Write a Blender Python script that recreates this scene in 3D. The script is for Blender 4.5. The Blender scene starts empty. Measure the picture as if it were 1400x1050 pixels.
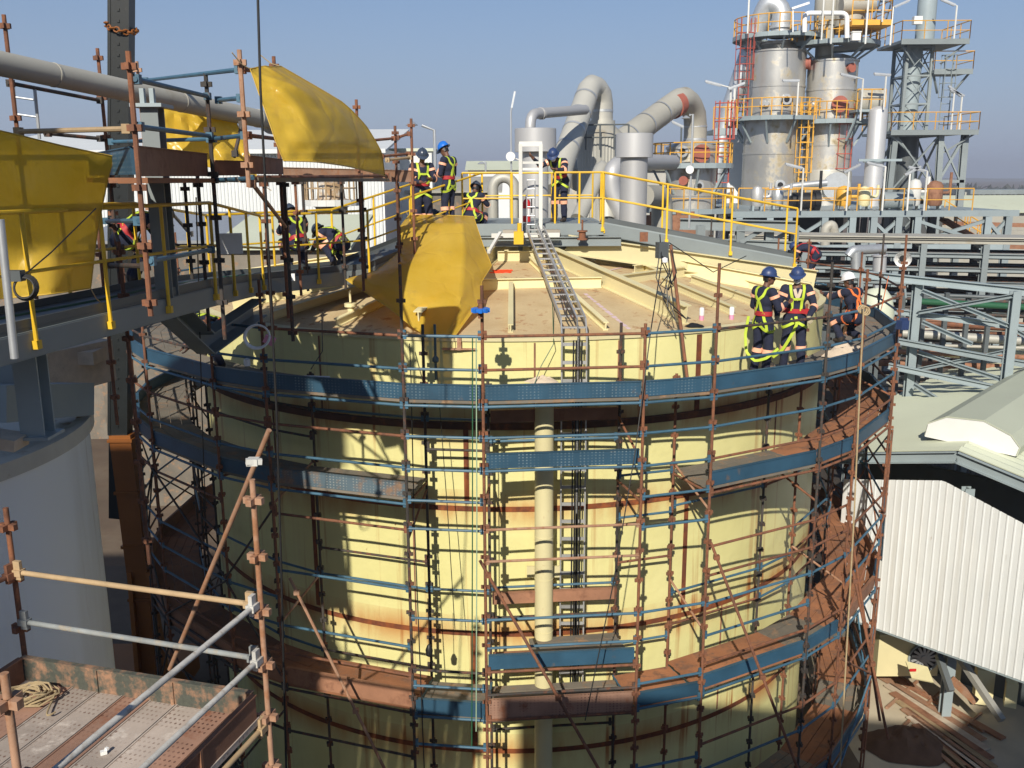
import bpy, math, random
import numpy as np
from mathutils import Vector, Matrix, noise
from mathutils.bvhtree import BVHTree
random.seed(7)
S = bpy.context.scene
COL = S.collection
V = Vector
R = math.radians

# ------------------------------------------------------------------ camera
FPX = 1280.0                      # focal length in pixels of the 1400 px photograph
PITCH = math.atan(285.0 / FPX)
ROLL = R(-0.3)
cd = bpy.data.cameras.new('camera')
cd.sensor_width = 36.0
cd.lens = 36.0 * FPX / 1400.0
cd.clip_start = 0.1
cd.clip_end = 6000.0
cam = bpy.data.objects.new('camera', cd)
COL.objects.link(cam)
_F = V((0, math.cos(PITCH), -math.sin(PITCH)))
_U0 = V((0, math.sin(PITCH), math.cos(PITCH)))
_X0 = V((1, 0, 0))
_R = _X0 * math.cos(ROLL) + _U0 * math.sin(ROLL)
_U = _U0 * math.cos(ROLL) - _X0 * math.sin(ROLL)
cam.matrix_world = Matrix(((_R.x, _U.x, -_F.x, 0), (_R.y, _U.y, -_F.y, 0), (_R.z, _U.z, -_F.z, 0), (0, 0, 0, 1)))
S.camera = cam

# ------------------------------------------------------------------ sky, sun, exposure
SUN_EL, SUN_AZ = R(33), R(11)     # sun behind the camera, a little to its left
SUNDIR = V((math.sin(SUN_AZ) * math.cos(SUN_EL), math.cos(SUN_AZ) * math.cos(SUN_EL), -math.sin(SUN_EL)))
w = bpy.data.worlds.new('World')
S.world = w
w.use_nodes = True
wn = w.node_tree.nodes
sky = wn.new('ShaderNodeTexSky')
sky.sky_type = 'NISHITA'
sky.sun_disc = False
sky.sun_elevation = SUN_EL
sky.sun_rotation = R(180) + SUN_AZ
sky.air_density = 1.0
sky.dust_density = 0.7
sky.ozone_density = 6.0
# a dusty haze layer low over the horizon, thinning out with elevation
tcw = wn.new('ShaderNodeTexCoord'); spw = wn.new('ShaderNodeSeparateXYZ'); rpw = wn.new('ShaderNodeValToRGB'); mxw = wn.new('ShaderNodeMix')
mxw.data_type = 'RGBA'
w.node_tree.links.new(tcw.outputs['Generated'], spw.inputs[0]); w.node_tree.links.new(spw.outputs[2], rpw.inputs[0])
rpw.color_ramp.elements[0].position = 0.0; rpw.color_ramp.elements[0].color = (.92, .92, .92, 1)
rpw.color_ramp.elements[1].position = 0.30; rpw.color_ramp.elements[1].color = (.0, .0, .0, 1)
w.node_tree.links.new(rpw.outputs[0], mxw.inputs[0]); w.node_tree.links.new(sky.outputs[0], mxw.inputs[6])
mxw.inputs[7].default_value = (3.55, 4.15, 5.75, 1)
w.node_tree.links.new(mxw.outputs[2], wn['Background'].inputs[0])
wn['Background'].inputs[1].default_value = 0.085
sd = bpy.data.lights.new('sun', 'SUN')
sd.energy = 4.9
sd.angle = R(0.5)
sd.color = (1.0, 0.93, 0.81)
so = bpy.data.objects.new('sun', sd)
COL.objects.link(so)
so.rotation_euler = (-SUNDIR).to_track_quat('Z', 'Y').to_euler()
S.view_settings.view_transform = 'Standard'
S.view_settings.look = 'None'
S.view_settings.exposure = 0.13
S.view_settings.gamma = 1.0
S.render.engine = 'CYCLES'
S.cycles.max_bounces = 6
S.cycles.transparent_max_bounces = 12

# ------------------------------------------------------------------ points from the photograph
GZ = -13.0                        # ground level (the camera is at z = 0)
def ray(px, py):
    return _F + _R * ((px - 700) / FPX) + _U * ((525 - py) / FPX)
def at(px, py, Y):
    d = ray(px, py); return d * (Y / d.y)
def atz(px, py, z):
    d = ray(px, py); return d * (z / d.z)

# ------------------------------------------------------------------ mesh builder
ORG = {}
def fr(d, up=None):
    d = d.normalized()
    if up is None: up = V((0, 0, 1))
    if abs(d.dot(up)) > 0.98: up = V((0, 1, 0)) if abs(d.y) < 0.9 else V((1, 0, 0))
    s = d.cross(up).normalized()
    return d, s, s.cross(d).normalized()

class MB:
    def __init__(self): self.v = []; self.f = []; self.s = []; self.uv = []
    def face(self, ids, sm=False, uv=None):
        self.f.append(tuple(ids)); self.s.append(sm); self.uv.append(uv)
    def box(self, c, sz, rz=0.0, M=None):
        c = V(c); n = len(self.v); h = V(sz) * 0.5
        for x in (-1, 1):
            for y in (-1, 1):
                for z in (-1, 1):
                    p = V((x * h.x, y * h.y, z * h.z))
                    if M: p = M @ p
                    elif rz: p = Matrix.Rotation(rz, 3, 'Z') @ p
                    self.v.append(c + p)
        for q in ((0, 1, 3, 2), (4, 6, 7, 5), (0, 4, 5, 1), (2, 3, 7, 6), (0, 2, 6, 4), (1, 5, 7, 3)):
            self.face([n + i for i in q])
        return self
    def beam(self, a, b, w, h, up=None):           # box from a to b: w sideways, h along up
        a = V(a); b = V(b); d, s, u = fr(b - a, up); n = len(self.v); L = (b - a).length
        for p in (a, b):
            for (i, j) in ((-1, -1), (1, -1), (1, 1), (-1, 1)):
                self.v.append(p + s * (i * w / 2) + u * (j * h / 2))
        for k in range(4):
            k2 = (k + 1) % 4; ww = w if k % 2 == 0 else h
            self.face([n + k, n + 4 + k, n + 4 + k2, n + k2], False, [(0, 0), (L, 0), (L, ww), (0, ww)])
        self.face([n, n + 1, n + 2, n + 3]); self.face([n + 7, n + 6, n + 5, n + 4])
        return self
    def ibeam(self, a, b, w, h, up=None, t=0.018):
        a = V(a); b = V(b); d, s, u = fr(b - a, up)
        self.beam(a + u * (h / 2 - t / 2), b + u * (h / 2 - t / 2), w, t, u)
        self.beam(a - u * (h / 2 - t / 2), b - u * (h / 2 - t / 2), w, t, u)
        self.beam(a, b, t, h - 2 * t, u)
        return self
    def channel(self, a, b, w, h, up=None, t=0.015, side=1):
        a = V(a); b = V(b); d, s, u = fr(b - a, up)
        self.beam(a + u * (h / 2 - t / 2) + s * side * w / 2, b + u * (h / 2 - t / 2) + s * side * w / 2, w, t, u)
        self.beam(a - u * (h / 2 - t / 2) + s * side * w / 2, b - u * (h / 2 - t / 2) + s * side * w / 2, w, t, u)
        self.beam(a, b, t, h - 2 * t, u)
        return self
    def tube(self, a, b, r, n=8, r2=None, caps=True):
        a = V(a); b = V(b); d, s, u = fr(b - a); k = len(self.v); r2 = r if r2 is None else r2
        for p, q in ((a, r), (b, r2)):
            for i in range(n):
                t = 2 * math.pi * i / n
                self.v.append(p + s * (q * math.cos(t)) + u * (q * math.sin(t)))
        for i in range(n):
            j = (i + 1) % n
            self.face([k + i, k + j, k + n + j, k + n + i], True)
        if caps:
            self.face([k + n - 1 - i for i in range(n)]); self.face([k + n + i for i in range(n)])
        return self
    def path(self, pts, r, n=8, closed=False):
        pts = [V(p) for p in pts]; m = len(pts); k = len(self.v)
        rr = r if isinstance(r, (list, tuple)) else [r] * m
        prev = None
        for i, p in enumerate(pts):
            if closed: d = pts[(i + 1) % m] - pts[i - 1]
            else: d = pts[min(i + 1, m - 1)] - pts[max(i - 1, 0)]
            if d.length < 1e-9: d = V((0, 0, 1))
            d.normalize()
            if prev is None: _, s, u = fr(d)
            else:
                s = prev - d * prev.dot(d)
                s = s.normalized() if s.length > 1e-6 else fr(d)[1]
                u = s.cross(d)
            prev = s
            for j in range(n):
                t = 2 * math.pi * j / n
                self.v.append(p + s * (rr[i] * math.cos(t)) + u * (rr[i] * math.sin(t)))
        for i in range(m if closed else m - 1):
            a = k + i * n; b = k + ((i + 1) % m) * n
            for j in range(n):
                j2 = (j + 1) % n
                self.face([a + j, a + j2, b + j2, b + j], True)
        if not closed:
            self.face([k + n - 1 - j for j in range(n)]); self.face([k + (m - 1) * n + j for j in range(n)])
        return self
    def lathe(self, prof, c, n=24, axis=None, a0=0.0, a1=2 * math.pi):
        c = V(c); k = len(self.v); full = abs(a1 - a0 - 2 * math.pi) < 1e-6; cols = n if full else n + 1
        if axis is None: X, Y, Z = V((1, 0, 0)), V((0, 1, 0)), V((0, 0, 1))
        else: Z, X, Y = fr(V(axis))
        for (r, z) in prof:
            for i in range(cols):
                t = a0 + (a1 - a0) * i / n
                self.v.append(c + X * (r * math.cos(t)) + Y * (r * math.sin(t)) + Z * z)
        for q in range(len(prof) - 1):
            for i in range(n):
                i2 = (i + 1) % cols
                a = k + q * cols; b = a + cols
                self.face([a + i, a + i2, b + i2, b + i], True)
        return self
    def disc(self, c, r, nrm, n=16, t=0.03):
        c = V(c); d = V(nrm).normalized()
        return self.tube(c - d * t / 2, c + d * t / 2, r, n)
    def poly(self, pts, t=0.0, nrm=None):          # flat polygon, optional thickness along -nrm
        k = len(self.v); pts = [V(p) for p in pts]; m = len(pts)
        self.v += pts
        self.face(range(k, k + m))
        if t:
            if nrm is None: nrm = (pts[1] - pts[0]).cross(pts[2] - pts[0]).normalized()
            self.v += [p - V(nrm) * t for p in pts]
            self.face([k + m + i for i in reversed(range(m))])
            for i in range(m):
                j = (i + 1) % m
                self.face([k + i, k + m + i, k + m + j, k + j])
        return self
    def grid(self, rows, t=0.0, sm=True):          # rows of points; thickness by offset normals
        h = len(rows); wd = len(rows[0]); k = len(self.v)
        flat = [V(p) for r in rows for p in r]
        self.v += flat
        for i in range(h - 1):
            for j in range(wd - 1):
                self.face([k + i * wd + j, k + i * wd + j + 1, k + (i + 1) * wd + j + 1, k + (i + 1) * wd + j], sm)
        if t:
            k2 = len(self.v)
            for i in range(h):
                for j in range(wd):
                    a = rows[min(i + 1, h - 1)][j] - rows[max(i - 1, 0)][j]
                    b = rows[i][min(j + 1, wd - 1)] - rows[i][max(j - 1, 0)]
                    nn = b.cross(a)
                    self.v.append(rows[i][j] + (nn.normalized() if nn.length > 1e-9 else V((0, 0, 1))) * t)
            for i in range(h - 1):
                for j in range(wd - 1):
                    self.face([k2 + i * wd + j, k2 + (i + 1) * wd + j, k2 + (i + 1) * wd + j + 1, k2 + i * wd + j + 1], sm)
            ring = [(0, j) for j in range(wd)] + [(i, wd - 1) for i in range(1, h)] + [(h - 1, j) for j in range(wd - 2, -1, -1)] + [(i, 0) for i in range(h - 2, 0, -1)]
            for q in range(len(ring)):
                a = ring[q][0] * wd + ring[q][1]; b = ring[(q + 1) % len(ring)][0] * wd + ring[(q + 1) % len(ring)][1]
                self.face([k + a, k2 + a, k2 + b, k + b])
        return self
    def build(self, name, m, parent=None, loc=None):
        me = bpy.data.meshes.new(name)
        o = bpy.data.objects.new(name, me)
        if parent is not None: org = ORG[parent.name]
        elif loc is not None: org = V(loc)
        else:
            lo = [min(p[i] for p in self.v) for i in range(3)]; hi = [max(p[i] for p in self.v) for i in range(3)]
            org = V(((lo[0] + hi[0]) / 2, (lo[1] + hi[1]) / 2, lo[2]))
        me.from_pydata([tuple(V(p) - org) for p in self.v], [], self.f)
        me.polygons.foreach_set('use_smooth', self.s)
        if any(self.uv):
            L = me.uv_layers.new(name='UVMap').data; i = 0
            for fc, uv in zip(self.f, self.uv):
                for q in range(len(fc)):
                    if uv: L[i].uv = uv[q]
                    i += 1
        if m is not None:
            for mm in (m if isinstance(m, (list, tuple)) else [m]): me.materials.append(mm)
        if any(self.s): me.set_sharp_from_angle(angle=R(42))
        me.update()
        COL.objects.link(o)
        if parent is not None: o.parent = parent
        else: o.location = org
        ORG[o.name] = org
        return o

def thing(name, label, cat, loc=(0, 0, 0), group=None):
    o = bpy.data.objects.new(name, None); COL.objects.link(o)
    o.empty_display_size = 0.2
    o.location = V(loc); ORG[o.name] = V(loc)
    o['label'] = label; o['category'] = cat
    if group: o['group'] = group
    return o
def tag(o, label, cat, group=None):
    o['label'] = label; o['category'] = cat
    if group: o['group'] = group
    return o
def struct(o): o['kind'] = 'structure'; return o
def stuff(o): o['kind'] = 'stuff'; return o
def lerp(a, b, t): return a + (b - a) * t
def arc(c, r, a0, a1, ex, ey, n=8):
    return [V(c) + V(ex) * (r * math.cos(lerp(a0, a1, i / n))) + V(ey) * (r * math.sin(lerp(a0, a1, i / n))) for i in range(n + 1)]
def bend(pts, rad, n=5):                            # polyline with rounded corners
    pts = [V(p) for p in pts]; out = [pts[0]]
    for i in range(1, len(pts) - 1):
        a, b, c = pts[i - 1], pts[i], pts[i + 1]
        r = min(rad, (a - b).length * .48, (c - b).length * .48)
        p, q = b + (a - b).normalized() * r, b + (c - b).normalized() * r
        for k in range(n + 1):
            t = k / n
            out.append(p * (1 - t) ** 2 + b * 2 * t * (1 - t) + q * t * t)
    out.append(pts[-1]); return out

# ------------------------------------------------------------------ materials
class NT:
    def __init__(self, name):
        self.m = bpy.data.materials.new(name); self.m.use_nodes = True
        self.t = self.m.node_tree; self.n = self.t.nodes; self.b = self.n['Principled BSDF']; self.out = self.n['Material Output']
        self._co = None
    def new(self, ty, **kw):
        x = self.n.new(ty)
        for k, v in kw.items(): setattr(x, k, v)
        return x
    def link(self, a, b): self.t.links.new(a, b)
    def co(self):
        if self._co is None:
            tc = self.new('ShaderNodeTexCoord'); oi = self.new('ShaderNodeObjectInfo')
            mu = self.new('ShaderNodeMath', operation='MULTIPLY'); mu.inputs[1].default_value = 60.0
            self.link(oi.outputs['Random'], mu.inputs[0])
            ad = self.new('ShaderNodeVectorMath', operation='ADD')
            self.link(tc.outputs['Object'], ad.inputs[0]); self.link(mu.outputs[0], ad.inputs[1])
            self._co = ad.outputs[0]; self.tc = tc; self.oi = oi
        return self._co
    def noise(self, scale, detail=4, rough=.6, stretch=None, co=None):
        c = co or self.co()
        if stretch:
            mp = self.new('ShaderNodeMapping'); mp.inputs['Scale'].default_value = stretch
            self.link(c, mp.inputs[0]); c = mp.outputs[0]
        x = self.new('ShaderNodeTexNoise'); x.inputs['Scale'].default_value = scale
        x.inputs['Detail'].default_value = detail; x.inputs['Roughness'].default_value = rough
        self.link(c, x.inputs['Vector']); return x.outputs['Fac']
    def ramp(self, fac, stops):
        r = self.new('ShaderNodeValToRGB'); e = r.color_ramp.elements
        while len(e) < len(stops): e.new(0.5)
        for i, (p, c) in enumerate(stops):
            e[i].position = p
            e[i].color = (c, c, c, 1) if isinstance(c, (int, float)) else (c[0], c[1], c[2], 1)
        self.link(fac, r.inputs[0]); return r.outputs[0]
    def mix(self, fac, a, b, mode='MIX'):
        x = self.new('ShaderNodeMix', data_type='RGBA', blend_type=mode)
        for s, q in ((x.inputs[6], a), (x.inputs[7], b)):
            if isinstance(q, tuple): s.default_value = (q[0], q[1], q[2], 1)
            else: self.link(q, s)
        if isinstance(fac, (int, float)): x.inputs[0].default_value = fac
        else: self.link(fac, x.inputs[0])
        return x.outputs[2]
    def math(self, op, a, b=None):
        x = self.new('ShaderNodeMath', operation=op)
        for i, q in enumerate((a, b)):
            if q is None: continue
            if isinstance(q, (int, float)): x.inputs[i].default_value = q
            else: self.link(q, x.inputs[i])
        return x.outputs[0]
    def bump(self, h, st=.3, d=.01):
        b = self.new('ShaderNodeBump'); b.inputs['Strength'].default_value = st; b.inputs['Distance'].default_value = d
        self.link(h, b.inputs['Height']); self.link(b.outputs[0], self.b.inputs['Normal'])
    def set(self, col=None, rough=.6, metal=0.0):
        if col is not None:
            if isinstance(col, tuple): self.b.inputs['Base Color'].default_value = (col[0], col[1], col[2], 1)
            else: self.link(col, self.b.inputs['Base Color'])
        if isinstance(rough, (int, float)): self.b.inputs['Roughness'].default_value = rough
        else: self.link(rough, self.b.inputs['Roughness'])
        self.b.inputs['Metallic'].default_value = metal
        return self.m

def sc(c, k): return tuple(min(1, x * k) for x in c)
RUST = (.24, .085, .03)
def painted(name, col, rust=.25, scale=3.0, rough=.5, rustc=RUST, streak=True, var=.18, metal=0.0, dots=False):
    """paint with tone drift, dirt, and rust patches (rust = share of surface)"""
    n = NT(name)
    a = n.noise(scale * .6, 5)
    base = n.mix(n.ramp(a, [(.3, 0), (.75, 1)]), sc(col, 1 - var), sc(col, 1 + var * .6))
    tone = n.math('MULTIPLY_ADD', n.oi.outputs['Random'], .3); n.n[-1].inputs[2].default_value = .85
    base = n.mix(1.0, base, tone, 'MULTIPLY')
    if dots:
        uv = n.new('ShaderNodeUVMap'); sp = n.new('ShaderNodeSeparateXYZ'); n.link(uv.outputs[0], sp.inputs[0])
        fx = n.math('ABSOLUTE', n.math('SUBTRACT', n.math('FRACT', n.math('MULTIPLY', sp.outputs[0], 17.0)), .5))
        fy = n.math('ABSOLUTE', n.math('SUBTRACT', n.math('FRACT', n.math('MULTIPLY', sp.outputs[1], 22.0)), .5))
        dd = n.math('ADD', n.math('MULTIPLY', fx, fx), n.math('MULTIPLY', fy, fy))
        md = n.math('MULTIPLY', n.math('LESS_THAN', dd, .05), n.math('LESS_THAN', n.math('FRACT', n.math('MULTIPLY', sp.outputs[0], 2.1)), .78))
        md = n.math('MULTIPLY', md, n.ramp(n.noise(2.6, 3), [(.42, .15), (.62, 1)]))
        base = n.mix(md, base, dots if isinstance(dots, tuple) else (.45, .45, .4))
    b = n.noise(scale * 2.2, 7, .68)
    if streak:
        c = n.noise(scale * 1.2, 5, .6, (1, 1, .18))
        b = n.math('ADD', n.math('MULTIPLY', b, .55), n.math('MULTIPLY', c, .45))
    lo = .72 - rust * .55
    fac = n.ramp(b, [(max(0, lo - .05), 0), (min(1, lo + .06), 1)])
    rc = n.mix(n.noise(scale * 9, 4), sc(rustc, .55), sc(rustc, 1.5))
    n.bump(b, .25, .006)
    return n.set(n.mix(fac, base, rc), n.mix(fac, (rough, rough, rough), (.85, .85, .85)), metal)
def plain(name, col, rough=.6, metal=0.0, var=.12, scale=4.0, bump=0.0, tone=.2):
    n = NT(name)
    c = n.mix(n.noise(scale, 5), sc(col, 1 - var * 1.6), sc(col, 1 + var * 1.2))
    t = n.math('MULTIPLY_ADD', n.oi.outputs['Random'], tone); n.n[-1].inputs[2].default_value = 1 - tone / 2
    c = n.mix(1.0, c, t, 'MULTIPLY')
    if bump: n.bump(n.noise(scale * 4, 5), bump, .01)
    return n.set(c, rough, metal)

M = {}
M['rust_tube'] = painted('rust_tube', (.185, .08, .045), .38, 5, .8, (.24, .095, .045), var=.4)
M['rust_pale'] = painted('rust_pale', (.40, .235, .15), .35, 5, .8, (.30, .14, .07), var=.3)
M['dark_tube'] = painted('dark_tube', (.055, .048, .042), .3, 5, .7, (.16, .06, .03), var=.4)
M['blue_tube'] = painted('blue_tube', (.055, .135, .20), .16, 5, .5, (.16, .08, .05), var=.3)
M['blue_board'] = painted('blue_board', (.030, .088, .145), .14, 2.2, .5, (.13, .09, .06), var=.3)
M['blue_dots'] = painted('blue_dots', (.032, .092, .15), .14, 2.2, .5, (.14, .10, .07), var=.3, dots=(.15, .21, .25))
M['grey_dots'] = painted('grey_dots', (.085, .125, .15), .32, 2.5, .7, (.22, .14, .09), var=.3, dots=(.26, .28, .27))
M['rust_board'] = painted('rust_board', (.31, .15, .085), .30, 2.2, .8, (.20, .09, .05), var=.35)
M['rust_dots'] = painted('rust_dots', (.40, .23, .16), .25, 2.5, .8, (.24, .09, .045), var=.35, dots=(.10, .045, .03))
M['plank_dots'] = painted('plank_dots', (.44, .37, .315), .25, 2.5, .8, (.62, .55, .48), var=.3, dots=(.16, .09, .065))
M['deck_rust'] = painted('deck_rust', (.33, .14, .065), .30, 1.6, .85, (.20, .10, .06), streak=False, var=.35)
M['deck_grey'] = painted('deck_grey', (.20, .175, .14), .25, 1.8, .85, (.27, .17, .10), streak=False, var=.3)
M['cream_beam'] = painted('cream_beam', (.74, .66, .38), .05, 1.6, .55, (.30, .13, .05), var=.10)
M['cream_pipe'] = painted('cream_pipe', (.70, .63, .36), .06, 1.6, .5, (.35, .16, .06), var=.10)
M['rust_band'] = painted('rust_band', (.27, .075, .02), .40, 2.5, .85, (.13, .04, .018), var=.4)
M['dark_girder'] = painted('dark_girder', (.085, .035, .018), .3, 2.5, .85, (.18, .06, .02), var=.4)
M['yellow'] = painted('yellow', (.80, .50, .025), .05, 3, .45, (.30, .13, .05), var=.14)
M['yellow_far'] = painted('yellow_far', (.72, .38, .05), .08, 3, .5, (.30, .13, .05), var=.14)
M['grey_steel'] = painted('grey_steel', (.24, .275, .28), .05, 1.4, .5, (.25, .15, .10), var=.14)
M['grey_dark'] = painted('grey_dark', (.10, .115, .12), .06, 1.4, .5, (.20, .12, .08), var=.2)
M['pale_steel'] = painted('pale_steel', (.29, .345, .36), .05, 1.4, .5, (.28, .18, .12), var=.12)
M['white_steel'] = painted('white_steel', (.70, .70, .66), .08, 2.0, .5, (.40, .25, .15), var=.10)
M['alum'] = plain('aluminium', (.50, .50, .49), .42, .5, .12, 6)
M['galv'] = plain('galvanised', (.55, .57, .58), .45, .6, .15, 5)
M['silver'] = plain('silver_clad', (.50, .50, .50), .5, .35, .06, 1.0)
M['lag'] = painted('lagging', (.46, .45, .40), .12, .7, .55, (.42, .36, .26), var=.12, metal=.25)
M['lag_dull'] = painted('dull_duct', (.40, .385, .33), .2, .7, .6, (.30, .26, .19), var=.14, metal=.1)
M['stainless'] = painted('stained_stainless', (.60, .585, .54), .30, .6, .34, (.44, .37, .24), var=.20, metal=.6)
M['white_clad'] = plain('white_cladding', (.70, .72, .71), .5, 0, .05, 1.0)
def clad():
    n = NT('ribbed_cladding'); c = n.mix(n.ramp(n.noise(.5, 5), [(.3, 0), (.7, 1)]), (.66, .68, .67), (.74, .75, .73))
    c = n.mix(n.ramp(n.noise(2.2, 5, .6, (2.5, 2.5, .06)), [(.52, 0), (.75, .55)]), c, (.50, .47, .41))
    c = n.mix(n.ramp(n.noise(7, 6, .7, (1, 1, .3)), [(.68, 0), (.72, .7)]), c, (.36, .27, .19))
    n.bump(n.noise(1.2, 3), .3, .03); return n.set(c, .5)
M['clad'] = clad()
M['roof_pale'] = painted('pale_roof', (.53, .56, .43), .12, .5, .6, (.42, .41, .33), var=.08)
M['concrete'] = plain('concrete', (.34, .31, .26), .9, 0, .22, 1.2, .3)
M['black'] = plain('black', (.012, .012, .013), .5, 0, .3, 6)
M['boom_dark'] = painted('boom_dark', (.012, .015, .015), .08, 2, .4, (.06, .05, .04), var=.3)
M['orange'] = painted('orange_paint', (.26, .085, .012), .12, 1.5, .5, (.16, .07, .03), var=.2)
M['red_paint'] = painted('red_paint', (.45, .09, .06), .1, 2, .55, (.2, .08, .05), var=.2)
M['red_lead'] = plain('red_lead', (.36, .11, .075), .7, 0, .2, 3)
M['green'] = plain('green_paint', (.02, .10, .045), .5)
M['wood'] = plain('timber', (.42, .30, .17), .85, 0, .25, 6)
M['rope'] = plain('rope', (.42, .32, .18), .9, 0, .25, 20)
M['wire'] = plain('cable_black', (.015, .015, .015), .5)
M['white'] = plain('white_plastic', (.80, .80, .78), .4, 0, .05)
M['pink'] = plain('pink_label', (.75, .30, .45), .5)
M['red'] = plain('red', (.55, .02, .02), .4)
M['blue'] = plain('blue_plastic', (.02, .10, .45), .35, 0, .15)
M['dirt'] = plain('dirt', (.15, .085, .05), .95, 0, .3, 3, .5)
M['sack'] = plain('sackcloth', (.55, .45, .34), .95, 0, .2, 8, .5)
# people
M['navy'] = plain('navy_cloth', (.016, .020, .045), .9, 0, .35, 9, .5)
M['skin'] = plain('skin', (.16, .075, .045), .55, 0, .1)
M['boot'] = plain('boot', (.04, .028, .02), .7)
M['glove'] = plain('glove', (.36, .31, .20), .9)
M['strap'] = plain('strap_lime', (.52, .66, .05), .6, 0, .08)
M['strap_orange'] = plain('strap_orange', (.80, .18, .04), .6, 0, .08)
M['belt'] = plain('belt_red', (.42, .025, .03), .6)
M['band'] = plain('reflective_band', (.95, .47, .30), .35, 0, .08)
M['hat_navy'] = plain('helmet_navy', (.03, .055, .15), .42)
M['hat_blue'] = plain('helmet_blue', (.02, .16, .60), .3)
M['hat_white'] = plain('helmet_white', (.80, .80, .80), .3)
M['hat_dark'] = plain('helmet_dark', (.045, .06, .09), .3)
# ================================================================== ground and far terrain
def ground():
    n = NT('ground_earth'); co = n.co()
    a = n.noise(.12, 8, .65); b = n.noise(1.5, 6, .7)
    c = n.mix(n.ramp(a, [(.35, 0), (.65, 1)]), (.085, .058, .04), (.17, .13, .09))
    c = n.mix(n.ramp(b, [(.5, 0), (.75, 1)]), c, (.11, .068, .045))
    n.bump(b, .5, .05); m = n.set(c, .95)
    mb = MB(); s = 2590
    mb.poly([(-s, -190, GZ), (s, -190, GZ), (s, 2090, GZ), (-s, 2090, GZ)])
    struct(mb.build('ground', m))
    # paved yard around the tanks
    mb = MB(); mb.poly([(-14, 6, GZ + .004), (-7.4, 6, GZ + .004), (-7.4, 30, GZ + .004), (-14, 30, GZ + .004)])
    struct(mb.build('road', plain('dusty_road', (.13, .105, .08), .95, 0, .25, 1.2, .3)))
    mb = MB(); mb.poly([(9.5, 26.5, GZ + .004), (34, 26.5, GZ + .004), (34, 49, GZ + .004), (9.5, 49, GZ + .004)]); struct(mb.build('plant_yard_shade', plain('painted_yard_shade', (.05, .04, .033), .95, 0, .3, .8, .3)))  # dark floor sheet; shade among the pipes is put into its colour
    mb = MB(); mb.poly([(7.8, 13, GZ + .004), (16, 13, GZ + .004), (16, 26, GZ + .004), (7.8, 26, GZ + .004)])
    struct(mb.build('pavement', plain('pale_slab', (.50, .43, .31), .9, 0, .18, 1.2, .3)))
    # far low hills and a treeline
    hm = plain('hill_far', (.17, .165, .17), 1, 0, .12, .01)
    mb = MB(); rows = [[], [], []]
    for i in range(121):
        x = lerp(-1900, 1900, i / 120); h = 8 + 11 * noise.noise(V((x * .0018, 3, 0))) + 4 * noise.noise(V((x * .01, 9, 0)))
        rows[0].append(V((x, 1500, GZ - 1))); rows[1].append(V((x, 1560, GZ + max(3, h)))); rows[2].append(V((x, 1900, GZ - 1)))
    mb.grid(rows); struct(mb.build('hills', hm))
    mb = MB(); rnd = random.Random(3)
    for k in range(900):
        x = rnd.uniform(-420, 420); y = rnd.uniform(420, 520); s = rnd.uniform(2, 5)
        c = V((x, y, GZ + s * .7))
        for q in range(5):
            d = V((rnd.gauss(0, 1), rnd.gauss(0, 1), rnd.gauss(0, .7))).normalized()
            e = fr(d)[1] * s * .7; f = fr(d)[2] * s * .7
            p = c + V((rnd.uniform(-s, s), rnd.uniform(-s, s), rnd.uniform(-s * .5, s * .6)))
            mb.poly([p - e, p + f * .9, p + e * .8, p - f])
    o = stuff(mb.build('far_trees', plain('far_foliage', (.075, .08, .07), 1, 0, .3, .2)))
    o['label'] = 'low hazy line of trees along the far horizon'; o['category'] = 'trees'
ground()

# ================================================================== the cream tank
CX, CY, TR = 0.0, 22.0, 7.0
RIM = -2.58
SLOPE = 0.145
def pol(phi, r, z):                                 # phi in degrees from the camera-facing side, + to the right
    return V((CX + r * math.sin(R(phi)), CY - r * math.cos(R(phi)), z))
def zroof(r): return RIM + (TR - r) * SLOPE
def roofpt(px, py, h=0.0):                          # pixel -> point on the conical roof (+h)
    d = ray(px, py); lo, hi = 10.0, 24.0; last = None
    y = 14.0
    while y < 27:
        p = d * (y / d.y); r = math.hypot(p.x - CX, p.y - CY)
        if p.z <= zroof(min(r, TR)) + h and r < TR + .3: return p
        y += .01
    return d * (20 / d.y)

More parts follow.
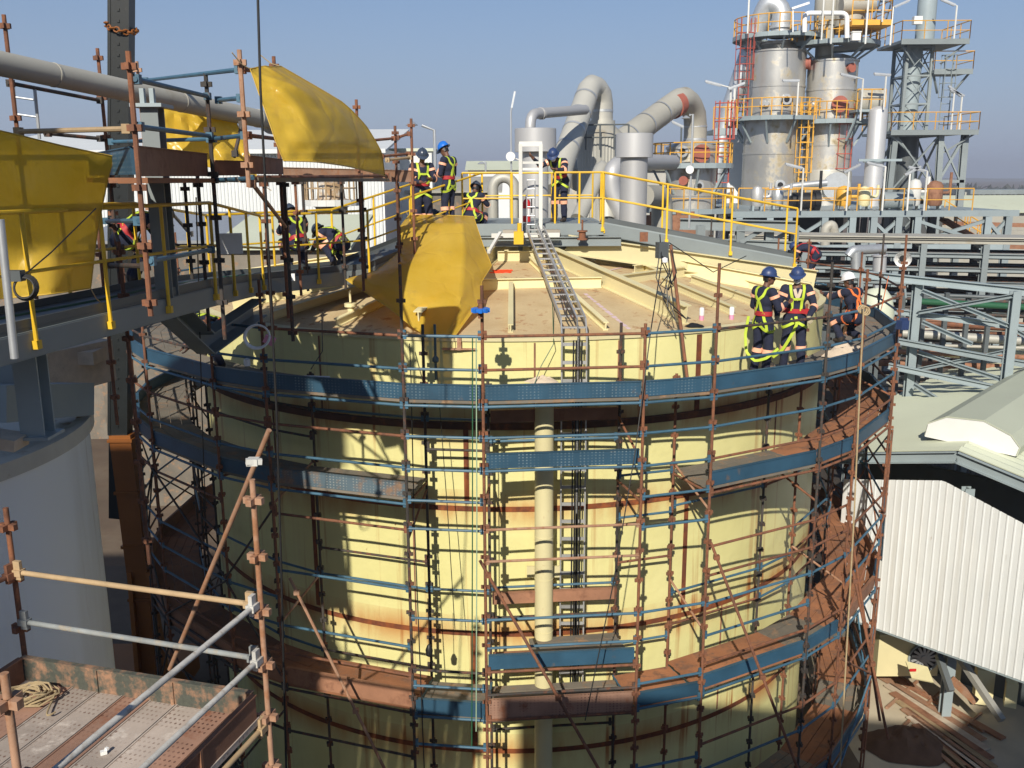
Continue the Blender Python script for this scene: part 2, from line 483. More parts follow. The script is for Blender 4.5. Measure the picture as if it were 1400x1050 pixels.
def tank_materials():
    n = NT('cream_wall'); co = n.co()
    base = n.mix(n.ramp(n.noise(.5, 5), [(.3, 0), (.7, 1)]), (.67, .625, .275), (.75, .705, .335))
    base = n.mix(n.ramp(n.noise(1.0, 6, .65, (2.2, 2.2, .12)), [(.56, 0), (.80, .55)]), base, (.56, .44, .22))
    # rust weeping below each girth seam (a stain with its own shape)
    sp = n.new('ShaderNodeSeparateXYZ'); n.link(n.tc.outputs['Object'], sp.inputs[0])
    tot = None
    for z in (-4.03, -5.51, -7.81, -10.1):
        d = n.math('SUBTRACT', sp.outputs[2], z - GZ)
        up = n.math('MULTIPLY', n.math('GREATER_THAN', d, -.6), n.math('LESS_THAN', d, .34))
        k = n.math('SUBTRACT', 1.0, n.math('MULTIPLY', n.math('ABSOLUTE', d), 2.2))
        k = n.math('MULTIPLY', n.math('MAXIMUM', k, 0.0), up)
        tot = k if tot is None else n.math('MAXIMUM', tot, k)
    st = n.math('MULTIPLY', tot, n.ramp(n.noise(1.1, 6, .65, (1, 1, .22)), [(.36, 0), (.60, 1)]))
    base = n.mix(st, base, (.50, .23, .07))
    dr = n.math('MULTIPLY', n.math('MAXIMUM', n.math('MULTIPLY_ADD', tot, 1.0), .12), n.ramp(n.noise(5.0, 5, .6, (1, 1, .03)), [(.58, 0), (.66, 1)]))
    base = n.mix(n.math('MULTIPLY', dr, .9), base, (.40, .17, .05))
    sp2 = n.noise(5, 8, .75)
    base = n.mix(n.ramp(sp2, [(.675, 0), (.70, 1)]), base, (.26, .10, .035))
    n.bump(n.noise(.9, 4), .55, .07)
    wall = n.set(base, .42)
    n = NT('roof_plate')
    a = n.noise(.8, 7, .7); b = n.noise(3.2, 7, .7)
    c = n.mix(n.ramp(a, [(.32, 0), (.66, 1)]), (.46, .325, .17), (.62, .495, .285))
    c = n.mix(n.ramp(b, [(.56, 0), (.66, 1)]), c, (.36, .17, .07))
    c = n.mix(n.ramp(n.noise(1.7, 8, .75), [(.62, 0), (.69, .8)]), c, (.17, .10, .06))
    roof = n.set(c, .85)
    return wall, roof

def build_tank():
    wall, roof = tank_materials()
    t = thing('storage_tank', 'huge cream painted cylindrical steel tank with rusty seams and ribbed conical roof, wrapped in scaffolding', 'storage tank', (CX, CY, GZ))
    mb = MB(); mb.lathe([(TR, GZ), (TR, RIM)], (CX, CY, 0), 128)
    mb.build('wall', wall, t)
    mb = MB(); mb.lathe([(TR + .03, RIM - .05), (TR + .035, RIM + .002), (TR - .1, RIM + .02)], (CX, CY, 0), 128)
    mb.build('roof_rim', M['cream_beam'], t)
    mb = MB(); mb.lathe([(TR - .1, zroof(TR - .1) + .006), (0.01, zroof(0))], (CX, CY, 0), 128)
    mb.build('roof', roof, t)
    for i, z in enumerate((-4.03, -5.51, -7.81, -10.1)):
        g = MB()
        if i == 0: g.lathe([(TR + .003, z - .07), (TR + .10, z - .07), (TR + .10, z + .04), (TR + .003, z + .04)], (CX, CY, 0), 128)
        else: g.lathe([(TR + .003, z - .045), (TR + .014, z - .045), (TR + .014, z + .045), (TR + .003, z + .045)], (CX, CY, 0), 128)
        g.build('girth_seam', M['dark_girder'] if i == 0 else M['rust_band'], t)
    # vertical plate strips, staggered per course
    bands = [RIM - .05, -3.96, -5.46, -7.76, -10.05, GZ]
    strips = [(0, 953, .10), (0, 845, .035), (0, 731, .03), (0, 440, .03), (1, 636, .085), (1, 1062, .03), (2, 944, .085), (2, 560, .025), (3, 642, .10), (3, 1000, .03), (2, 420, .085), (1, 372, .03)]
    for c, px, wd in strips:
        zt, zb = bands[c] - .03, bands[c + 1] + (-.1 if c == 0 else .04) + (.06 if c == 0 else 0)
        d = ray(px, 540); k = math.atan2(d.x, d.y); dist = CY * math.cos(k) - math.sqrt(TR ** 2 - (CY * math.sin(k)) ** 2)
        x, y = dist * math.sin(k), dist * math.cos(k)
        phi = math.degrees(math.atan2(x - CX, CY - y))
        mb = MB(); s = V((math.cos(R(phi)), math.sin(R(phi)), 0))
        mb.beam(pol(phi, TR + .003, zb), pol(phi, TR + .003, zt), wd, .018, pol(phi, 1, 0) - pol(phi, 0, 0))
        mb.build('weld_strip', M['rust_band'] if wd > .05 else M['rust_board'], t)
    # roof: radial rafters, purlins, short stiffeners
    def rafter(phi, r0, r1, w=.16, h=.34, name='rafter', up=.0):
        mb = MB(); a = pol(phi, r0, zroof(r0) + h / 2 + .01); b = pol(phi, r1, zroof(r1) + h / 2 + .01)
        mb.ibeam(a, b, w, h, (0, 0, 1), .02)
        d = pol(phi, 1, 0) - pol(phi, 0, 0); s = V((d.y, -d.x, 0))
        mb.build(name, M['cream_beam'], t)
    A = []
    def phi_of(px, py):
        p = roofpt(px, py); return math.degrees(math.atan2(p.x - CX, CY - p.y)), math.hypot(p.x - CX, p.y - CY)
    ph1, r1 = phi_of(945, 448)
    rings = [1.75, 4.15]
    base = ph1
    step = 40.0
    ang = [base + step * k for k in range(-4, 5)]
    for a in ang: rafter(a, .75, 6.72)
    for k in range(len(ang)):
        a0, a1 = ang[k], ang[k] + step
        for r in rings:
            mb = MB(); h = .22
            p = pol(a0, r, zroof(r) + h / 2 + .012); q = pol(a1, r, zroof(r) + h / 2 + .012)
            d = (q - p).normalized()
            sag = r * (1 - math.cos(R(step / 2))) * SLOPE
            mid = pol((a0 + a1) / 2, r, zroof(r) + h / 2 + .012)
            p += d * .11; q -= d * .11
            mb.ibeam(p, q, .12, h, (0, 0, 1), .016)
            mb.build('purlin', M['cream_beam'], t)
        for f in ((.33, .67) if k != 4 else ()):
            aa = lerp(a0, a1, f)
            rafter(aa, rings[1] * .95 + .05, 6.75, .09, .15, 'stiffener')
        aa = lerp(a0, a1, .5)
        if k != 4: rafter(aa + (6 if k % 2 else -5), rings[0] + .1, rings[1] * .93, .08, .13, 'stiffener')
    for (p0, p1) in (((826, 350), (903, 381)), ((905, 389), (1003, 432)), ((945, 387), (1046, 424)), ((985, 384), (1090, 412)), ((868, 345), (940, 366))):
        mb = MB(); a, b = roofpt(*p0), roofpt(*p1)
        for e in (a, b): e.z = zroof(min(6.8, math.hypot(e.x, e.y - CY))) + .09
        mb.ibeam(a, b, .10, .16, (0, 0, 1), .014); mb.build('stiffener', M['cream_beam'], t)
    # two deep channel beams carrying the right-hand gangway
    for yy in (20.35, 21.9):
        mb = MB()
        a, b = V((1.2, yy, zroof(abs(22 - yy)) + .35)), V((6.6, yy, zroof(6.75) + .30))
        mb.ibeam(a, b, .2, .42, (0, 0, 1), .022); mb.build('rafter', M['cream_beam'], t)
    # crown ring under the platform
    mb = MB(); mb.lathe([(.95, zroof(.95)), (.95, zroof(0) + .42), (0.02, zroof(0) + .42)], (CX, CY, 0), 32); mb.build('crown_ring', M['cream_beam'], t)
    # nozzles standing on the roof
    for px, py, h in ((480, 436, .30), (986, 0, 0), (771, 0, 0)):
        if h:
            p = roofpt(px, py); mb = MB()
            mb.lathe([(.11, 0), (.11, .05), (.06, .05), (.06, h - .06), (.11, h - .06), (.11, h), (.01, h)], p - V((0, 0, .02)), 14)
            mb.tube(p + V((0, 0, h)), p + V((0, 0, h + .2)), .02); mb.build('nozzle', M['cream_beam'], t)
    p = roofpt(796, 328)
    mb = MB(); mb.lathe([(.11, 0), (.11, .03), (.075, .04), (.075, .17), (.11, .17), (.11, .20), (.01, .20)], p, 16); mb.tube(p + V((0, 0, .19)), p + V((0, 0, .42)), .02); mb.build('nozzle', M['rust_tube'], t)
    p = roofpt(880, 333); mb = MB(); mb.box(p + V((0, 0, .14)), (.17, .04, .2)); mb.build('lifting_lug', M['rust_tube'], t)
    for px, py in ((838, 345), (862, 352)):
        p = roofpt(px, py)
    # downcomer
    mb = MB()
    d = ray(744, 600); k = math.atan2(d.x, d.y); r = .155; YY = 14.62
    x = math.tan(k) * YY
    mb.tube((x, YY, GZ), (x, YY, -3.5), r, 24)
    for z in (-4.75, -5.85, -6.6, -7.55, -9.1): mb.tube((x, YY, z), (x, YY, z + .02), r + .004, 24)
    o = mb.build('downpipe', M['cream_pipe'], t)
    for z in (-6.55, -9.0):
        b = MB(); b.box((x, YY + .17, z), (.56, .04, .2)); b.box((x, YY + .26, z), (.2, .16, .12)); b.build('bracket', M['cream_beam'], o)
    # nameplate holder near the rim, below the sheet
    p = at(628, 477, 15.02); mb = MB(); mb.beam(p + V((-.28, 0, 0)), p + V((.28, 0.01, 0)), .12, .02); mb.box(p + V((0, -.02, .1)), (.07, .05, .24)); mb.build('bracket', M['rust_pale'], t)
    return ang
RAFT = build_tank()
# ================================================================== ring scaffold round the tank
RO, RI = 8.5, 7.42
LV = [-1.8 - .495 * k for k in range(24)]
def ring_scaffold():
    rnd = random.Random(11)
    t = thing('scaffold', 'tall scaffold of rusty standards, blue rails and decks ringing the whole cream tank', 'scaffold', (CX, CY, GZ))
    A = [-2.9]
    gaps = [8.1, 16.3]
    while A[0] > -128: A.insert(0, A[0] - gaps[(len(A) - 1) % 2])
    n0 = len(A) - 1
    k = 0
    while A[-1] < 128: A.append(A[-1] + [16.4, 8.05][k % 2]); k += 1
    tops = {}
    def standard(a, r, ztop, m, zb=GZ):
        mb = MB(); p = pol(a, r, 0)
        mb.tube((p.x, p.y, zb), (p.x, p.y, ztop), .0245, 8)
        z = -1.78
        while z > zb + .2:
            if z < ztop - .05:
                mb.box((p.x, p.y, z), (.135, .03, .055), R(a)); mb.box((p.x, p.y, z), (.03, .135, .055), R(a))
            z -= .495
        mb.build('standard', m, t)
    mats = [M['rust_tube'], M['rust_tube'], M['dark_tube'], M['rust_tube']]
    topz = {-1: -1.25, 0: -1.55, 1: -2.15, 2: -1.3, 3: -1.4}
    for i, a in enumerate(A):
        zt = topz.get(i - n0, -1.55 + rnd.uniform(-.3, .35))
        standard(a, RO, zt, mats[i % 4] if abs(a) > 4 else M['rust_tube'])
        inner_top = -3.2 if rnd.random() < .6 else -2.3
        standard(a + rnd.uniform(-.2, .2), RI, inner_top, M['dark_tube'] if (i - n0) <= 0 else rnd.choice([M['rust_tube'], M['dark_tube']]))
    def ledger(a0, a1, r, z, m, name='ledger', rad=.0225, ends=True):
        mb = MB(); p, q = pol(a0, r, z), pol(a1, r, z)
        mb.tube(p, q, rad, 8)
        if ends:
            d = (q - p).normalized()
            for c, s in ((p, 1), (q, -1)): mb.beam(c + d * s * .04 - V((0, 0, .05)), c + d * s * .04 + V((0, 0, .09)), .03, .05, d)
        return mb.build(name, m, t)
    def deck(a0, a1, z, m, ra=RI + .03, rb=RO - .03, nb=5, name='deck'):
        mb = MB(); 
        for k in range(nb):
            f0, f1 = (k + .03) / nb, (k + .97) / nb
            r = lerp(ra, rb, (f0 + f1) / 2); dz = rnd.uniform(-.006, .006)
            d = pol((a0 + a1) / 2, 1, 0) - pol((a0 + a1) / 2, 0, 0)
            p, q = pol(a0, r, z + dz), pol(a1, r, z + dz)
            mb.beam(p, q, (rb - ra) / nb * .94, .045)
        return mb.build(name, m, t)
    def toe(a0, a1, z, m, r=RO - .045, h=.23):
        mb = MB(); p, q = pol(a0, r, z + h / 2 + .03), pol(a1, r, z + h / 2 + .03)
        d = (q - p).normalized(); p += d * .03; q -= d * .03
        mb.beam(p, q, .035, h)
        mb.beam(p + V((0, -.0, h / 2 + .002)), q + V((0, 0, h / 2 + .002)), .06, .012)
        return mb.build('toe_board', m, t)
    B, Bt, Rt, Dk = M['blue_board'], M['blue_tube'], M['rust_tube'], M['dark_tube']
    for i in range(len(A) - 1):
        a0, a1 = A[i], A[i + 1]; j = i - n0; wide = (a1 - a0) > 12
        front = j == 0
        vis = -112 < (a0 + a1) / 2 < 118
        if not vis: continue
        # level 1: full ring
        deck(a0, a1, -3.30, M['deck_grey'] if not front else M['deck_grey'])
        toe(a0, a1, -3.30, M['blue_dots'] if -2 <= j <= 1 else B)
        ledger(a0, a1, RO, -3.36, Bt)
        rails = {0: (Rt, Rt), -1: (Bt, Bt), -2: (Rt, Bt), 1: (Bt, Bt), 2: (Dk, Bt), 3: (Bt, Bt), 4: (Rt, Bt)}
        ra, rb = rails.get(j, (rnd.choice([Rt, Dk, Bt]), rnd.choice([Bt, Dk])))
        ledger(a0, a1, RO, -2.30, ra, 'guard_rail'); ledger(a0, a1, RO, -2.80, rb, 'guard_rail')
        # level 2
        lv = lambda z: z
        if front:
            for z, m in ((-3.84, Bt), (-4.36, Bt), (-5.30, M['rust_pale']), (-5.82, M['rust_pale']), (-6.80, Bt), (-7.28, Bt), (-7.70, Rt), (-8.55, Rt), (-8.10, Dk), (-9.6, Dk)): ledger(a0, a1, RO, z, m)
            toe(a0, a1, -4.36, M['blue_dots'])
            toe(a0, a1, -7.70, B, h=.24); toe(a0, a1, -8.58, M['rust_dots'], h=.34)
            deck(a0, a1, -8.58, M['deck_grey']); deck(a0 + 5, a1, -7.70, M['deck_grey'], RI, RI + .6, 3)
            for z, m in ((-3.9, M['rust_board']), (-7.05, M['rust_board']), (-8.15, M['rust_board'])): toe(a0, a1, z, m, RI + .06, .2)
            for z in (-4.2, -6.75, -7.3, -9.4): ledger(a0, a1, RI, z, Bt if z > -7 else Dk)
        elif j == 1:
            for z, m in ((-3.84, Bt), (-4.36, Bt), (-4.86, Bt), (-5.36, Bt), (-6.8, Bt), (-8.05, Bt), (-8.5, Bt), (-9.6, Bt)): ledger(a0, a1, RO, z, m)
            deck(a0, a1, -8.5, M['deck_rust']); toe(a0, a1, -8.5, B)
            for z in (-4.86, -5.6, -6.4, -7.9): ledger(a0, a1, RI, z, rnd.choice([Bt, Rt]))
        elif j == -1:
            for z, m in ((-3.84, Bt), (-4.36, Bt), (-4.86, Bt), (-5.32, Bt), (-6.82, Bt), (-7.72, Dk), (-8.0, Bt), (-8.55, Bt), (-9.05, Bt)): ledger(a0, a1, RO, z, m)
            deck(a0, a1, -8.55, M['deck_grey']); toe(a0, a1, -8.55, B, h=.26)
            for z in (-3.84, -4.36, -6.82): ledger(a0, a1, RI, z, rnd.choice([Bt, Dk]))
        elif j <= -2:
            for z, m in ((-3.84, Rt), (-4.34, Bt), (-5.35, Rt), (-6.34, Bt), (-6.83, Bt), (-7.33, Bt), (-7.83, Rt), (-8.3, Dk), (-9.3, Dk), (-10.8, Dk)):
                if rnd.random() < .9: ledger(a0, a1, RO, z, m)
            for z in (-3.84, -4.34, -6.34, -6.83, -8.3): 
                if rnd.random() < .7: ledger(a0, a1, RI, z, rnd.choice([Bt, Dk]))
            deck(a0, a1, -4.86, M['deck_grey']); toe(a0, a1, -4.86, M['grey_dots'] if j == -2 else B); ledger(a0, a1, RO, -4.93, Bt)
            deck(a0, a1, -8.45, M['deck_rust']); toe(a0, a1, -8.45, M['rust_board'], h=.3); ledger(a0, a1, RO, -8.5, Dk)
        else:
            deck(a0, a1, -4.86, M['deck_rust'] if j > 2 else M['deck_grey']); toe(a0, a1, -4.86, B)
            for z, m in ((-3.84, Bt), (-4.36, Rt), (-4.93, Rt), (-5.84, Rt), (-6.34, Rt), (-6.83, Bt), (-7.4, Bt), (-7.9, Rt), (-8.45, Bt), (-9.4, Rt), (-9.9, Bt), (-10.9, Rt), (-11.4, Bt)):
                if rnd.random() < .88 or j == 2: ledger(a0, a1, RO, z, m)
            for z in (-5.5, -6.6, -7.1, -7.7): 
                if rnd.random() < .75: ledger(a0, a1, RI, z, rnd.choice([Bt, Rt]))
            deck(a0, a1, -8.40, M['deck_rust'] if j != 3 else M['deck_grey']); toe(a0, a1, -8.40, B if j in (2, 3, 5) else M['rust_board'])
            deck(a0, a1, -11.35, M['deck_rust'] if j % 2 == 0 else M['deck_grey']); toe(a0, a1, -11.35, B)
    # transoms and short diagonals between inner and outer standards
    for i, a in enumerate(A):
        j = i - n0
        if not -112 < a < 118: continue
        for z in (-3.36, -4.93, -8.5):
            mb = MB(); mb.tube(pol(a, RI, z), pol(a, RO, z), .0225, 8); mb.build('transom', M['rust_tube'] if z > -5 else rnd.choice([Rt, Bt]), t)
        if j in (-1, 1, 2, -2, 3, 4, 5):
            for z in ((-4.3,), (-5.2, -7.3), (-5.5,), (-7.4,))[i % 4]:
                mb = MB(); mb.tube(pol(a, RI, z + .45), pol(a, RO, z), .02, 8); mb.build('brace', M['rust_pale'] if i % 2 else M['rust_tube'], t)
    # long rakers on the outside
    for (x0, y0, Y0, x1, y1, Y1) in ((656, 766, 13.4, 852, 1110, 12.4), (972, 742, 13.75, 1100, 1075, 12.9), (1158, 690, 15.2, 1203, 985, 14.9), (396, 790, 14.0, 560, 1120, 13.2), (1166, 780, 15.0, 1214, 1010, 14.6)):
        mb = MB(); p, q = at(x0, y0, Y0), at(x1, y1, Y1); mb.tube(p, q, .0245, 8)
        for f in (.06, .55): mb.box(lerp(p, q, f), (.09, .08, .07))
        mb.build('raker', M['rust_tube'] if x0 != 396 else M['rust_pale'], t)
    # zig-zag bracing on both flanks of the ring
    for i in range(len(A) - 1):
        a0, a1 = A[i], A[i + 1]; j = i - n0
        if j >= 4 and a1 < 118 or (j <= -3 and a0 > -112):
            for q, z in enumerate((-5.3, -6.8, -8.9, -10.4, -11.9)):
                if (i + q) % 2: 
                    mb = MB(); mb.tube(pol(a0, RO + .05, z), pol(a1, RO + .05, z - 1.45), .02, 8); mb.build('brace', rnd.choice([Rt, Bt]) if j > 0 else Dk, t)
                else:
                    mb = MB(); mb.tube(pol(a0, RO + .05, z - 1.45), pol(a1, RO + .05, z), .02, 8); mb.build('brace', rnd.choice([Rt, Rt, Bt]) if j > 0 else Dk, t)
    return t, A, n0
RING, RA, RN0 = ring_scaffold()
# keep at most 100 of a kind as parts: the ones nearest the camera; merge the rest
def cap_parts(t, name, keep=96):
    ch = [o for o in t.children if o.name.split('.')[0] == name]
    if len(ch) <= keep: return
    def key(o):
        me = o.data; c = sum((v.co for v in me.vertices), V()) / len(me.vertices) + t.location
        b = cam.matrix_world.inverted() @ c
        if b.z > -1: return 1e9
        x, y = b.x / -b.z * FPX, -b.y / -b.z * FPX
        ok = abs(x) < 720 and abs(y) < 540
        behind = math.hypot(c.x - CX, c.y - CY) > 0 and c.y > CY and abs(c.x) < 6.8
        return (-b.z) + (0 if ok else 500) + (300 if behind else 0)
    ch.sort(key=key)
    rest = ch[keep:]
    mats = []; mb = MB(); mi = []
    for o in rest:
        m = o.data.materials[0]
        if m not in mats: mats.append(m)
        k = len(mb.v); mb.v += [v.co + t.location for v in o.data.vertices]
        for p in o.data.polygons:
            mb.face([k + q for q in p.vertices], p.use_smooth); mi.append(mats.index(m))
    for o in rest: bpy.data.objects.remove(o)
    r = mb.build('far_' + name, mats, t); r.data.polygons.foreach_set('material_index', mi); stuff(r)
# ================================================================== gangways and platform on the roof
def offset_path(pts, off):
    out = []
    for i, p in enumerate(pts):
        d0 = (pts[i] - pts[i - 1]) if i else (pts[1] - pts[0])
        d1 = (pts[i + 1] - pts[i]) if i < len(pts) - 1 else d0
        d0 = V((d0.x, d0.y, 0)).normalized(); d1 = V((d1.x, d1.y, 0)).normalized()
        n0 = V((d0.y, -d0.x, 0)); n1 = V((d1.y, -d1.x, 0)); n = (n0 + n1).normalized()
        out.append(p + n * (off / max(.5, n.dot(n0))))
    return out
def handrail(t, base, m, h=1.08, step=1.25, r=.022, curl=False, skip_ends=False, drop=0.0, mid=.5, name='handrail'):
    mb = MB()
    up = V((0, 0, 1))
    mb.path([p + up * h for p in base], r, 8); mb.path([p + up * (h * mid) for p in base], r * .8, 8)
    mb.build(name, m, t)
    for i in range(len(base) - 1):
        a, b = base[i], base[i + 1]; L = (b - a).length; n = max(1, round(L / step))
        for k in range(n + (1 if i == len(base) - 2 else 0)):
            p = lerp(a, b, k / n); mb = MB()
            mb.tube(p - up * drop, p + up * h, r, 8)
            mb.box(p - up * (drop - .03), (.07, .07, .08))
            mb.build('rail_post', m, t)
def gangway(name, label, path, wd, m, railm, mat_deck, left=True, right=True, beam=.26, step=1.25):
    path = [V(p) for p in path]; t = thing(name, label, 'gangway', path[0])
    for s in (-1, 1):
        e = offset_path(path, s * wd / 2); mb = MB()
        for a, b in zip(e[:-1], e[1:]): mb.channel(a - V((0, 0, beam / 2)), b - V((0, 0, beam / 2)), .09, beam, (0, 0, 1), .014, -s)
        mb.build('stringer', m, t)
        if (s > 0 and right) or (s < 0 and left):
            handrail(t, offset_path(path, s * (wd / 2 + .03)), railm, step=step, drop=.16)
    l, r = offset_path(path, -wd / 2 + .02), offset_path(path, wd / 2 - .02); mb = MB()
    for i in range(len(path) - 1):
        mb.poly([l[i], l[i + 1], r[i + 1], r[i]], .03)
    mb.build('walkway_deck', mat_deck, t)
    for s in (-1, 1):
        e = offset_path(path, s * (wd / 2 - .03)); mb = MB()
        for a, b in zip(e[:-1], e[1:]): mb.beam(a + V((0, 0, .055)), b + V((0, 0, .055)), .01, .11)
        mb.build('kick_plate', M['grey_dark'], t)
    return t
PLZ = -1.02
def roof_structures():
    # central platform
    t = thing('roof_platform', 'grey steel platform with yellow handrails on top of the tank roof', 'platform', (.5, 22, PLZ))
    x0, x1, y0, y1 = -1.05, 2.0, 20.55, 23.4
    mb = MB()
    for a, b, s in (((x0, y0, 0), (x1, y0, 0), -1), ((x1, y0, 0), (x1, y1, 0), -1), ((x1, y1, 0), (x0, y1, 0), -1), ((x0, y1, 0), (x0, y0, 0), -1)):
        mb.channel(V(a) + V((0, 0, PLZ - .13)), V(b) + V((0, 0, PLZ - .13)), .1, .26, (0, 0, 1), .014, s)
    mb.build('platform_frame', M['grey_steel'], t)
    mb = MB(); mb.box(((x0 + x1) / 2, (y0 + y1) / 2, PLZ - .02), (x1 - x0 - .05, y1 - y0 - .05, .03)); mb.build('platform_deck', M['grey_steel'], t)
    mb = MB(); mb.ibeam((x0 - .5, y0 - .32, PLZ - .36), (x1 + .35, y0 - .32, PLZ - .36), .14, .2); mb.ibeam((x0 - .3, y0 + 1.2, PLZ - .38), (x1 + .35, y0 + 1.2, PLZ - .38), .14, .2)
    for x in (-.8, .2, 1.1, 1.8): mb.beam((x, y0 + .06, PLZ - .27), (x, y0 + .06, zroof(abs(y0 - 22)) - .05), .1, .1)
    mb.build('support_beam', M['grey_steel'], t)
    Y = M['yellow']
    handrail(t, [V((x0, y0 + .03, PLZ)), V((.02, y0 + .03, PLZ))], Y, step=.95, drop=.2)
    handrail(t, [V((.95, y0 + .03, PLZ)), V((x1, y0 + .03, PLZ))], Y, step=.56, drop=.2)
    handrail(t, [V((x0 + .05, y1, PLZ)), V((x1, y1, PLZ))], Y, step=1.0, drop=.1)
    gangway('gangway', 'grey gangway with two yellow handrails sloping down the right side of the tank roof', [(2.0, 21.0, PLZ), (6.15, 20.8, -1.80)], .85, M['grey_steel'], Y, M['grey_steel'], step=1.3)
    gangway('gangway', 'long grey gangway with yellow handrails running from the far left up onto the tank roof',
            [(-5.25, 6.2, -1.36), (-4.35, 12.2, -1.40), (-4.75, 16.2, -1.72), (-3.05, 17.9, -1.70), (-1.05, 21.2, PLZ)], .92, M['grey_steel'], M['yellow'], M['grey_dark'], step=1.35, beam=.25)
    # grey bracket bridge hanging below the left gangway
    mb = MB(); mb.channel(at(215, 420, 11.6), at(270, 470, 13.2), .25, .3, (0, 0, 1), .02); mb.channel(at(270, 470, 13.2), at(345, 420, 16.0), .25, .3, (0, 0, 1), .02)
    tag(mb.build('support_beam', M['grey_steel']), 'bent grey channel beam hanging under the left gangway beside the tank', 'beam')
    # tall white portal frame with a ladder, in front of the platform
    t = thing('access_frame', 'tall white steel portal frame with ladder rungs standing at the front of the roof platform', 'ladder frame', (.5, 20.2, PLZ - .5))
    a0, a1 = at(714, 322, 20.2), at(737, 322, 20.2); b0, b1 = at(714, 197, 20.2), at(737, 197, 20.2)
    W = M['white_steel']
    for p, q in ((a0, b0), (a1, b1)):
        mb = MB(); mb.channel(p, V((p.x, p.y, q.z)), .07, .12, (0, 1, 0), .012, 1 if p is a0 else -1); mb.build('frame_post', W, t)
    mb = MB(); mb.beam((a0.x - .06, 20.2, b0.z), (a1.x + .06, 20.2, b0.z), .1, .1); mb.build('top_beam', W, t)
    for f in (.2, .27): mb = MB(); mb.beam((a0.x, 20.2, lerp(b0.z, a0.z, f)), (a1.x, 20.2, lerp(b0.z, a0.z, f)), .04, .05); mb.build('cross_bar', W, t)
    for x in (a0.x + .1, a1.x - .09):
        mb = MB(); mb.tube((x, 20.1, a0.z), (x, 20.1, lerp(b0.z, a0.z, .4)), .014); mb.build('ladder_rail', M['galv'], t)
    for k in range(7):
        z = lerp(a0.z + .05, b0.z, k * .1); mb = MB(); mb.tube((a0.x + .1, 20.1, z), (a1.x - .09, 20.1, z), .014); mb.build('rung', M['galv'], t)
    mb = MB(); mb.beam(at(672, 322, 19.9), at(765, 321, 19.9), .1, .09); mb.build('base_beam', W, t)
    mb = MB(); mb.beam(at(668, 345, 18.8), at(684, 318, 19.7), .06, .05); mb.build('brace', W, t)
    
    for c in (at(697, 318, 20.3), at(727, 318, 20.3) + V((.45, 0, 0))): mb = MB(); mb.box(c, (.3, .3, .12)); mb.build('base_block', M['concrete'], t)
    p = at(709, 325, 19.6); mb = MB(); mb.box(p, (.2, .2, .26)); mb.tube(p + V((.02, 0, .13)), p + V((.02, 0, .3)), .05); tag(mb.build('junction_box', M['yellow']), 'small bright yellow box at the foot of the white portal frame', 'box')
    # fire extinguisher
    p = at(720, 297, 20.75); p.z = PLZ + .02
    t = thing('fire_extinguisher', 'red fire extinguisher with white label behind the white ladder frame', 'fire extinguisher', p)
    mb = MB(); mb.lathe([(.01, 0), (.085, .01), (.085, .42), (.06, .48), (.025, .5), (.025, .54), (.01, .55)], p, 16); mb.build('cylinder', M['red'], t)
    mb = MB(); mb.lathe([(.087, .14), (.087, .30)], p, 16); mb.build('label', M['white'], t)
    mb = MB(); mb.box(p + V((0, -.02, .57)), (.04, .12, .03)); mb.path([p + V((.03, 0, .54)), p + V((.11, 0, .5)), p + V((.11, 0, .2))], .014, 6); mb.build('hose', M['black'], t)
    # aluminium cable ladders: down the roof and over the wall
    t = thing('cable_ladder', 'shiny aluminium cable ladder running down the tank roof and over the rim down the wall', 'cable ladder', (.8, 15, RIM))
    def cl(pts, wd, name, nr, mm=M['alum']):
        for s in (-1, 1):
            mb = MB()
            for a, b in zip(pts[:-1], pts[1:]):
                up = (0, 0, 1) if abs((b - a).normalized().z) < .7 else (0, 1, 0)
                d, sd, u = fr(b - a, up); mb.beam(a + sd * s * wd / 2, b + sd * s * wd / 2, .022, .09, up)
            mb.build('side_rail', mm, t)
        for a, b in zip(pts[:-1], pts[1:]):
            n = int((b - a).length / .3); up = (0, 0, 1) if abs((b - a).normalized().z) < .7 else (0, 1, 0)
            d, sd, u = fr(b - a, up)
            for k in range(n): c = lerp(a, b, (k + .5) / n); mb = MB(); mb.beam(c - sd * wd / 2, c + sd * wd / 2, .055, .025, up); mb.build('rung', mm, t)
    for dx, yo, wd in ((0, 0, .26), (.20, .10, .14)):
        top = roofpt(728, 332) + V((dx * .8, 0, .32)); e = roofpt(770, 432) + V((dx, 0, .3)); 
        x = at(779, 500, 14.78).x + dx
        pts = [top, V((lerp(top.x, x, .62), lerp(top.y, 15.1, .62), lerp(top.z, RIM + .3, .62))), V((x, 15.1, RIM + .28)), V((x, 14.82, RIM + .08)), V((x, 14.80, -5.5)), V((x, 14.80, -8.9))]
        cl(pts, wd, 'ladder', 0)
    mb = MB(); xx = at(792, 700, 14.76).x
    for k in range(4): mb.tube((xx - .12 + k * .045, 14.78, RIM), (xx - .12 + k * .045, 14.78, -8.9), .013, 6)
    mb.build('cable', M['wire'], t)
    mb = MB(); p = roofpt(735, 338) + V((.03, 0, .33)); q = V((at(779, 500, 15).x + .02, 15.12, RIM + .31))
    for k in range(3): mb.path([lerp(p, q, f) + V((-.05 + k * .05 + .02 * math.sin(f * 19 + k), 0, 0)) for f in [i / 12 for i in range(13)]], .014, 6)
    mb.build('cable', M['dark_tube'], t)
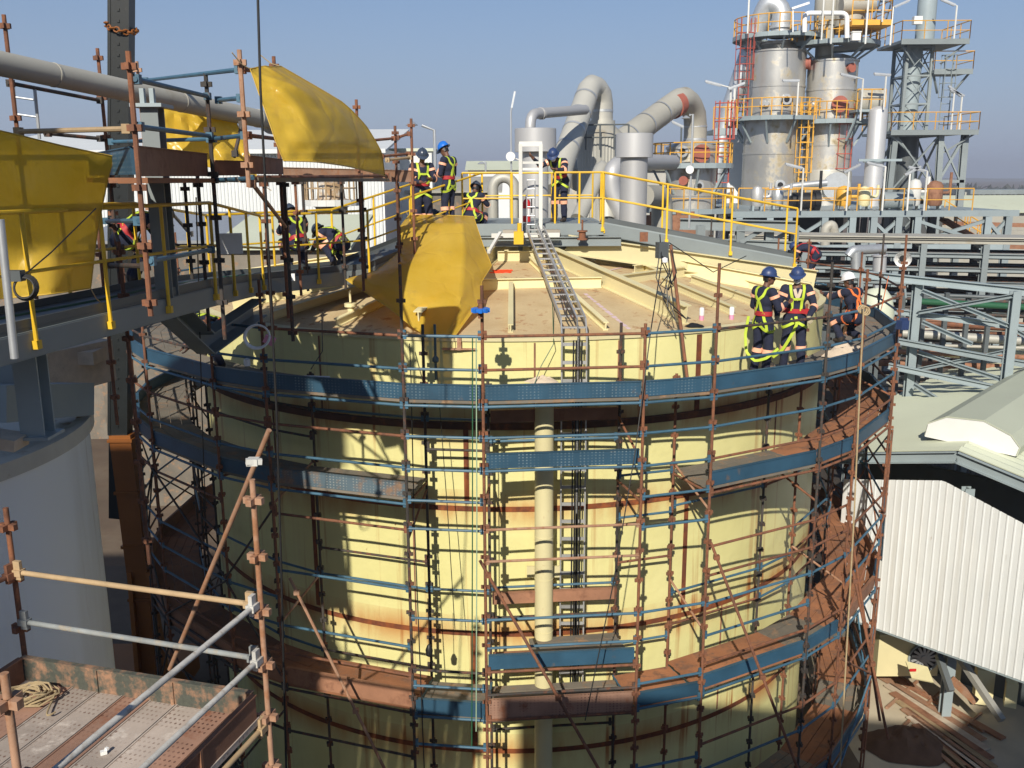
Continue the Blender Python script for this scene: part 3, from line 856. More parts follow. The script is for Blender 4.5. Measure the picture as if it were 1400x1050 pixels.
    # spray cans on the roof
    for px, py, lab in ((959, 438, 'small white and pink spray can standing left on the roof edge'), (1000, 437, 'small white and pink spray can standing on the roof edge beside the workers')):
        p = roofpt(px, py); c = thing('spray_can', lab, 'spray can', p, 'spray cans on the roof edge')
        mb = MB(); mb.lathe([(.01, 0), (.042, .003), (.042, .16), (.02, .19), (.005, .19)], p, 14); mb.build('can', M['pink'], c)
        mb = MB(); mb.lathe([(.044, .09), (.044, .21), (.03, .23), (.005, .23)], p, 14); mb.build('cap', M['white'], c)
    # old rags / dust heap and paint marks
    def heap(px, py, Y, s, m, name, label, cat, z=None, seed=1):
        p = at(px, py, Y) if z is None else atz(px, py, z); mb = MB(); rows = []
        for i in range(9):
            r = []
            for j in range(19):
                a = 2 * math.pi * j / 18; f = i / 8
                rr = f * (1 + .3 * noise.noise(V((math.cos(a) * 1.5, math.sin(a) * 1.5, seed))))
                hh = (1 - f ** 1.6) * (1 + .6 * noise.noise(V((math.cos(a) * f * 3, math.sin(a) * f * 3, seed + 5))))
                r.append(p + V((math.cos(a) * rr * s[0], math.sin(a) * rr * s[1], hh * s[2])))
            rows.append(r)
        rows[0] = [rows[0][0]] * 19; rows = rows[::-1]
        mb.grid(rows); return tag(mb.build(name, m), label, cat)
    heap(1158, 487, 15.5, (.45, .22, .24), M['sack'], 'sack', 'crumpled pale dust sack lying on the upper scaffold deck', 'sack', z=-3.25, seed=2)
    heap(742, 522, 14.4, (.3, .13, .09), M['sack'], 'sack', 'flat pale heap of sacking against the tank wall beside the cable ladder', 'sack', z=-3.25, seed=6)
    heap(948, 446, 15.4, (.16, .1, .06), M['black'], 'rag', 'small black rag on the roof edge beside the rafter end', 'rag', z=RIM + .04, seed=9)
    # red scrawl on the roof plate
    mb = MB(); c = roofpt(687, 372); pts = []
    for k in range(40): pts.append(c + V((.22 * math.sin(k * 1.7) * (1 - k / 70) + .02 * k / 4 - .08, .12 * math.cos(k * 1.3), .01)))
    for i in range(len(pts)): pts[i].z = zroof(math.hypot(pts[i].x, pts[i].y - CY)) + .012
    mb.path(pts, .011, 4); tag(mb.build('paint_mark', plain('red_orange_paint', (.75, .06, .01), .6)), 'bright red paint scrawl on the bare roof plate', 'paint mark')
    # pale chalk lines along the roof welds
    for (a, b) in (((742, 345), (775, 395)), ((800, 402), (862, 452)), ((835, 335), (890, 362))):
        mb = MB(); p, q = roofpt(*a), roofpt(*b); n = 14
        for k in range(n):
            u, v = lerp(p, q, k / n), lerp(p, q, (k + .6 + .3 * random.random()) / n)
            for e in (u, v): e.z = zroof(math.hypot(e.x, e.y - CY)) + .008
            mb.beam(u, v, .05 + .04 * random.random(), .003)
        tag(mb.build('chalk_line', plain('weld_dye', (.72, .55, .58), .8)), {742: 'pale pink dye line beside the cable ladder near the top of the roof', 800: 'pale pink dye line beside the lowest stiffener in front of the big rafter', 835: 'pale pink dye line on the roof plate below the right gangway'}[a[0]], 'dye line', 'dye lines on the roof welds')
    # silver vents behind the platform
    for px, yb, yt, Y, rc, rs, hc, lab in ((732, 300, 176, 24.2, .52, .33, .56, 'silver mushroom vent behind the white ladder frame on the tank roof'), (865, 300, 183, 25.4, .49, .36, .60, 'silver mushroom vent standing behind the right gangway')):
        b = at(px, yb, Y); tp = at(px, yt, Y); zb = zroof(min(6.9, math.hypot(b.x, b.y - CY)))
        t = thing('roof_vent', lab, 'vent', (b.x, b.y, zb), 'silver roof vents'); h = tp.z
        mb = MB(); mb.lathe([(rs + .1, zb), (rs + .1, zb + .04), (rs, zb + .05), (rs, h - hc + .15)], (b.x, b.y, 0), 40); mb.build('stack', M['silver'], t)
        mb = MB(); mb.lathe([(rs - .02, h - hc), (rc, h - hc), (rc, h), (rc - .03, h + .01), (.01, h + .02)], (b.x, b.y, 0), 40); mb.build('cap', M['silver'], t)
    # inverted U pipe
    p0, p1 = at(674, 292, 24.5), at(704, 292, 24.5); top = at(689, 250, 24.5); r = .135; W = p1.x - p0.x
    mb = MB(); c = V((lerp(p0.x, p1.x, .5), 24.5, top.z))
    mb.path([V((p0.x, 24.5, zroof(3)))] + [V((c.x - W / 2 * math.cos(a), 24.5, c.z + W / 2 * math.sin(a) - .15)) for a in [math.pi * k / 14 for k in range(15)]] + [V((p1.x, 24.5, zroof(3)))], r, 16)
    tag(mb.build('vent_pipe', M['lag']), 'fat silver grey pipe bent into an inverted U behind the platform rail', 'pipe')
roof_structures()
def hoses():
    base = offset_path([V(q) for q in ((-5.25, 6.2, -1.36), (-4.35, 12.2, -1.40), (-4.75, 16.2, -1.72), (-3.05, 17.9, -1.70))], .2)
    for k, (o_, m_, lab) in enumerate(((0, 'wire', 'black hose snaking along the right edge of the left gangway deck'), (-.35, 'green', 'dark green hose lying along the middle of the left gangway deck'))):
        pts = []
        for a, b in zip(base[:-1], base[1:]):
            for q in range(8): f = q / 8; pts.append(lerp(a, b, f) + V((o_ + .07 * math.sin(9 * f + k + a.y), 0, .03)))
        mb = MB(); mb.path(pts, .022, 8); tag(mb.build('hose', M[m_]), lab, 'hose')
hoses()

# ================================================================== yellow plastic sheets
def sheet_mat():
    n = NT('yellow_sheet'); co = n.co()
    a = n.noise(1.3, 6, .65)
    c = n.mix(n.ramp(a, [(.35, 0), (.7, 1)]), (.80, .60, .07), (.88, .70, .13))
    c = n.mix(n.ramp(n.noise(2.2, 8, .7), [(.58, 0), (.75, .5)]), c, (.55, .42, .16))
    vo = n.new('ShaderNodeTexVoronoi', feature='F1'); vo.inputs['Scale'].default_value = 2.2; wc = n.mix(.22, n._co, n.noise(2.0, 3)); n.link(wc, vo.inputs['Vector'])
    b1 = n.math('ADD', n.math('MULTIPLY', vo.outputs['Distance'], .7), n.math('MULTIPLY', n.noise(3.0, 6, .62, (1.6, 1.6, .35)), .6)); ve = n.new('ShaderNodeTexVoronoi', feature='DISTANCE_TO_EDGE'); ve.inputs['Scale'].default_value = 1.7; n.link(n.mix(.28, n._co, n.noise(1.6, 4)), ve.inputs['Vector'])
    cr = n.ramp(ve.outputs['Distance'], [(.0, 0), (.07, 1)])
    b1 = n.math('ADD', n.math('MULTIPLY', b1, .5), n.math('MULTIPLY', cr, .35)); n.bump(b1, .42, .035)
    n.set(c, .24); n.b.inputs['Specular IOR Level'].default_value = .4
    tr = n.new('ShaderNodeBsdfTranslucent'); n.link(n.mix(1.0, c, (1.0, .88, .5), 'MULTIPLY'), tr.inputs[0])
    tp = n.new('ShaderNodeBsdfTransparent'); tp.inputs[0].default_value = (.98, .76, .16, 1)
    m1 = n.new('ShaderNodeMixShader'); m1.inputs[0].default_value = .42; n.link(n.b.outputs[0], m1.inputs[1]); n.link(tr.outputs[0], m1.inputs[2])
    m2 = n.new('ShaderNodeMixShader'); m2.inputs[0].default_value = .30; n.link(m1.outputs[0], m2.inputs[1]); n.link(tp.outputs[0], m2.inputs[2])
    n.link(m2.outputs[0], n.out.inputs[0]); return n.m
M['sheet'] = sheet_mat()
M['hem'] = plain('sheet_hem', (.55, .36, .05), .5)
def crom(p0, p1, p2, p3, t):
    return 0.5 * ((2 * p1) + (p2 - p0) * t + (2 * p0 - 5 * p1 + 4 * p2 - p3) * t * t + (3 * p1 - p0 - 3 * p2 + p3) * t ** 3)
def up1(row, k, lin=.5):
    out = []
    for i in range(len(row) - 1):
        a = row[max(i - 1, 0)]; d = row[min(i + 2, len(row) - 1)]
        for q in range(k): out.append(lerp(crom(a, row[i], row[i + 1], d, q / k), lerp(row[i], row[i + 1], q / k), lin))
    out.append(row[-1]); return out
def sheet(label, ctrl, wr=.03, k=9, seed=0, lin=.5):
    rows = [up1([at(*q) for q in r], k, lin) for r in ctrl]
    cols = [up1([r[j] for r in rows], k, lin) for j in range(len(rows[0]))]
    g = [[cols[j][i] for j in range(len(cols))] for i in range(len(cols[0]))]
    H, W = len(g), len(g[0])
    for i in range(H):
        for j in range(W):
            e = min(1, min(i, j, H - 1 - i, W - 1 - j) / 4 + .25)
            u, v = i / H * len(ctrl), j / W * len(ctrl[0])
            d = .55 * noise.noise(V((u * .8 + seed, v * .7, seed))) * wr * 1.3 + (abs(noise.noise(V((u * .5 + v * .9, v * 1.5 - u * .6, seed + 7)))) - .2) * wr * 1.5
            # hanging folds fan out from the tied corners
            d += .22 * wr * math.sin(16 * math.atan2(v + .3, u + .4) + 3 * noise.noise(V((u, v, seed))))
            g[i][j] = g[i][j] + V((.25, -.9, .2)) * d * e
    mb = MB(); mb.grid(g, .0015); o = mb.build('plastic_sheet', M['sheet'])
    edge = g[0] + [r[-1] for r in g[1:]] + g[-1][-2::-1] + [r[0] for r in g[-2:0:-1]]
    hb = MB(); hb.path(edge, .007, 5, True); hb.build('hem', M['hem'], o)
    for c_, q_ in ((g[0][0], g[1][1]), (g[0][-1], g[1][-2]), (g[-1][-1], g[-2][-2])):
        dd = (c_ - q_).normalized(); rb = MB(); rb.path([c_, c_ + dd * .12 + V((0, 0, -.03)), c_ + dd * .26], .006, 5); rb.build('tie_rope', M['rope'], o)
    return tag(o, label, 'plastic sheet', 'yellow plastic sheets')
sheet('large crumpled yellow plastic sheet draped over the front left of the tank roof', [
    [(559, 294, 19.2), (580, 294, 19.3), (607, 294, 19.4), (630, 295, 19.3), (648, 296, 19.0)],
    [(548, 309, 18.4), (575, 308, 18.2), (607, 306, 17.9), (633, 306, 17.9), (650, 304, 18.4)],
    [(547, 343, 17.8), (569, 347, 17.1), (600, 345, 16.9), (635, 345, 17.0), (662, 339, 17.9)],
    [(514, 370, 17.0), (545, 367, 16.5), (590, 378, 16.35), (632, 380, 16.4), (672, 363, 17.5)],
    [(473, 382, 16.3), (530, 394, 16.0), (580, 405, 15.85), (630, 408, 15.9), (658, 386, 16.9)],
    [(497, 398, 16.1), (545, 420, 15.7), (585, 432, 15.55), (625, 435, 15.5), (657, 411, 16.4)],
    [(533, 422, 15.7), (560, 444, 15.4), (585, 461, 15.15), (605, 462, 15.05), (621, 461, 15.0)]], .022, seed=1, lin=.8)
sheet('yellow plastic sheet hanging taut like a sail from the upper left scaffold against the sky', [
    [(342, 94, 9.75), (358, 91, 10.0), (372, 91, 10.2), (384, 91, 10.6)],
    [(352, 122, 9.7), (398, 120, 9.9), (435, 126, 10.6), (467, 139, 11.2)],
    [(363, 152, 9.6), (412, 154, 9.85), (462, 158, 10.7), (501, 173, 11.6)],
    [(376, 190, 9.5), (428, 193, 9.8), (482, 196, 10.9), (521, 207, 11.9)],
    [(388, 220, 9.5), (430, 221, 9.8), (478, 228, 11.0), (526, 240, 12.2)]], .05, seed=4)
sheet('yellow plastic sheet hanging behind the gangway rail at the far left edge', [
    [(-60, 165, 8.7), (10, 181, 8.9), (85, 199, 9.2), (156, 214, 9.6)],
    [(-60, 250, 8.7), (5, 253, 8.9), (80, 258, 9.1), (146, 252, 9.7)],
    [(-60, 330, 8.7), (5, 332, 8.9), (75, 330, 9.1), (132, 325, 9.7)],
    [(-60, 412, 8.7), (5, 408, 8.9), (70, 402, 9.0), (124, 394, 9.6)]], .05, seed=8)
sheet('yellow plastic sheet hung behind the big grey pipe on the upper left scaffold', [
    [(213, 146, 13.2), (250, 149, 13.3), (290, 157, 13.5), (322, 165, 13.8)],
    [(213, 180, 13.1), (255, 184, 13.2), (298, 190, 13.4), (336, 197, 13.7)],
    [(212, 214, 13.0), (258, 222, 13.1), (302, 232, 13.3), (352, 243, 13.6)]], .10, seed=12)
# ================================================================== pipe and scaffold above the left gangway
at_ = at
def left_upper():
    at = at_
    t = thing('pipe', 'long thick grey pipe crossing the upper left on a steel column', 'pipe', at(207, 380, 11.2))
    a, b = at(-70, 72, 9.6), at(372, 166, 14.6); d = (b - a).normalized()
    mb = MB(); mb.tube(a, b, .128, 24)
    for f in (.235, .62, .93): p = lerp(a, b, f); mb.tube(p, p + d * .02, .133, 24)
    mb.tube(b - d * .03, b + d * .03, .19, 20)
    mb.build('pipe_run', M['lag_dull'], t)
    p = at(207, 140, 11.2); mb = MB(); mb.ibeam((p.x, p.y, -1.4), (p.x, p.y, .78), .2, .22, (0, 1, 0), .02); mb.build('support_column', M['grey_steel'], t)
    mb = MB(); mb.box((p.x, p.y, .80), (.36, .4, .04)); mb.box((p.x - .05, p.y - .12, .90), (.05, .06, .17)); mb.box((p.x + .06, p.y - .12, .90), (.05, .06, .17)); mb.build('pipe_saddle', M['pale_steel'], t)
    t = thing('scaffold', 'rusty and blue tube scaffold with brown boards standing around the grey pipe at upper left', 'scaffold', at(200, 420, 9))
    Rt, Bt, Dk, Pl = M['rust_tube'], M['blue_tube'], M['dark_tube'], M['rust_pale']
    fY = lambda Y: 8.2 + (Y - 7) * 1.3 if Y < 10 else 12.1 + (Y - 10) * 1.1
    at = lambda px, py, Y: at_(px, py, fY(Y))
    def std(x0, y0, x1, y1, Y, m, zb=None, coup=True):
        p = at(x0, y0, Y); q = at(x1, y1, Y) if zb is None else V((p.x, p.y, zb)); q = V((p.x + (q.x - p.x) * .25, p.y, q.z)); mb = MB(); mb.tube(q, p, .0245, 8)
        z = p.z - .12; k = 0
        while z > q.z + .1 and coup:
            c = lerp(q, p, (z - q.z) / (p.z - q.z)); mb.box(c, (.125, .035, .055)); mb.box(c, (.035, .125, .055)); z -= .495
        mb.build('standard', m, t)
    std(5, 20, 0, 0, 9.2, Rt, -1.4); std(175, 70, 203, 432, 7.0, Rt); std(281, 100, 300, 440, 9.2, Dk, -1.9); std(327, 68, 343, 256, 8.2, Pl); std(133, 66, 0, 0, 10.6, Rt, -1.4)
    std(187, 84, 0, 0, 12.0, Pl, -1.4); std(374, 77, 0, 0, 10.6, Rt, -1.9); std(487, 136, 0, 0, 13.4, Rt, -1.9); std(540, 172, 0, 0, 14.4, Rt, -1.9); std(562, 162, 0, 0, 14.6, Rt, -1.95)
    std(252, 246, 0, 0, 11, Dk, -1.4); std(270, 240, 0, 0, 10.2, Dk, -2.0); std(403, 240, 0, 0, 13.6, Rt, -2.0); std(413, 240, 0, 0, 14.2, Dk, -2.0); std(466, 240, 0, 0, 14.4, Dk, -2.0); std(494, 236, 0, 0, 13.9, Dk, -2.0); std(544, 250, 0, 0, 15.0, Dk, -2.0)
    std(131, 285, 0, 0, 10.6, Rt, -3.4); std(162, 330, 0, 0, 8.9, Rt, -4.6); std(150, 240, 0, 0, 9.8, Dk, -1.4); std(388, 240, 0, 0, 10.5, Dk, -2.2); std(360, 240, 0, 0, 10.9, Rt, -2.2)
    def bar(x0, y0, Y0, x1, y1, Y1, m, r=.0235, name='ledger'):
        mb = MB(); p, q = at(x0, y0, Y0), at(x1, y1, Y1); mb.tube(p, q, r, 8)
        d = (q - p).normalized()
        for c in (p + d * .05, q - d * .05): mb.box(c, (.07, .07, .08))
        mb.build(name, m, t)
    bar(10, 113, 9.2, 140, 138, 10.6, Dk); bar(22, 180, 8.0, 178, 176, 7.05, M['wood']); bar(198, 110, 12, 328, 95, 8.25, Bt); bar(184, 108, 7.0, 285, 132, 9.2, Bt); bar(188, 173, 7.0, 288, 186, 9.2, Bt)
    bar(150, 194, 10.6, 290, 190, 9.3, Bt); bar(290, 190, 9.3, 336, 185, 8.3, Bt); bar(298, 137, 9.4, 330, 134, 8.2, Bt); bar(60, 182, 10, 142, 190, 10.6, Dk); bar(338, 185, 8.3, 380, 190, 10.5, Rt); bar(330, 95, 8.2, 376, 98, 10.6, Rt); bar(486, 194, 13.4, 540, 189, 14.4, Rt)
    bar(540, 189, 14.4, 562, 182, 14.6, Rt); bar(520, 214, 13.8, 560, 210, 14.6, Rt); bar(528, 219, 13.8, 562, 215, 14.6, M['wood'])
    bar(145, 302, 9.8, 190, 302, 7.1, Bt); bar(205, 357, 7.0, 290, 341, 9.2, Bt); bar(130, 430, 10.5, 240, 436, 10.5, Bt); bar(150, 362, 8.9, 200, 364, 7.0, Dk); bar(344, 250, 8.25, 392, 312, 10.6, Pl, name='brace'); bar(152, 300, 10.5, 165, 340, 9.2, Dk, name='brace'); bar(225, 280, 10.8, 262, 322, 11.5, M['galv'], name='brace'); bar(320, 215, 10, 332, 165, 10.2, Dk, name='brace')
    def board(x0, y0, Y0, x1, y1, Y1, h, m, name='toe_board'):
        mb = MB(); p, q = at(x0, y0, Y0), at(x1, y1, Y1); q.z = p.z if abs(q.z - p.z) < .05 else q.z
        mb.beam(p + V((0, 0, h / 2)), q + V((0, 0, h / 2)), .035, h); mb.beam(p + V((0, 0, h)), q + V((0, 0, h)), .06, .012); mb.build(name, m, t)
    board(125, 240, 9.4, 184, 240, 7.3, .24, M['blue_dots']); board(190, 241, 7.05, 283, 242, 9.2, .25, M['rust_board']); board(293, 240, 9.3, 340, 240, 9.9, .17, M['rust_board']); board(340, 238, 8.6, 386, 240, 10.5, .19, M['rust_board'])
    board(388, 246, 13.4, 562, 249, 14.6, .20, M['rust_pale']); board(330, 250, 11.4, 420, 250, 13.2, .1, M['rust_board'])
    mb = MB()
    for k in range(5):
        p = lerp(at(188, 247, 7.1), at(128, 246, 9.4), k / 5 + .08); q = lerp(at(300, 247, 9.5), at(250, 246, 11.6), k / 5 + .08); mb.beam(p, q, .26, .05)
    mb.build('deck_board', M['deck_rust'], t)
    mb = MB()
    for k in range(4):
        p = lerp(at(300, 246, 9.5), at(345, 246, 8.5), k / 4 + .1); q = lerp(at(480, 246, 14.4), at(530, 246, 13.4), k / 4 + .1); mb.beam(p, q, .26, .05)
    mb.build('deck_board', M['deck_grey'], t)
    bar(340, 244, 8.5, 530, 240, 13.6, Rt); bar(292, 246, 9.3, 345, 244, 8.4, Bt)
    at = at_
    # raised access ladder on the left deck
    t2 = thing('ladder', 'narrow steel ladder standing behind the left end of the grey pipe', 'ladder', at(40, 190, 11.5))
    for x0, x1 in ((18, 25), (47, 54)):
        mb = MB(); mb.tube(at(x0, 118, 11.5), at(x1, 190, 11.5), .02); mb.build('ladder_rail', M['galv'], t2)
    for y in (158, 135, 180): mb = MB(); mb.tube(at(22, y - 2, 11.5), at(50, y + 2, 11.5), .012); mb.build('rung', M['galv'], t2)
    # cable coil and junction box on the gangway rail, white hose ring on the scaffold
    p = at(27, 388, 7.9)
    t = thing('cable_coil', 'black cable coil and junction box hanging on the far left gangway rail', 'cable coil', p)
    mb = MB()
    for k in range(4): mb.path(arc(p + V((.06, .01 * k - .05, -.03)), .085 + .006 * k, 0, 2 * math.pi, (1, 0, 0), (0, .2, 1), 20)[:-1], .010, 6, True)
    mb.build('coil', M['wire'], t)
    mb = MB(); mb.box(p + V((-.02, -.02, .07)), (.13, .09, .09)); mb.build('junction_box', M['grey_dark'], t)
    mb = MB(); mb.path([p + V((-.05, 0, 0)), at(70, 345, 8.3), at(131, 285, 9.2)], .007, 5); mb.build('lead', M['wire'], t)
    p = at(352, 460, 13.95); mb = MB()
    for k in range(3): mb.path(arc(p + V((0, -.02 * k, 0)), .165 + .008 * k, 0, 2 * math.pi, (1, .3, 0), (0, .1, 1), 26)[:-1], .014, 8, True)
    tag(mb.build('hose_coil', M['white']), 'white hose coil hanging on the upper left of the ring scaffold', 'hose coil')
    mb = MB(); p, q = at(362, 462, 14.2), at(375, 468, 14.2); mb.beam(p, q, .1, .12); tag(mb.build('cloth', M['pink']), 'scrap of purple pink cloth beside the white hose coil', 'cloth')
    # grey pole at the extreme left with the gangway behind
    mb = MB(); mb.tube(at(0, 300, 6.6), at(20, 490, 6.6), .028, 12); tag(mb.build('post', M['galv']), 'pale grey steel post at the extreme left edge in front of the gangway', 'post')
left_upper()

# ================================================================== left white tank, beams, crane
def left_lower():
    c = V((-9.0, 11.0, 0)); r = 3.5; zt = -3.1
    n = NT('white_tank_wall'); n.co()
    b = n.mix(n.ramp(n.noise(.6, 5, .6, (1, 1, .12)), [(.46, 0), (.72, .8)]), (.88, .90, .88), (.52, .48, .38))
    b = n.mix(n.ramp(n.noise(1.5, 6, .7, (1.5, 1.5, .1)), [(.60, 0), (.72, .6)]), b, (.34, .25, .16)); wm = n.set(b, .5)
    t = thing('storage_tank', 'shaded white cylindrical tank with a rusty lip at left, streaked with dirt', 'storage tank', (c.x, c.y, GZ))
    mb = MB(); mb.lathe([(r, GZ), (r, zt)], c, 96); mb.build('wall', wm, t)
    mb = MB(); mb.lathe([(r + .003, zt - .16), (r + .07, zt - .16), (r + .07, zt + .03), (r - .1, zt + .03), (r - .1, zt - .05), (.02, zt + .12)], c, 96); mb.build('roof_rim', painted('tank_lip', (.62, .59, .50), .25, 2, .7, (.36, .25, .15)), t)
    mb = MB()
    for a in (-62, -40): mb.beam(c + V((r * math.sin(R(-a)) + .0, -r * math.cos(R(a)), GZ)), c + V((r * math.sin(R(-a)), -r * math.cos(R(a)), zt - .2)), .03, .03)
    mb.build('weld_strip', M['sack'], t)
    def col(px, pyt, pyb, Y, wdt, label, m=M['grey_steel']):
        p, q = at(px, pyt, Y), at(px, pyb, Y); mb = MB(); mb.ibeam((p.x, Y, q.z), (p.x, Y, p.z), wdt, wdt, (0, 1, 0), .022); mb.box((p.x, Y, q.z + .02), (wdt * 1.5, wdt * 1.5, .03))
        return tag(mb.build('steel_column', m), label, 'column')
    col(38, 470, 597, 9.2, .24, 'grey steel column standing on the rim of the shaded white tank', M['pale_steel'])
    col(10, 480, 530, 11.0, .2, 'short grey steel stub column behind the post at far left', M['grey_steel'])
    mb = MB(); mb.beam(at(45, 512, 12.4), at(140, 490, 13.4), .5, .6); mb.box(at(80, 486, 13), (1.2, .5, .18)); tag(mb.build('duct', M['sack']), 'dull beige box duct behind the column under the left gangway', 'duct')
    mb = MB(); mb.beam(at(-20, 552, 10.2), at(104, 545, 12.0), .5, .42); tag(mb.build('box_beam', M['pale_steel']), 'pale box beam lying on the roof of the shaded white tank', 'beam')
    mb = MB(); mb.beam(at(-30, 596, 9.0), at(30, 605, 9.0), .3, .12); tag(mb.build('plate', M['sack']), 'small beige plate on the tank rim at the far left edge', 'plate')
    # telescopic crane boom
    Y = 20.5; p = at(166, 600, Y); x = p.x
    t = thing('mobile_crane', 'crane with a dark upright telescopic boom rising from an orange base at left', 'crane', (x, Y, GZ))
    zj = at(166, 592, Y).z; zb = at(188, 760, Y).z
    mb = MB(); bt = at(167, -60, Y); xt = bt.x; zt_ = bt.z; bx = lambda z: lerp(x, xt, (z - zj) / (zt_ - zj))
    mb.beam((bx(zj - 2), Y, zj - 2), (xt, Y, zt_), .40, .36, (0, 1, 0))
    for s in (-1, 1):
        mb.beam((x + s * .19, Y - .185, zj), (xt + s * .19, Y - .185, zt_), .06, .02, (0, 1, 0))
    k = 0; z = zj + .2
    while z < 6:
        mb.box((bx(z), Y - .19, z), (.05, .02, .05)); z += .22
    mb.build('boom_section', M['boom_dark'], t)
    mb = MB(); mb.beam((x + .16, Y, zb - 1), (x + .06, Y, zj), .48, .46, (0, 1, 0))
    for f in (.0, .33, .66, .97): q = lerp(V((x + .16, Y, zb - 1)), V((x + .06, Y, zj)), f); mb.box(q, (.56, .54, .07))
    mb.build('boom_base', M['orange'], t)
    mb = MB(); mb.beam((x + .15, Y, GZ + .6), (x + .17, Y, zb - 1), .40, .4, (0, 1, 0))
    for s in (-.36, .36): mb.beam((x + .35 + s, Y - .35, GZ + 1.0), (x + .2 + s * .6, Y - .2, zb - .3), .1, .16, (0, 1, 0))
    mb.beam((x - .1, Y - .36, GZ + 1.0), (x + .85, Y - .36, GZ + 1.0), .16, .2, (0, 0, 1)); mb.build('yoke', M['orange'], t)
    mb = MB(); mb.box((x - 1.6, Y + .6, GZ + .85), (4.6, 2.3, .7)); mb.box((x - 2.9, Y + .6, GZ + 1.7), (1.5, 2.1, 1.1)); mb.build('chassis', M['orange'], t)
    for dx in (-3.2, -1.8, .1):
        for dy in (-.5, 1.7):
            w_ = MB(); w_.disc((x + dx, Y + dy, GZ + .48), .48, (0, 1, 0), 20, .3); w_.build('wheel', M['black'], t)
    zc = at(168, 43, Y).z
    mb = MB(); n = 20
    for k in range(n):
        a = 2 * math.pi * k / n; q = V((bx(zc) + .29 * math.cos(a), Y + .27 * math.sin(a), zc + .05 * math.sin(2 * a) + (.1 if math.cos(a) < -.8 else 0)))
        tn = V((-math.sin(a), math.cos(a), 0)); mb.path(arc(q, .05, 0, 2 * math.pi, tn * 1.25, (0, 0, 1) if k % 2 else V((math.cos(a), math.sin(a), 0)), 8)[:-1], .018, 6, True)
    tag(mb.build('chain', M['orange']), 'orange chain wrapped round the dark crane boom high against the sky', 'chain')
    # dark hanging rope in front of the sheet
    mb = MB(); mb.path([at(352, -20, 8.0), at(356, 120, 8.05), at(363, 260, 8.1), at(371, 420, 8.2), at(378, 560, 8.3), at(384, 760, 8.4), at(392, 1080, 8.5)], .011, 6)
    tag(mb.build('hanging_cable', M['wire']), 'thin dark cable hanging past the edge of the sail shaped yellow sheet', 'cable')
left_lower()

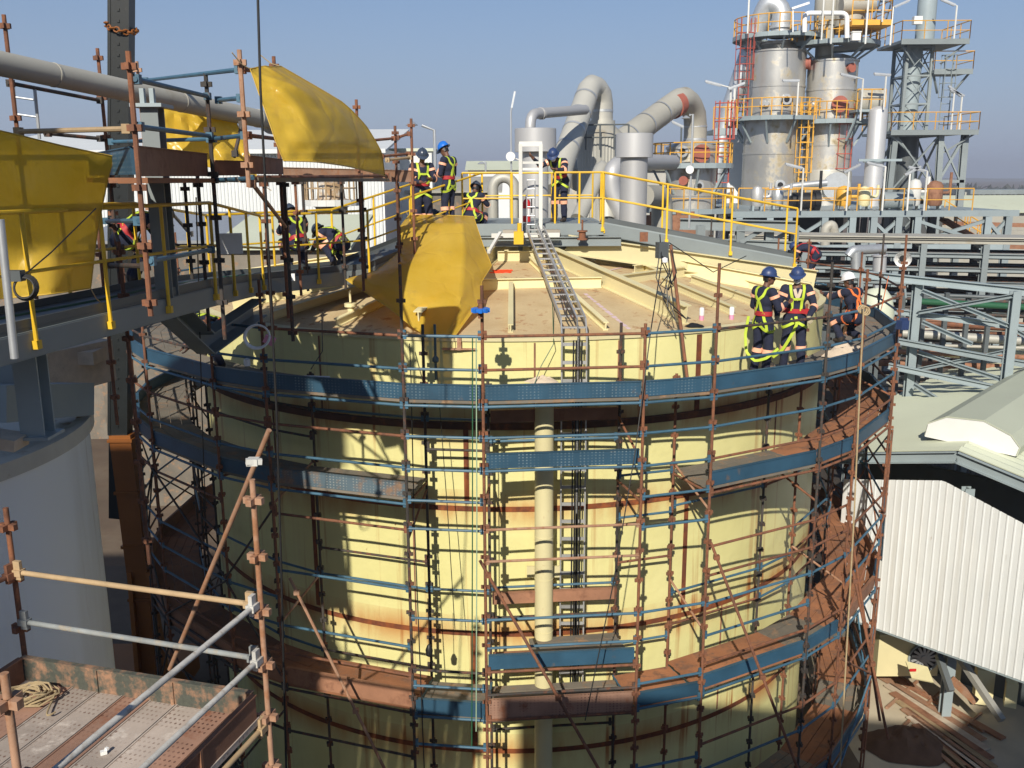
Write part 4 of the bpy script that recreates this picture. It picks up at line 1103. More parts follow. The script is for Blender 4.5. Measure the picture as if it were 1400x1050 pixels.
# ================================================================== near scaffold platform, lower left
M['tube_white'] = painted('tube_limewashed', (.50, .49, .46), .3, 7, .8, (.36, .31, .26), var=.25)
M['tube_grey'] = painted('tube_grey', (.26, .28, .28), .3, 7, .8, (.30, .27, .22), var=.3)
def near_platform():
    zd = -4.55; C0 = V((-2.17, 7.30, zd)); e1 = V((-.963, .268, 0)).normalized(); e2 = V((-.268, -.963, 0)).normalized(); L1, L2 = 2.47, 2.6
    t = thing('scaffold', 'nearest scaffold platform of rusty perforated planks with pale guard rails, lower left', 'scaffold', (C0.x, C0.y, GZ))
    up = V((0, 0, 1)); n = 9; w_ = L1 / n
    for k in range(n):
        a = C0 + e1 * (w_ * (k + .5)); mb = MB(); mb.beam(a - up * .025 + e2 * .05, a - up * .025 + e2 * (L2 - .05), w_ * .955, .05)
        for s in (-1, 1): mb.beam(a + e1 * s * w_ * .455 + up * .003 + e2 * .05, a + e1 * s * w_ * .455 + up * .003 + e2 * (L2 - .05), .014, .012)
        mb.build('plank', [M['plank_dots'], M['rust_dots'], M['plank_dots']][k % 3], t)
    def std(p, zt, zb, m, coups=True, lean=(0, 0)):
        mb = MB(); mb.tube((p.x, p.y, zb), (p.x, p.y, zt), .0245, 12); z = zt - .18
        while z > zb and coups:
            mb.box((p.x, p.y, z), (.17, .05, .055), math.atan2(e1.y, e1.x)); mb.box((p.x, p.y, z), (.05, .17, .055), math.atan2(e1.y, e1.x)); z -= .495
        return mb.build('standard', m, t)
    std(C0 + e1 * -.03 + e2 * -.03, -2.42, GZ, M['rust_pale']); std(C0 + e1 * (L1 + .03) - e2 * .03, -2.9, GZ, M['rust_tube']); std(C0 + e1 * (L1 + .12) + e2 * 1.5, -2.6, GZ, M['rust_tube']); std(C0 - e1 * .03 + e2 * (L2 + .03), -2.7, GZ, M['rust_pale'])
    def bar(p, q, m, r=.0245, name='guard_rail'):
        mb = MB(); mb.tube(p, q, r, 12); d = (q - p).normalized()
        for c, s in ((p, 1), (q, -1)):
            b = c + d * s * .05; mb.beam(b - up * .07, b + up * .11, .035, .07, d); mb.beam(b - d * .05, b + d * .05, .075, .06)
        mb.build(name, m, t)
    P = lambda a, b, z: C0 + e1 * a + e2 * b + up * (z - zd)
    bar(P(0, 0, -3.52), P(L1, 0, -3.50), M['wood']); bar(P(0, 0, -4.02), P(L1, 0, -3.99), M['tube_grey'])
    bar(P(0, 0, -3.52), P(-.02, L2, -3.50), M['tube_white']); bar(P(0, 0, -4.02), P(-.02, L2, -4.0), M['tube_white'])
    bar(P(0, 0, -4.66), P(-.02, L2, -4.66), M['wood'], name='ledger'); bar(P(0, 0, -4.66), P(L1, 0, -4.66), M['rust_pale'], name='ledger')
    bar(P(L1, 0, -3.52), P(L1 + .1, 1.5, -3.52), M['rust_tube']); bar(P(L1 + .1, 1.5, -4.66), P(L1, 0, -4.66), M['rust_tube'], name='ledger')
    def toe(p, q, m):
        mb = MB(); h = .23; mb.beam(p + up * h / 2, q + up * h / 2, .03, h); mb.beam(p + up * h, q + up * h, .055, .014)
        d = q - p
        for f in (.33, .66): c = lerp(p, q, f); mb.box(c + up * h / 2, (.03, .06, h), math.atan2(d.y, d.x))
        mb.build('toe_board', m, t)
    mt = painted('toe_board_worn', (.36, .20, .12), .45, 3.5, .85, (.07, .075, .06), var=.35)
    toe(P(.06, .05, zd), P(L1 - .02, .05, zd), mt); toe(P(.03, .08, zd), P(.03, L2 - .05, zd), M['rust_board']); toe(P(L1 - .03, .08, zd), P(L1 - .03, 1.4, zd), M['rust_board'])
    # long loose tube clamped to the tall standard
    a, b = at(368, 588, 8.2), at(232, 915, 9.4); mb = MB(); mb.tube(a, b, .0245, 12); mb.tube(a, a + (a - b).normalized() * .002, .018, 10); mb.build('brace', M['rust_pale'], t)
    mb = MB(); mb.box(at(346, 631, 8.1), (.1, .1, .06)); mb.beam(at(336, 631, 8.05), at(358, 631, 8.1), .05, .05); mb.build('coupler', M['white_steel'], t)
    # rope heap
    rnd = random.Random(5); c = P(L1 - .35, .35, zd + .03); pts = []
    for k in range(110):
        a = k * .62; rr = .13 + .05 * math.sin(k * .37); pts.append(c + V((rr * math.cos(a) * (1.2 + .3 * math.sin(k * .2)), rr * math.sin(a), .012 + .05 * (k / 110) + .02 * math.sin(k * 1.9))))
    for k in range(22): f = k / 21; pts.append(c + V((.12 + .22 * f, .02 - .22 * f + .13 * math.sin(f * 6), .01)))
    mb = MB(); mb.path(pts, .009, 6); tag(mb.build('rope', M['rope']), 'tangled rope lying in the corner of the near plank platform', 'rope')
    mb = MB(); p = P(.95, .85, zd + .02); mb.box(p, (.05, .035, .03), .5); mb.box(p + V((.02, .02, .02)), (.02, .03, .02), 1.0); tag(mb.build('coupler', M['white']), 'small whitish scrap lying on the planks of the near platform', 'scrap')
near_platform()

# ================================================================== ropes, lamps and odd fittings on the ring scaffold
def ring_odds():
    def rope(pts, m, label, r=.012, name='rope', cat='rope'):
        mb = MB(); mb.path([at(*p) for p in pts], r, 6); return tag(mb.build(name, m), label, cat)
    t_r = rope([(1181, 418, 14.6), (1176, 520, 14.55), (1168, 700, 14.4), (1158, 880, 14.2), (1147, 1075, 14.0)], M['rope'], 'long tan rope hanging down the right side of the ring scaffold', .014)
    mb = MB(); p = at(1179, 423, 14.75)
    for k in range(3): mb.path(arc(p + V((.02 * k, -.02 * k, -.01 * k)), .065, 0, 2 * math.pi, (1, 0, 0), (0, .35, 1), 16)[:-1], .012, 6, True)
    tag(mb.build('rope_knot', M['rope']), 'tan rope loops tied round the dark rail on the right', 'rope')
    rope([(646, 462, 13.3), (646, 700, 13.15), (645, 1020, 12.9)], M['green'], 'pair of thin green rope falls hanging before the front standard, left one', .009)
    rope([(651, 462, 13.3), (652, 700, 13.15), (651, 1000, 12.9)], plain('rope_pale_green', (.3, .42, .28), .9), 'pale green rope hanging beside the dark green rope at the front standard', .009)
    rope([(906, 350, 15.4), (890, 450, 13.8), (868, 620, 13.3), (838, 800, 13.0), (800, 985, 12.7)], M['wire'], 'long slanting black cable from the roof cable tangle down the scaffold front', .009, 'hanging_cable', 'cable')
    rope([(560, 470, 14.9), (562, 520, 14.2), (566, 700, 13.9), (580, 1050, 13.5)], M['wire'], 'black cable hanging left of the front standards', .009, 'hanging_cable', 'cable')
    rope([(597, 500, 14.7), (612, 700, 14.5), (622, 860, 14.3)], M['wire'], 'thin black cable hanging beside the inner dark standard', .007, 'hanging_cable', 'cable')
    rope([(440, 430, 16), (441, 480, 14.6), (425, 505, 14.4)], M['wire'], 'short black lamp lead looping over the tank rim at left', .008, 'hanging_cable', 'cable')
    rope([(755, 400, 17), (757, 470, 14.8), (740, 500, 14.7), (725, 540, 14.5)], M['green'], 'thin green cable drooping over the rim beside the aluminium ladder', .007, 'hanging_cable', 'cable')
    rope([(268, 270, 12), (272, 400, 13), (276, 560, 13.4), (281, 700, 13.4)], M['wire'], 'thin cable hanging at the left side of the ring scaffold', .008, 'hanging_cable', 'cable')
    # tangle of cables on a rusty raking tube on the right
    t = thing('cable_tangle', 'tangle of black cables and a socket box on a rusty tube at the roof edge', 'cable tangle', at(935, 505, 14.9))
    mb = MB(); mb.tube(at(917, 335, 15.6), at(940, 520, 14.9), .028, 10); mb.build('pole', M['rust_tube'], t)
    p = at(905, 342, 15.5); mb = MB(); mb.box(p, (.17, .15, .26), .3); mb.build('socket_box', M['grey_dark'], t)
    mb = MB(); mb.lathe([(.01, 0), (.05, .02), (.05, .08), (.01, .10)], at(909, 356, 15.3) - V((0, 0, .05)), 12); mb.build('socket', M['white'], t)
    rnd = random.Random(2)
    for k in range(5):
        a = at(905 + rnd.uniform(-8, 14), 328 + rnd.uniform(-8, 15), 15.5); b = at(918 + rnd.uniform(-18, 22), 430 + rnd.uniform(-40, 60), 15.0); mb = MB()
        mb.path([a, lerp(a, b, .25) + V((rnd.uniform(-.2, .2), 0, -.2)), lerp(a, b, .6) + V((rnd.uniform(-.15, .15), 0, -.25)), b + V((0, 0, .1)), lerp(a, b, .7) + V((rnd.uniform(-.3, .3), 0, .1))], .010, 5); mb.build('lead', M['wire'], t)
    mb = MB(); mb.path([at(915, 332, 15.5), at(935, 345, 16.2), at(975, 372, 16.2), at(1020, 350, 17.5)], .009, 5); mb.build('lead', M['wire'], t)
    # blue screw caps
    t = thing('screw_jack', 'blue wheel shaped screw cap on top of a front standard', 'screw cap', at(657, 425, 13.42)); p = at(657, 424, 13.42)
    mb = MB(); mb.tube(p - V((0, 0, .12)), p + V((0, 0, .1)), .035, 10); mb.build('stem', M['rust_tube'], t)
    mb = MB()
    for k in range(8): a = math.pi * k / 4; mb.box(p + V((.11 * math.cos(a), .11 * math.sin(a), 0)), (.05, .05, .06), a)
    mb.lathe([(.11, -.025), (.115, 0), (.11, .025), (.03, .03), (.03, -.03), (.11, -.025)], p, 16); mb.build('wheel', M['hat_blue'], t)
    p = at(595, 473, 14.75); mb = MB(); mb.tube(p + V((0, 0, .35)), p - V((0, 0, .55)), .022, 10); mb.lathe([(.02, -.08), (.055, -.05), (.055, .0), (.02, .04)], p - V((0, 0, .2)), 12); tag(mb.build('screw_jack', M['blue_board']), 'short blue screw jack standing against the tank wall below the yellow sheet', 'screw jack')
    # lamps and small things on the upper deck
    p = at(433, 516, 14.35); mb = MB(); mb.tube(p - V((.2, 0, 0)), p + V((.2, .02, -.02)), .035, 10); tag(mb.build('lamp_tube', M['white']), 'white fluorescent lamp tube lying on the upper deck at left', 'lamp')
    p = at(338, 500, 14.2); mb = MB(); mb.lathe([(.01, 0), (.05, .0), (.05, .1), (.01, .12)], p, 12); tag(mb.build('tin', M['white']), 'small white tin on the upper deck at far left', 'tin')
    p = at(1234, 444, 17.6); mb = MB(); mb.box(p, (.18, .15, .17), .4); mb.box(p + V((.02, 0, .10)), (.12, .11, .06), .7); tag(mb.build('bag', M['hat_navy']), 'blue bag hanging at the right end of the upper deck', 'bag')
    mb = MB(); mb.beam(at(1214, 380, 17.6), at(1205, 422, 16.8), .09, .008, (1, 0, 0)); tag(mb.build('strap', M['strap_orange']), 'bright orange strap tied to the scaffold on the right', 'strap')
    p = at(587, 898, 13.6); mb = MB(); mb.tube(p + V((0, 0, .2)), p + V((0, 0, 1)), .006); mb.lathe([(.01, 0), (.05, .03), (.06, .12), (.03, .2), (.01, .22)], p, 12); tag(mb.build('pulley_weight', M['black']), 'small black weight hanging between the front standards', 'weight')
    mb = MB(); p = at(388, 480, 15); mb.box(at(398, 379, 15.6), (.13, .03, .12)); tag(mb.build('tag_plate', M['white']), 'white tag plate fixed beside the left gangway end', 'tag')
    p = at(315, 333, 12.2); mb = MB(); mb.box(p, (.3, .1, .26), .3); tag(mb.build('sign_board', M['white_clad']), 'blank white board leaning on the left gangway rail', 'board')
ring_odds()
# ================================================================== process plant behind the tank
def ring_platform(t, c, r0, r1, z, a0, a1, m=None, railm=None, n=28, h=1.1, brackets=True):
    """annular platform with rail; angles in degrees, 0 = towards the camera, + to the right"""
    m = m or M['pale_steel']; railm = railm or M['yellow_far']
    P = lambda a, r, zz: V((c[0] + r * math.sin(R(a)), c[1] - r * math.cos(R(a)), zz))
    mb = MB(); N = max(6, int(n * (a1 - a0) / 360))
    for k in range(N):
        b0, b1 = lerp(a0, a1, k / N), lerp(a0, a1, (k + 1) / N)
        q = [P(b0, r0, z), P(b0, r1, z), P(b1, r1, z), P(b1, r0, z)]
        mb.poly(q, .10, (0, 0, 1)); mb.beam(q[1] - V((0, 0, .06)), q[2] - V((0, 0, .06)), .07, .26)
    mb.build('platform', m, t)
    pts = [P(lerp(a0, a1, k / N), r1 - .05, z) for k in range(N + 1)]
    mb = MB(); up = V((0, 0, 1))
    closed = a1 - a0 > 359
    if closed: pts = pts[:-1]
    mb.path([p + up * h for p in pts], .035, 6, closed); mb.path([p + up * h * .55 for p in pts], .03, 6, closed)
    for p in pts[::1]: mb.tube(p, p + up * h, .035, 6)
    mb.build('handrail', railm, t)
    if brackets:
        for k in range(0, N, 3):
            mb = MB(); a = lerp(a0, a1, (k + .5) / N); mb.beam(P(a, r0, z - 1.5), P(a, r1 - .1, z - .15), .10, .12); mb.build('bracket', m, t)
    return P
def rail_line(t, pts, h=1.1, m=None, step=1.5, r=.035, name='handrail'):
    m = m or M['yellow_far']; up = V((0, 0, 1)); mb = MB(); pts = [V(p) for p in pts]
    mb.path([p + up * h for p in pts], r, 6); mb.path([p + up * h * .5 for p in pts], r * .85, 6)
    for a, b in zip(pts[:-1], pts[1:]):
        n = max(1, int((b - a).length / step))
        for k in range(n + 1): q = lerp(a, b, k / n); mb.tube(q, q + up * h, r, 6)
    mb.build(name, m, t)
def cage_ladder(t, p, z0, z1, m, w_=.5, d=.7):
    mb = MB(); p = V(p)
    for s in (-1, 1): mb.tube((p.x + s * w_ / 2, p.y, z0), (p.x + s * w_ / 2, p.y, z1 + 1), .04, 6)
    for k in range(int((z1 - z0) / .45)): mb.tube((p.x - w_ / 2, p.y, z0 + k * .45), (p.x + w_ / 2, p.y, z0 + k * .45), .025, 5)
    z = z0 + 2.2
    while z < z1 + 1:
        mb.path(arc((p.x, p.y, z), d / 2 + .12, math.pi, 2 * math.pi, (1, 0, 0), (0, 1, 0), 10), .03, 5); z += .9
    for k in range(5):
        a = math.pi + math.pi * k / 4; q = V((p.x + (d / 2 + .12) * math.cos(a), p.y + (d / 2 + .12) * math.sin(a), 0)); mb.tube((q.x, q.y, z0 + 2.2), (q.x, q.y, z1 + 1), .025, 5)
    mb.build('cage_ladder', m, t)
def lamp(px, pyb, pyt, Y, label, head=(20, -14), m=None, r=.05, kind='tube', group='plant lamps'):
    b, tp = at(px, pyb, Y), at(px, pyt, Y); t = thing('lamp_post', label, 'lamp post', b, group)
    e = at(px + head[0], pyt + head[1], Y); mb = MB()
    mb.path([V((b.x, Y, b.z)), V((b.x, Y, tp.z)), lerp(V((b.x, Y, tp.z)), e, .55)], r, 8); mb.build('pole', m or M['white_steel'], t)
    d = (e - V((b.x, Y, tp.z))).normalized(); mb = MB()
    if kind == 'tube': mb.beam(e - d * r * 14, e + d * r * 4, r * 2.8, r * 2.0); mb.beam(e - d * r * 13 - V((0, 0, r * 1.3)), e + d * r * 3 - V((0, 0, r * 1.3)), r * 2, r)
    else: mb.lathe([(r * .8, 0), (r * 4, -r * 2.2), (r * 3.8, -r * 2.6), (.005, -r * 2.4)], e, 12)
    mb.build('lamp_head', M['galv'], t); return t
def shell(t, c, z0, z1, r, m, name='shell', seams=3, dome=True, cone=0.0):
    prof = [(r, z0)]
    for k in range(1, seams + 1):
        z = lerp(z0, z1, k / (seams + 1)); prof += [(r, z - .06), (r + .035, z - .06), (r + .035, z + .06), (r, z + .06)]
    prof.append((r, z1))
    if dome: prof += [(r + .06, z1), (r + .06, z1 + .1), (r * .93, z1 + .16), (r * .72, z1 + r * .22), (r * .4, z1 + r * .32), (.02, z1 + r * .36)]
    elif cone: prof += [(r * .55, z1 + cone), (.02, z1 + cone)]
    mb = MB(); mb.lathe(prof, (c[0], c[1], 0), 48); return mb.build(name, m, t)
def nozzle(t, P, a, r, z, rad, m, ln=.25, name='manhole', rim=None):
    mb = MB(); p, q = P(a, r - .1, z), P(a, r + ln, z); mb.tube(p, q, rad * .86, 18); mb.tube(q - (q - p).normalized() * .10, q + (q - p).normalized() * .02, rad, 18); o = mb.build(name, m, t)
    if rim: mb = MB(); mb.disc(q + (q - p).normalized() * .035, rad * .55, q - p, 16, .02); mb.build('opening', rim, o)

def columns():
    Y = 60.0
    # ---- left column
    c = (at(1067, 200, Y).x, Y + 1.9); Pz = lambda y: at(1067, y, Y).z
    t = thing('process_column', 'tall weathered stainless process column with a curved duct on its head, left of the pair', 'process column', (c[0], c[1], Pz(290)), 'stainless process columns')
    S_ = M['stainless']
    shell(t, c, Pz(300), Pz(68), 1.82, S_, seams=4); mb = MB(); mb.lathe([(1.05, Pz(68)), (1.05, Pz(52))], (c[0], c[1], 0), 32); mb.build('neck', S_, t)
    P = ring_platform(t, c, 1.85, 2.95, Pz(160), -175, 175, n=30); ring_platform(t, c, 1.0, 2.75, Pz(46), -180, 180, n=26)
    nozzle(t, P, 5, 1.82, Pz(136), .32, M['galv'], rim=M['black']); nozzle(t, P, 2, 1.82, Pz(253), .33, M['galv'], rim=M['black']); nozzle(t, P, 68, 1.82, Pz(84), .4, M['red_lead']); nozzle(t, P, -35, 1.82, Pz(140), .18, M['galv']); nozzle(t, P, -28, 1.82, Pz(141), .15, M['galv'])
    cage_ladder(t, (at(1024, 100, 59).x, 60.2, 0), Pz(160), Pz(48), M['red_paint'], .6, .9)
    # overhead duct: up from the head, over to the left and down behind
    mb = MB(); a = V((c[0] + .15, c[1], Pz(46))); b = V((c[0] + .15, c[1], Pz(8))); q = V((c[0] - 2.2, c[1] + .8, Pz(14))); e = at(990, 175, 63.5)
    mb.path(bend([a, V((a.x, c[1], Pz(4))), at(1050, 2, 62.2), at(1034, 42, 62.8), e, e + V((-.6, 0, -4))], 1.0, 4), .60, 24)
    for f in (.0, .35): mb.tube(lerp(a, b, f), lerp(a, b, f) + V((0, 0, .12)), .72, 24)
    mb.build('overhead_duct', M['galv'], t)
    # ---- right column
    c2 = (at(1143, 200, Y).x, Y + 1.6); 
    t2 = thing('process_column', 'stained stainless process column with a big red manhole cover, right of the pair', 'process column', (c2[0], c2[1], Pz(300)), 'stainless process columns')
    shell(t2, c2, Pz(310), Pz(82), 1.52, S_, seams=5); mb = MB(); mb.lathe([(.55, Pz(82)), (.55, Pz(30)), (.62, Pz(30)), (.62, Pz(27)), (.75, Pz(22)), (.75, Pz(-8)), (.8, Pz(-30))], (c2[0] - .6, c2[1], 0), 24); mb.build('neck', M['lag_dull'], t2)
    P2 = ring_platform(t2, c2, 1.55, 2.45, Pz(165), -150, 175, n=26); ring_platform(t2, c2, .6, 2.7, Pz(57), -120, 170, n=24)
    nozzle(t2, P2, 0, 1.52, Pz(143), .50, M['red_lead'], .3, 'manhole_cover'); nozzle(t2, P2, 22, 1.52, Pz(93), .28, M['red_lead']); nozzle(t2, P2, -62, 1.5, Pz(143), .26, M['galv'], rim=M['black'])
    mb = MB(); mb.lathe([(1.6, Pz(265)), (1.6, Pz(238)), (1.52, Pz(232))], (c2[0], c2[1], 0), 32); mb.build('skirt', M['lag'], t2)
    mb = MB(); p = P2(5, 1.5, Pz(255)); mb.lathe([(.8, 0), (.8, .3)], p, 20, (0, -1, 0)); mb.disc(p + V((0, -.3, 0)), .86, (0, 1, 0), 24, .1); mb.build('manhole', M['galv'], t2)
    cage_ladder(t2, (at(1170, 100, 59).x, 60.4, 0), Pz(280), Pz(165), M['red_paint'], .6, .9)
    cage_ladder(t2, (at(1112, 100, 59).x, 59.9, 0), Pz(285), Pz(165), M['yellow_far'], .5, .8)
    # white overhead pipe loop and head gear
    mb = MB(); mb.path(bend([at(1100, 44, 58.5), at(1100, 18, 58.5), at(1158, 18, 58.5), at(1158, 52, 58.5)], .35), .14, 12); tag(mb.build('pipe', M['white']), 'white pipe loop bridging the tops of the two process columns', 'pipe')
    p = at(1182, 34, 60); th = thing('reflux_condenser', 'orange railed head platform with bare vessel above the right process column', 'vessel', p); mb = MB()
    mb.lathe([(.9, p.z), (.9, p.z + 2.4), (.5, p.z + 2.9)], (at(1168, 30, 60).x, 60.8, 0), 20); mb.tube(at(1150, 8, 60), at(1195, 5, 60), .5, 16); mb.build('vessel_body', M['lag_dull'], th)
    x0, x1 = at(1152, 30, 60).x, at(1204, 36, 60).x; z = p.z
    mb = MB(); mb.poly([(x0, 58.4, z), (x1, 58.4, z), (x1, 62, z), (x0, 62, z)], .3, (0, 0, 1)); mb.beam((x0, 58.35, z - .1), (x1, 58.35, z - .1), .06, .3)
    for x in (x0 + .1, x1 - .1): pass
    mb.build('platform', M['yellow_far'], th); rail_line(th, [(x0, 58.4, z), (x1, 58.4, z), (x1, 62, z)], 1.15, step=.9)
    mb = MB(); 
    for s in (0, .7): mb.tube((x1 - .8 + s, 59, z), (x1 + .1 + s, 59, z + 4), .05)
    for k in range(7): mb.tube((x1 - .8 + k * .13, 59, z + k * .57), (x1 - .1 + k * .13, 59, z + k * .57), .04)
    mb.build('ladder', M['grey_dark'], th)
    p = at(1170, 50, 58.3); mb = MB(); mb.box(p, (.5, .3, .45)); mb.box(p + V((0, 0, .25)), (.56, .36, .06)); tag(mb.build('control_box', M['white']), 'white control box on the upper platform of the right process column', 'box')
    # horizontal drum with rails between the columns' right platform and the silver column
    p = at(1188, 148, 60); td = thing('drum', 'dull horizontal drum with orange rails beside the silver column', 'drum', p + V((0, 0, -1))); mb = MB()
    mb.tube(at(1172, 138, 60), at(1206, 138, 60), .75, 20); mb.build('drum_body', M['lag_dull'], td)
    x0, x1, z = at(1168, 150, 59).x, at(1206, 150, 59).x, at(1188, 150, 59).z; mb = MB(); mb.poly([(x0, 58.6, z), (x1, 58.6, z), (x1, 61.5, z), (x0, 61.5, z)], .14, (0, 0, 1)); mb.beam((x0 + .2, 58.8, z - .1), (x0 - .2, 59.5, z - 1.8), .1, .1); mb.build('platform', M['pale_steel'], td); rail_line(td, [(x0, 58.6, z), (x1, 58.6, z)], 1.15, step=.6)
    # slim silver column
    c3 = (at(1200, 220, 58).x, 58.5); t3 = thing('silver_column', 'slim bright silver column with a slanted top between the columns and lattice tower', 'column', (c3[0], c3[1], at(1200, 285, 58).z))
    zz = lambda y: at(1200, y, 58).z
    mb = MB(); mb.lathe([(.55, zz(290)), (.55, zz(152)), (.5, zz(149)), (.3, zz(145)), (.02, zz(144))], (c3[0], c3[1], 0), 32); mb.build('shell', M['silver'], t3)
    mb = MB(); mb.lathe([(.66, zz(222)), (.66, zz(219)), (.56, zz(219))], (c3[0], c3[1], 0), 24); mb.beam((c3[0] - 1.2, c3[1] - .6, zz(219)), (c3[0] + 1.4, c3[1] - .6, zz(219)), .14, .14); mb.build('collar', M['pale_steel'], t3)
    # white slab building behind the columns
    a, b = at(985, 250, 66), at(1032, 250, 66); mb = MB(); mb.box(((a.x + b.x) / 2 + .6, 68, (at(1000, 160, 66).z + GZ) / 2), (b.x - a.x, 3, at(1000, 160, 66).z - GZ)); tag(mb.build('white_building', M['white']), 'plain white tower block wall showing between the process vessels', 'building')
    mb = MB(); mb.box((at(988, 250, 65.5).x - .1, 66.3, GZ / 2 + 1), (.1, .3, 10)); tag(mb.build('drain_pipe', M['galv']), 'pale vertical pipe on the edge of the white tower block', 'pipe')
    for (px, b, tp, yy, lab, hd) in ((1022, 46, -20, 58.5, 'tall white lamp pole at the left end of the top column platform', (8, -10)), (1123, 55, -12, 58, 'white lamp pole rising between the two process columns', (10, -6)), (1136, 60, -20, 58, 'white lamp pole in front of the neck of the right column', (8, -6)), (1183, 60, -16, 57.6, 'white lamp pole at the right end of the right column top platform', (8, -6)), (1206, 30, -14, 58, 'thin lamp pole beyond the orange railed head platform', (6, -8)), (1089, 158, 110, 57.5, 'lamp on a short pole on the left column lower platform', (-14, 0)), (1176, 165, 108, 57.6, 'white lamp pole on the right column lower platform', (-22, -6)), (1208, 150, 102, 57.8, 'little white lamp pole above the slim silver column', (-8, -1)), (997, 172, 120, 57, 'lamp pole with a long tube head left of the columns', (-28, -8)), (1003, 160, 118, 56.8, 'small white lamp pole just left of the big column', (10, -3))):
        lamp(px, b, tp, yy, lab, hd, r=.055)
    # flood light bars with nothing under them in view
    p = at(1095, 8, 57.6); mb = MB(); mb.beam(at(1082, 12, 57.6), at(1106, 4, 57.6), .2, .12); mb.beam(at(1084, 12, 57.6), at(1084, 44, 57.6), .06, .06); tag(mb.build('flood_light', M['white']), 'white bar light above the left column head platform', 'lamp')
columns()

def lattice_tower():
    Y = 66.0; X = lambda px: at(px, 150, Y).x; Z = lambda y: at(1262, y, Y).z
    t = thing('lattice_tower', 'pale steel lattice tower with railed platforms carrying a round flue stack', 'tower', (X(1262), Y, Z(290)))
    m = M['grey_steel']
    def frame(x0, x1, y0, y1, z0, z1, w_, bays, flare=0.0):
        for (x, y) in ((x0, y0), (x1, y0), (x1, y1), (x0, y1)):
            mb = MB(); mb.ibeam((x + (flare if x == x1 else -flare), y, z0), (x, y, z1), w_, w_, (0, 1, 0), .05); mb.build('tower_leg', m, t)
        mb = MB()
        for k in range(bays):
            za, zb = lerp(z0, z1, k / bays), lerp(z0, z1, (k + 1) / bays); fa, fb = flare * (1 - k / bays), flare * (1 - (k + 1) / bays)
            for (p, q) in (((x0, y0), (x1, y0)), ((x1, y0), (x1, y1)), ((x1, y1), (x0, y1)), ((x0, y1), (x0, y0))):
                s = lambda x, f: x + (f if x == x1 else -f)
                mb.beam((s(p[0], fb), p[1], zb - .1), (s(q[0], fb), q[1], zb - .1), w_ * .55, w_ * .55)
                mb.beam((s(p[0], fa), p[1] - .05, za), (s(q[0], fb), q[1] - .05, zb), w_ * .34, w_ * .26); mb.beam((s(p[0], fb), p[1] + .05, zb), (s(q[0], fa), q[1] + .05, za), w_ * .34, w_ * .26)
        mb.build('lattice_bracing', m, t)
    frame(X(1234), X(1268), Y, Y + 2.2, Z(178), Z(62), .2, 3)
    frame(X(1222), X(1284), Y - .6, Y + 3.4, GZ, Z(183), .36, 4, .5)
    mb = MB(); mb.ibeam((X(1323), Y - .4, GZ), (X(1319), Y - .4, Z(183)), .4, .4, (0, 1, 0), .06); mb.build('tower_leg', m, t)
    mb = MB(); mb.beam((X(1286), Y - .5, Z(250)), (X(1318), Y - .5, Z(186)), .2, .16); mb.beam((X(1286), Y - .5, Z(190)), (X(1318), Y - .5, Z(250)), .14, .1); mb.beam((X(1284), Y - .5, Z(248)), (X(1322), Y - .5, Z(248)), .2, .2); mb.build('lattice_bracing', m, t)
    mb = MB(); mb.lathe([(.62, Z(180)), (.62, Z(62))], (X(1252), Y + 1.2, 0), 24); mb.lathe([(.62, Z(62)), (.62, Z(-40))], (X(1264), Y + 1, 0), 24); mb.build('flue_stack', M['pale_steel'], t)
    mb = MB(); mb.lathe([(.75, GZ), (.75, Z(185))], (X(1255), Y + 1.4, 0), 20); mb.lathe([(.4, GZ), (.4, Z(185))], (X(1237), Y + 1.4, 0), 16); mb.build('flue_duct', M['grey_dark'], t)
    def plat(px0, px1, y, dy0, dy1, nm='platform'):
        z = Z(y); mb = MB(); a, b = X(px0), X(px1); mb.poly([(a, Y + dy0, z), (b, Y + dy0, z), (b, Y + dy1, z), (a, Y + dy1, z)], .18, (0, 0, 1)); mb.beam((a, Y + dy0 - .02, z - .1), (b, Y + dy0 - .02, z - .1), .08, .34); mb.beam((a + .1, Y + dy0 + .3, z - .2), (lerp(a, b, .3), Y + dy0 + 1, z - 1.4), .12, .12); mb.beam((b - .1, Y + dy0 + .3, z - .2), (lerp(a, b, .7), Y + dy0 + 1, z - 1.4), .12, .12); mb.build(nm, m, t)
        rail_line(t, [(a, Y + dy1, z), (a, Y + dy0, z), (b, Y + dy0, z), (b, Y + dy1, z)], 1.2, M['yellow_far'], 1.3)
    plat(1215, 1305, 58, -1.2, 3.0); plat(1268, 1320, 97, -.5, 2.0); plat(1210, 1328, 180, -1.3, 4.0)
    cage_ladder(t, (X(1290), Y - .2, 0), Z(180), Z(97), m, .6, .8)
    p = at(1254, 28, Y - .4); mb = MB(); mb.box(p, (.55, .4, .5)); mb.box(p + V((0, -.21, 0)), (.4, .02, .36)); tag(mb.build('control_box', M['white']), 'white box on the top platform of the lattice tower', 'box')
    for px, b, tp, lab, hd in ((1217, 62, 10, 'lamp pole at the left corner of the lattice tower top platform', (22, -8)), (1304, 55, 8, 'lamp pole at the right corner of the lattice tower top platform', (-14, -8)), (1300, 178, 124, 'lamp pole on the wide lower platform of the lattice tower', (10, 4)), (1311, 178, 130, 'thin second lamp pole on the wide lower tower platform', (-8, -6))):
        lamp(px, b, tp, Y - 1.2, lab, hd, r=.06)
lattice_tower()

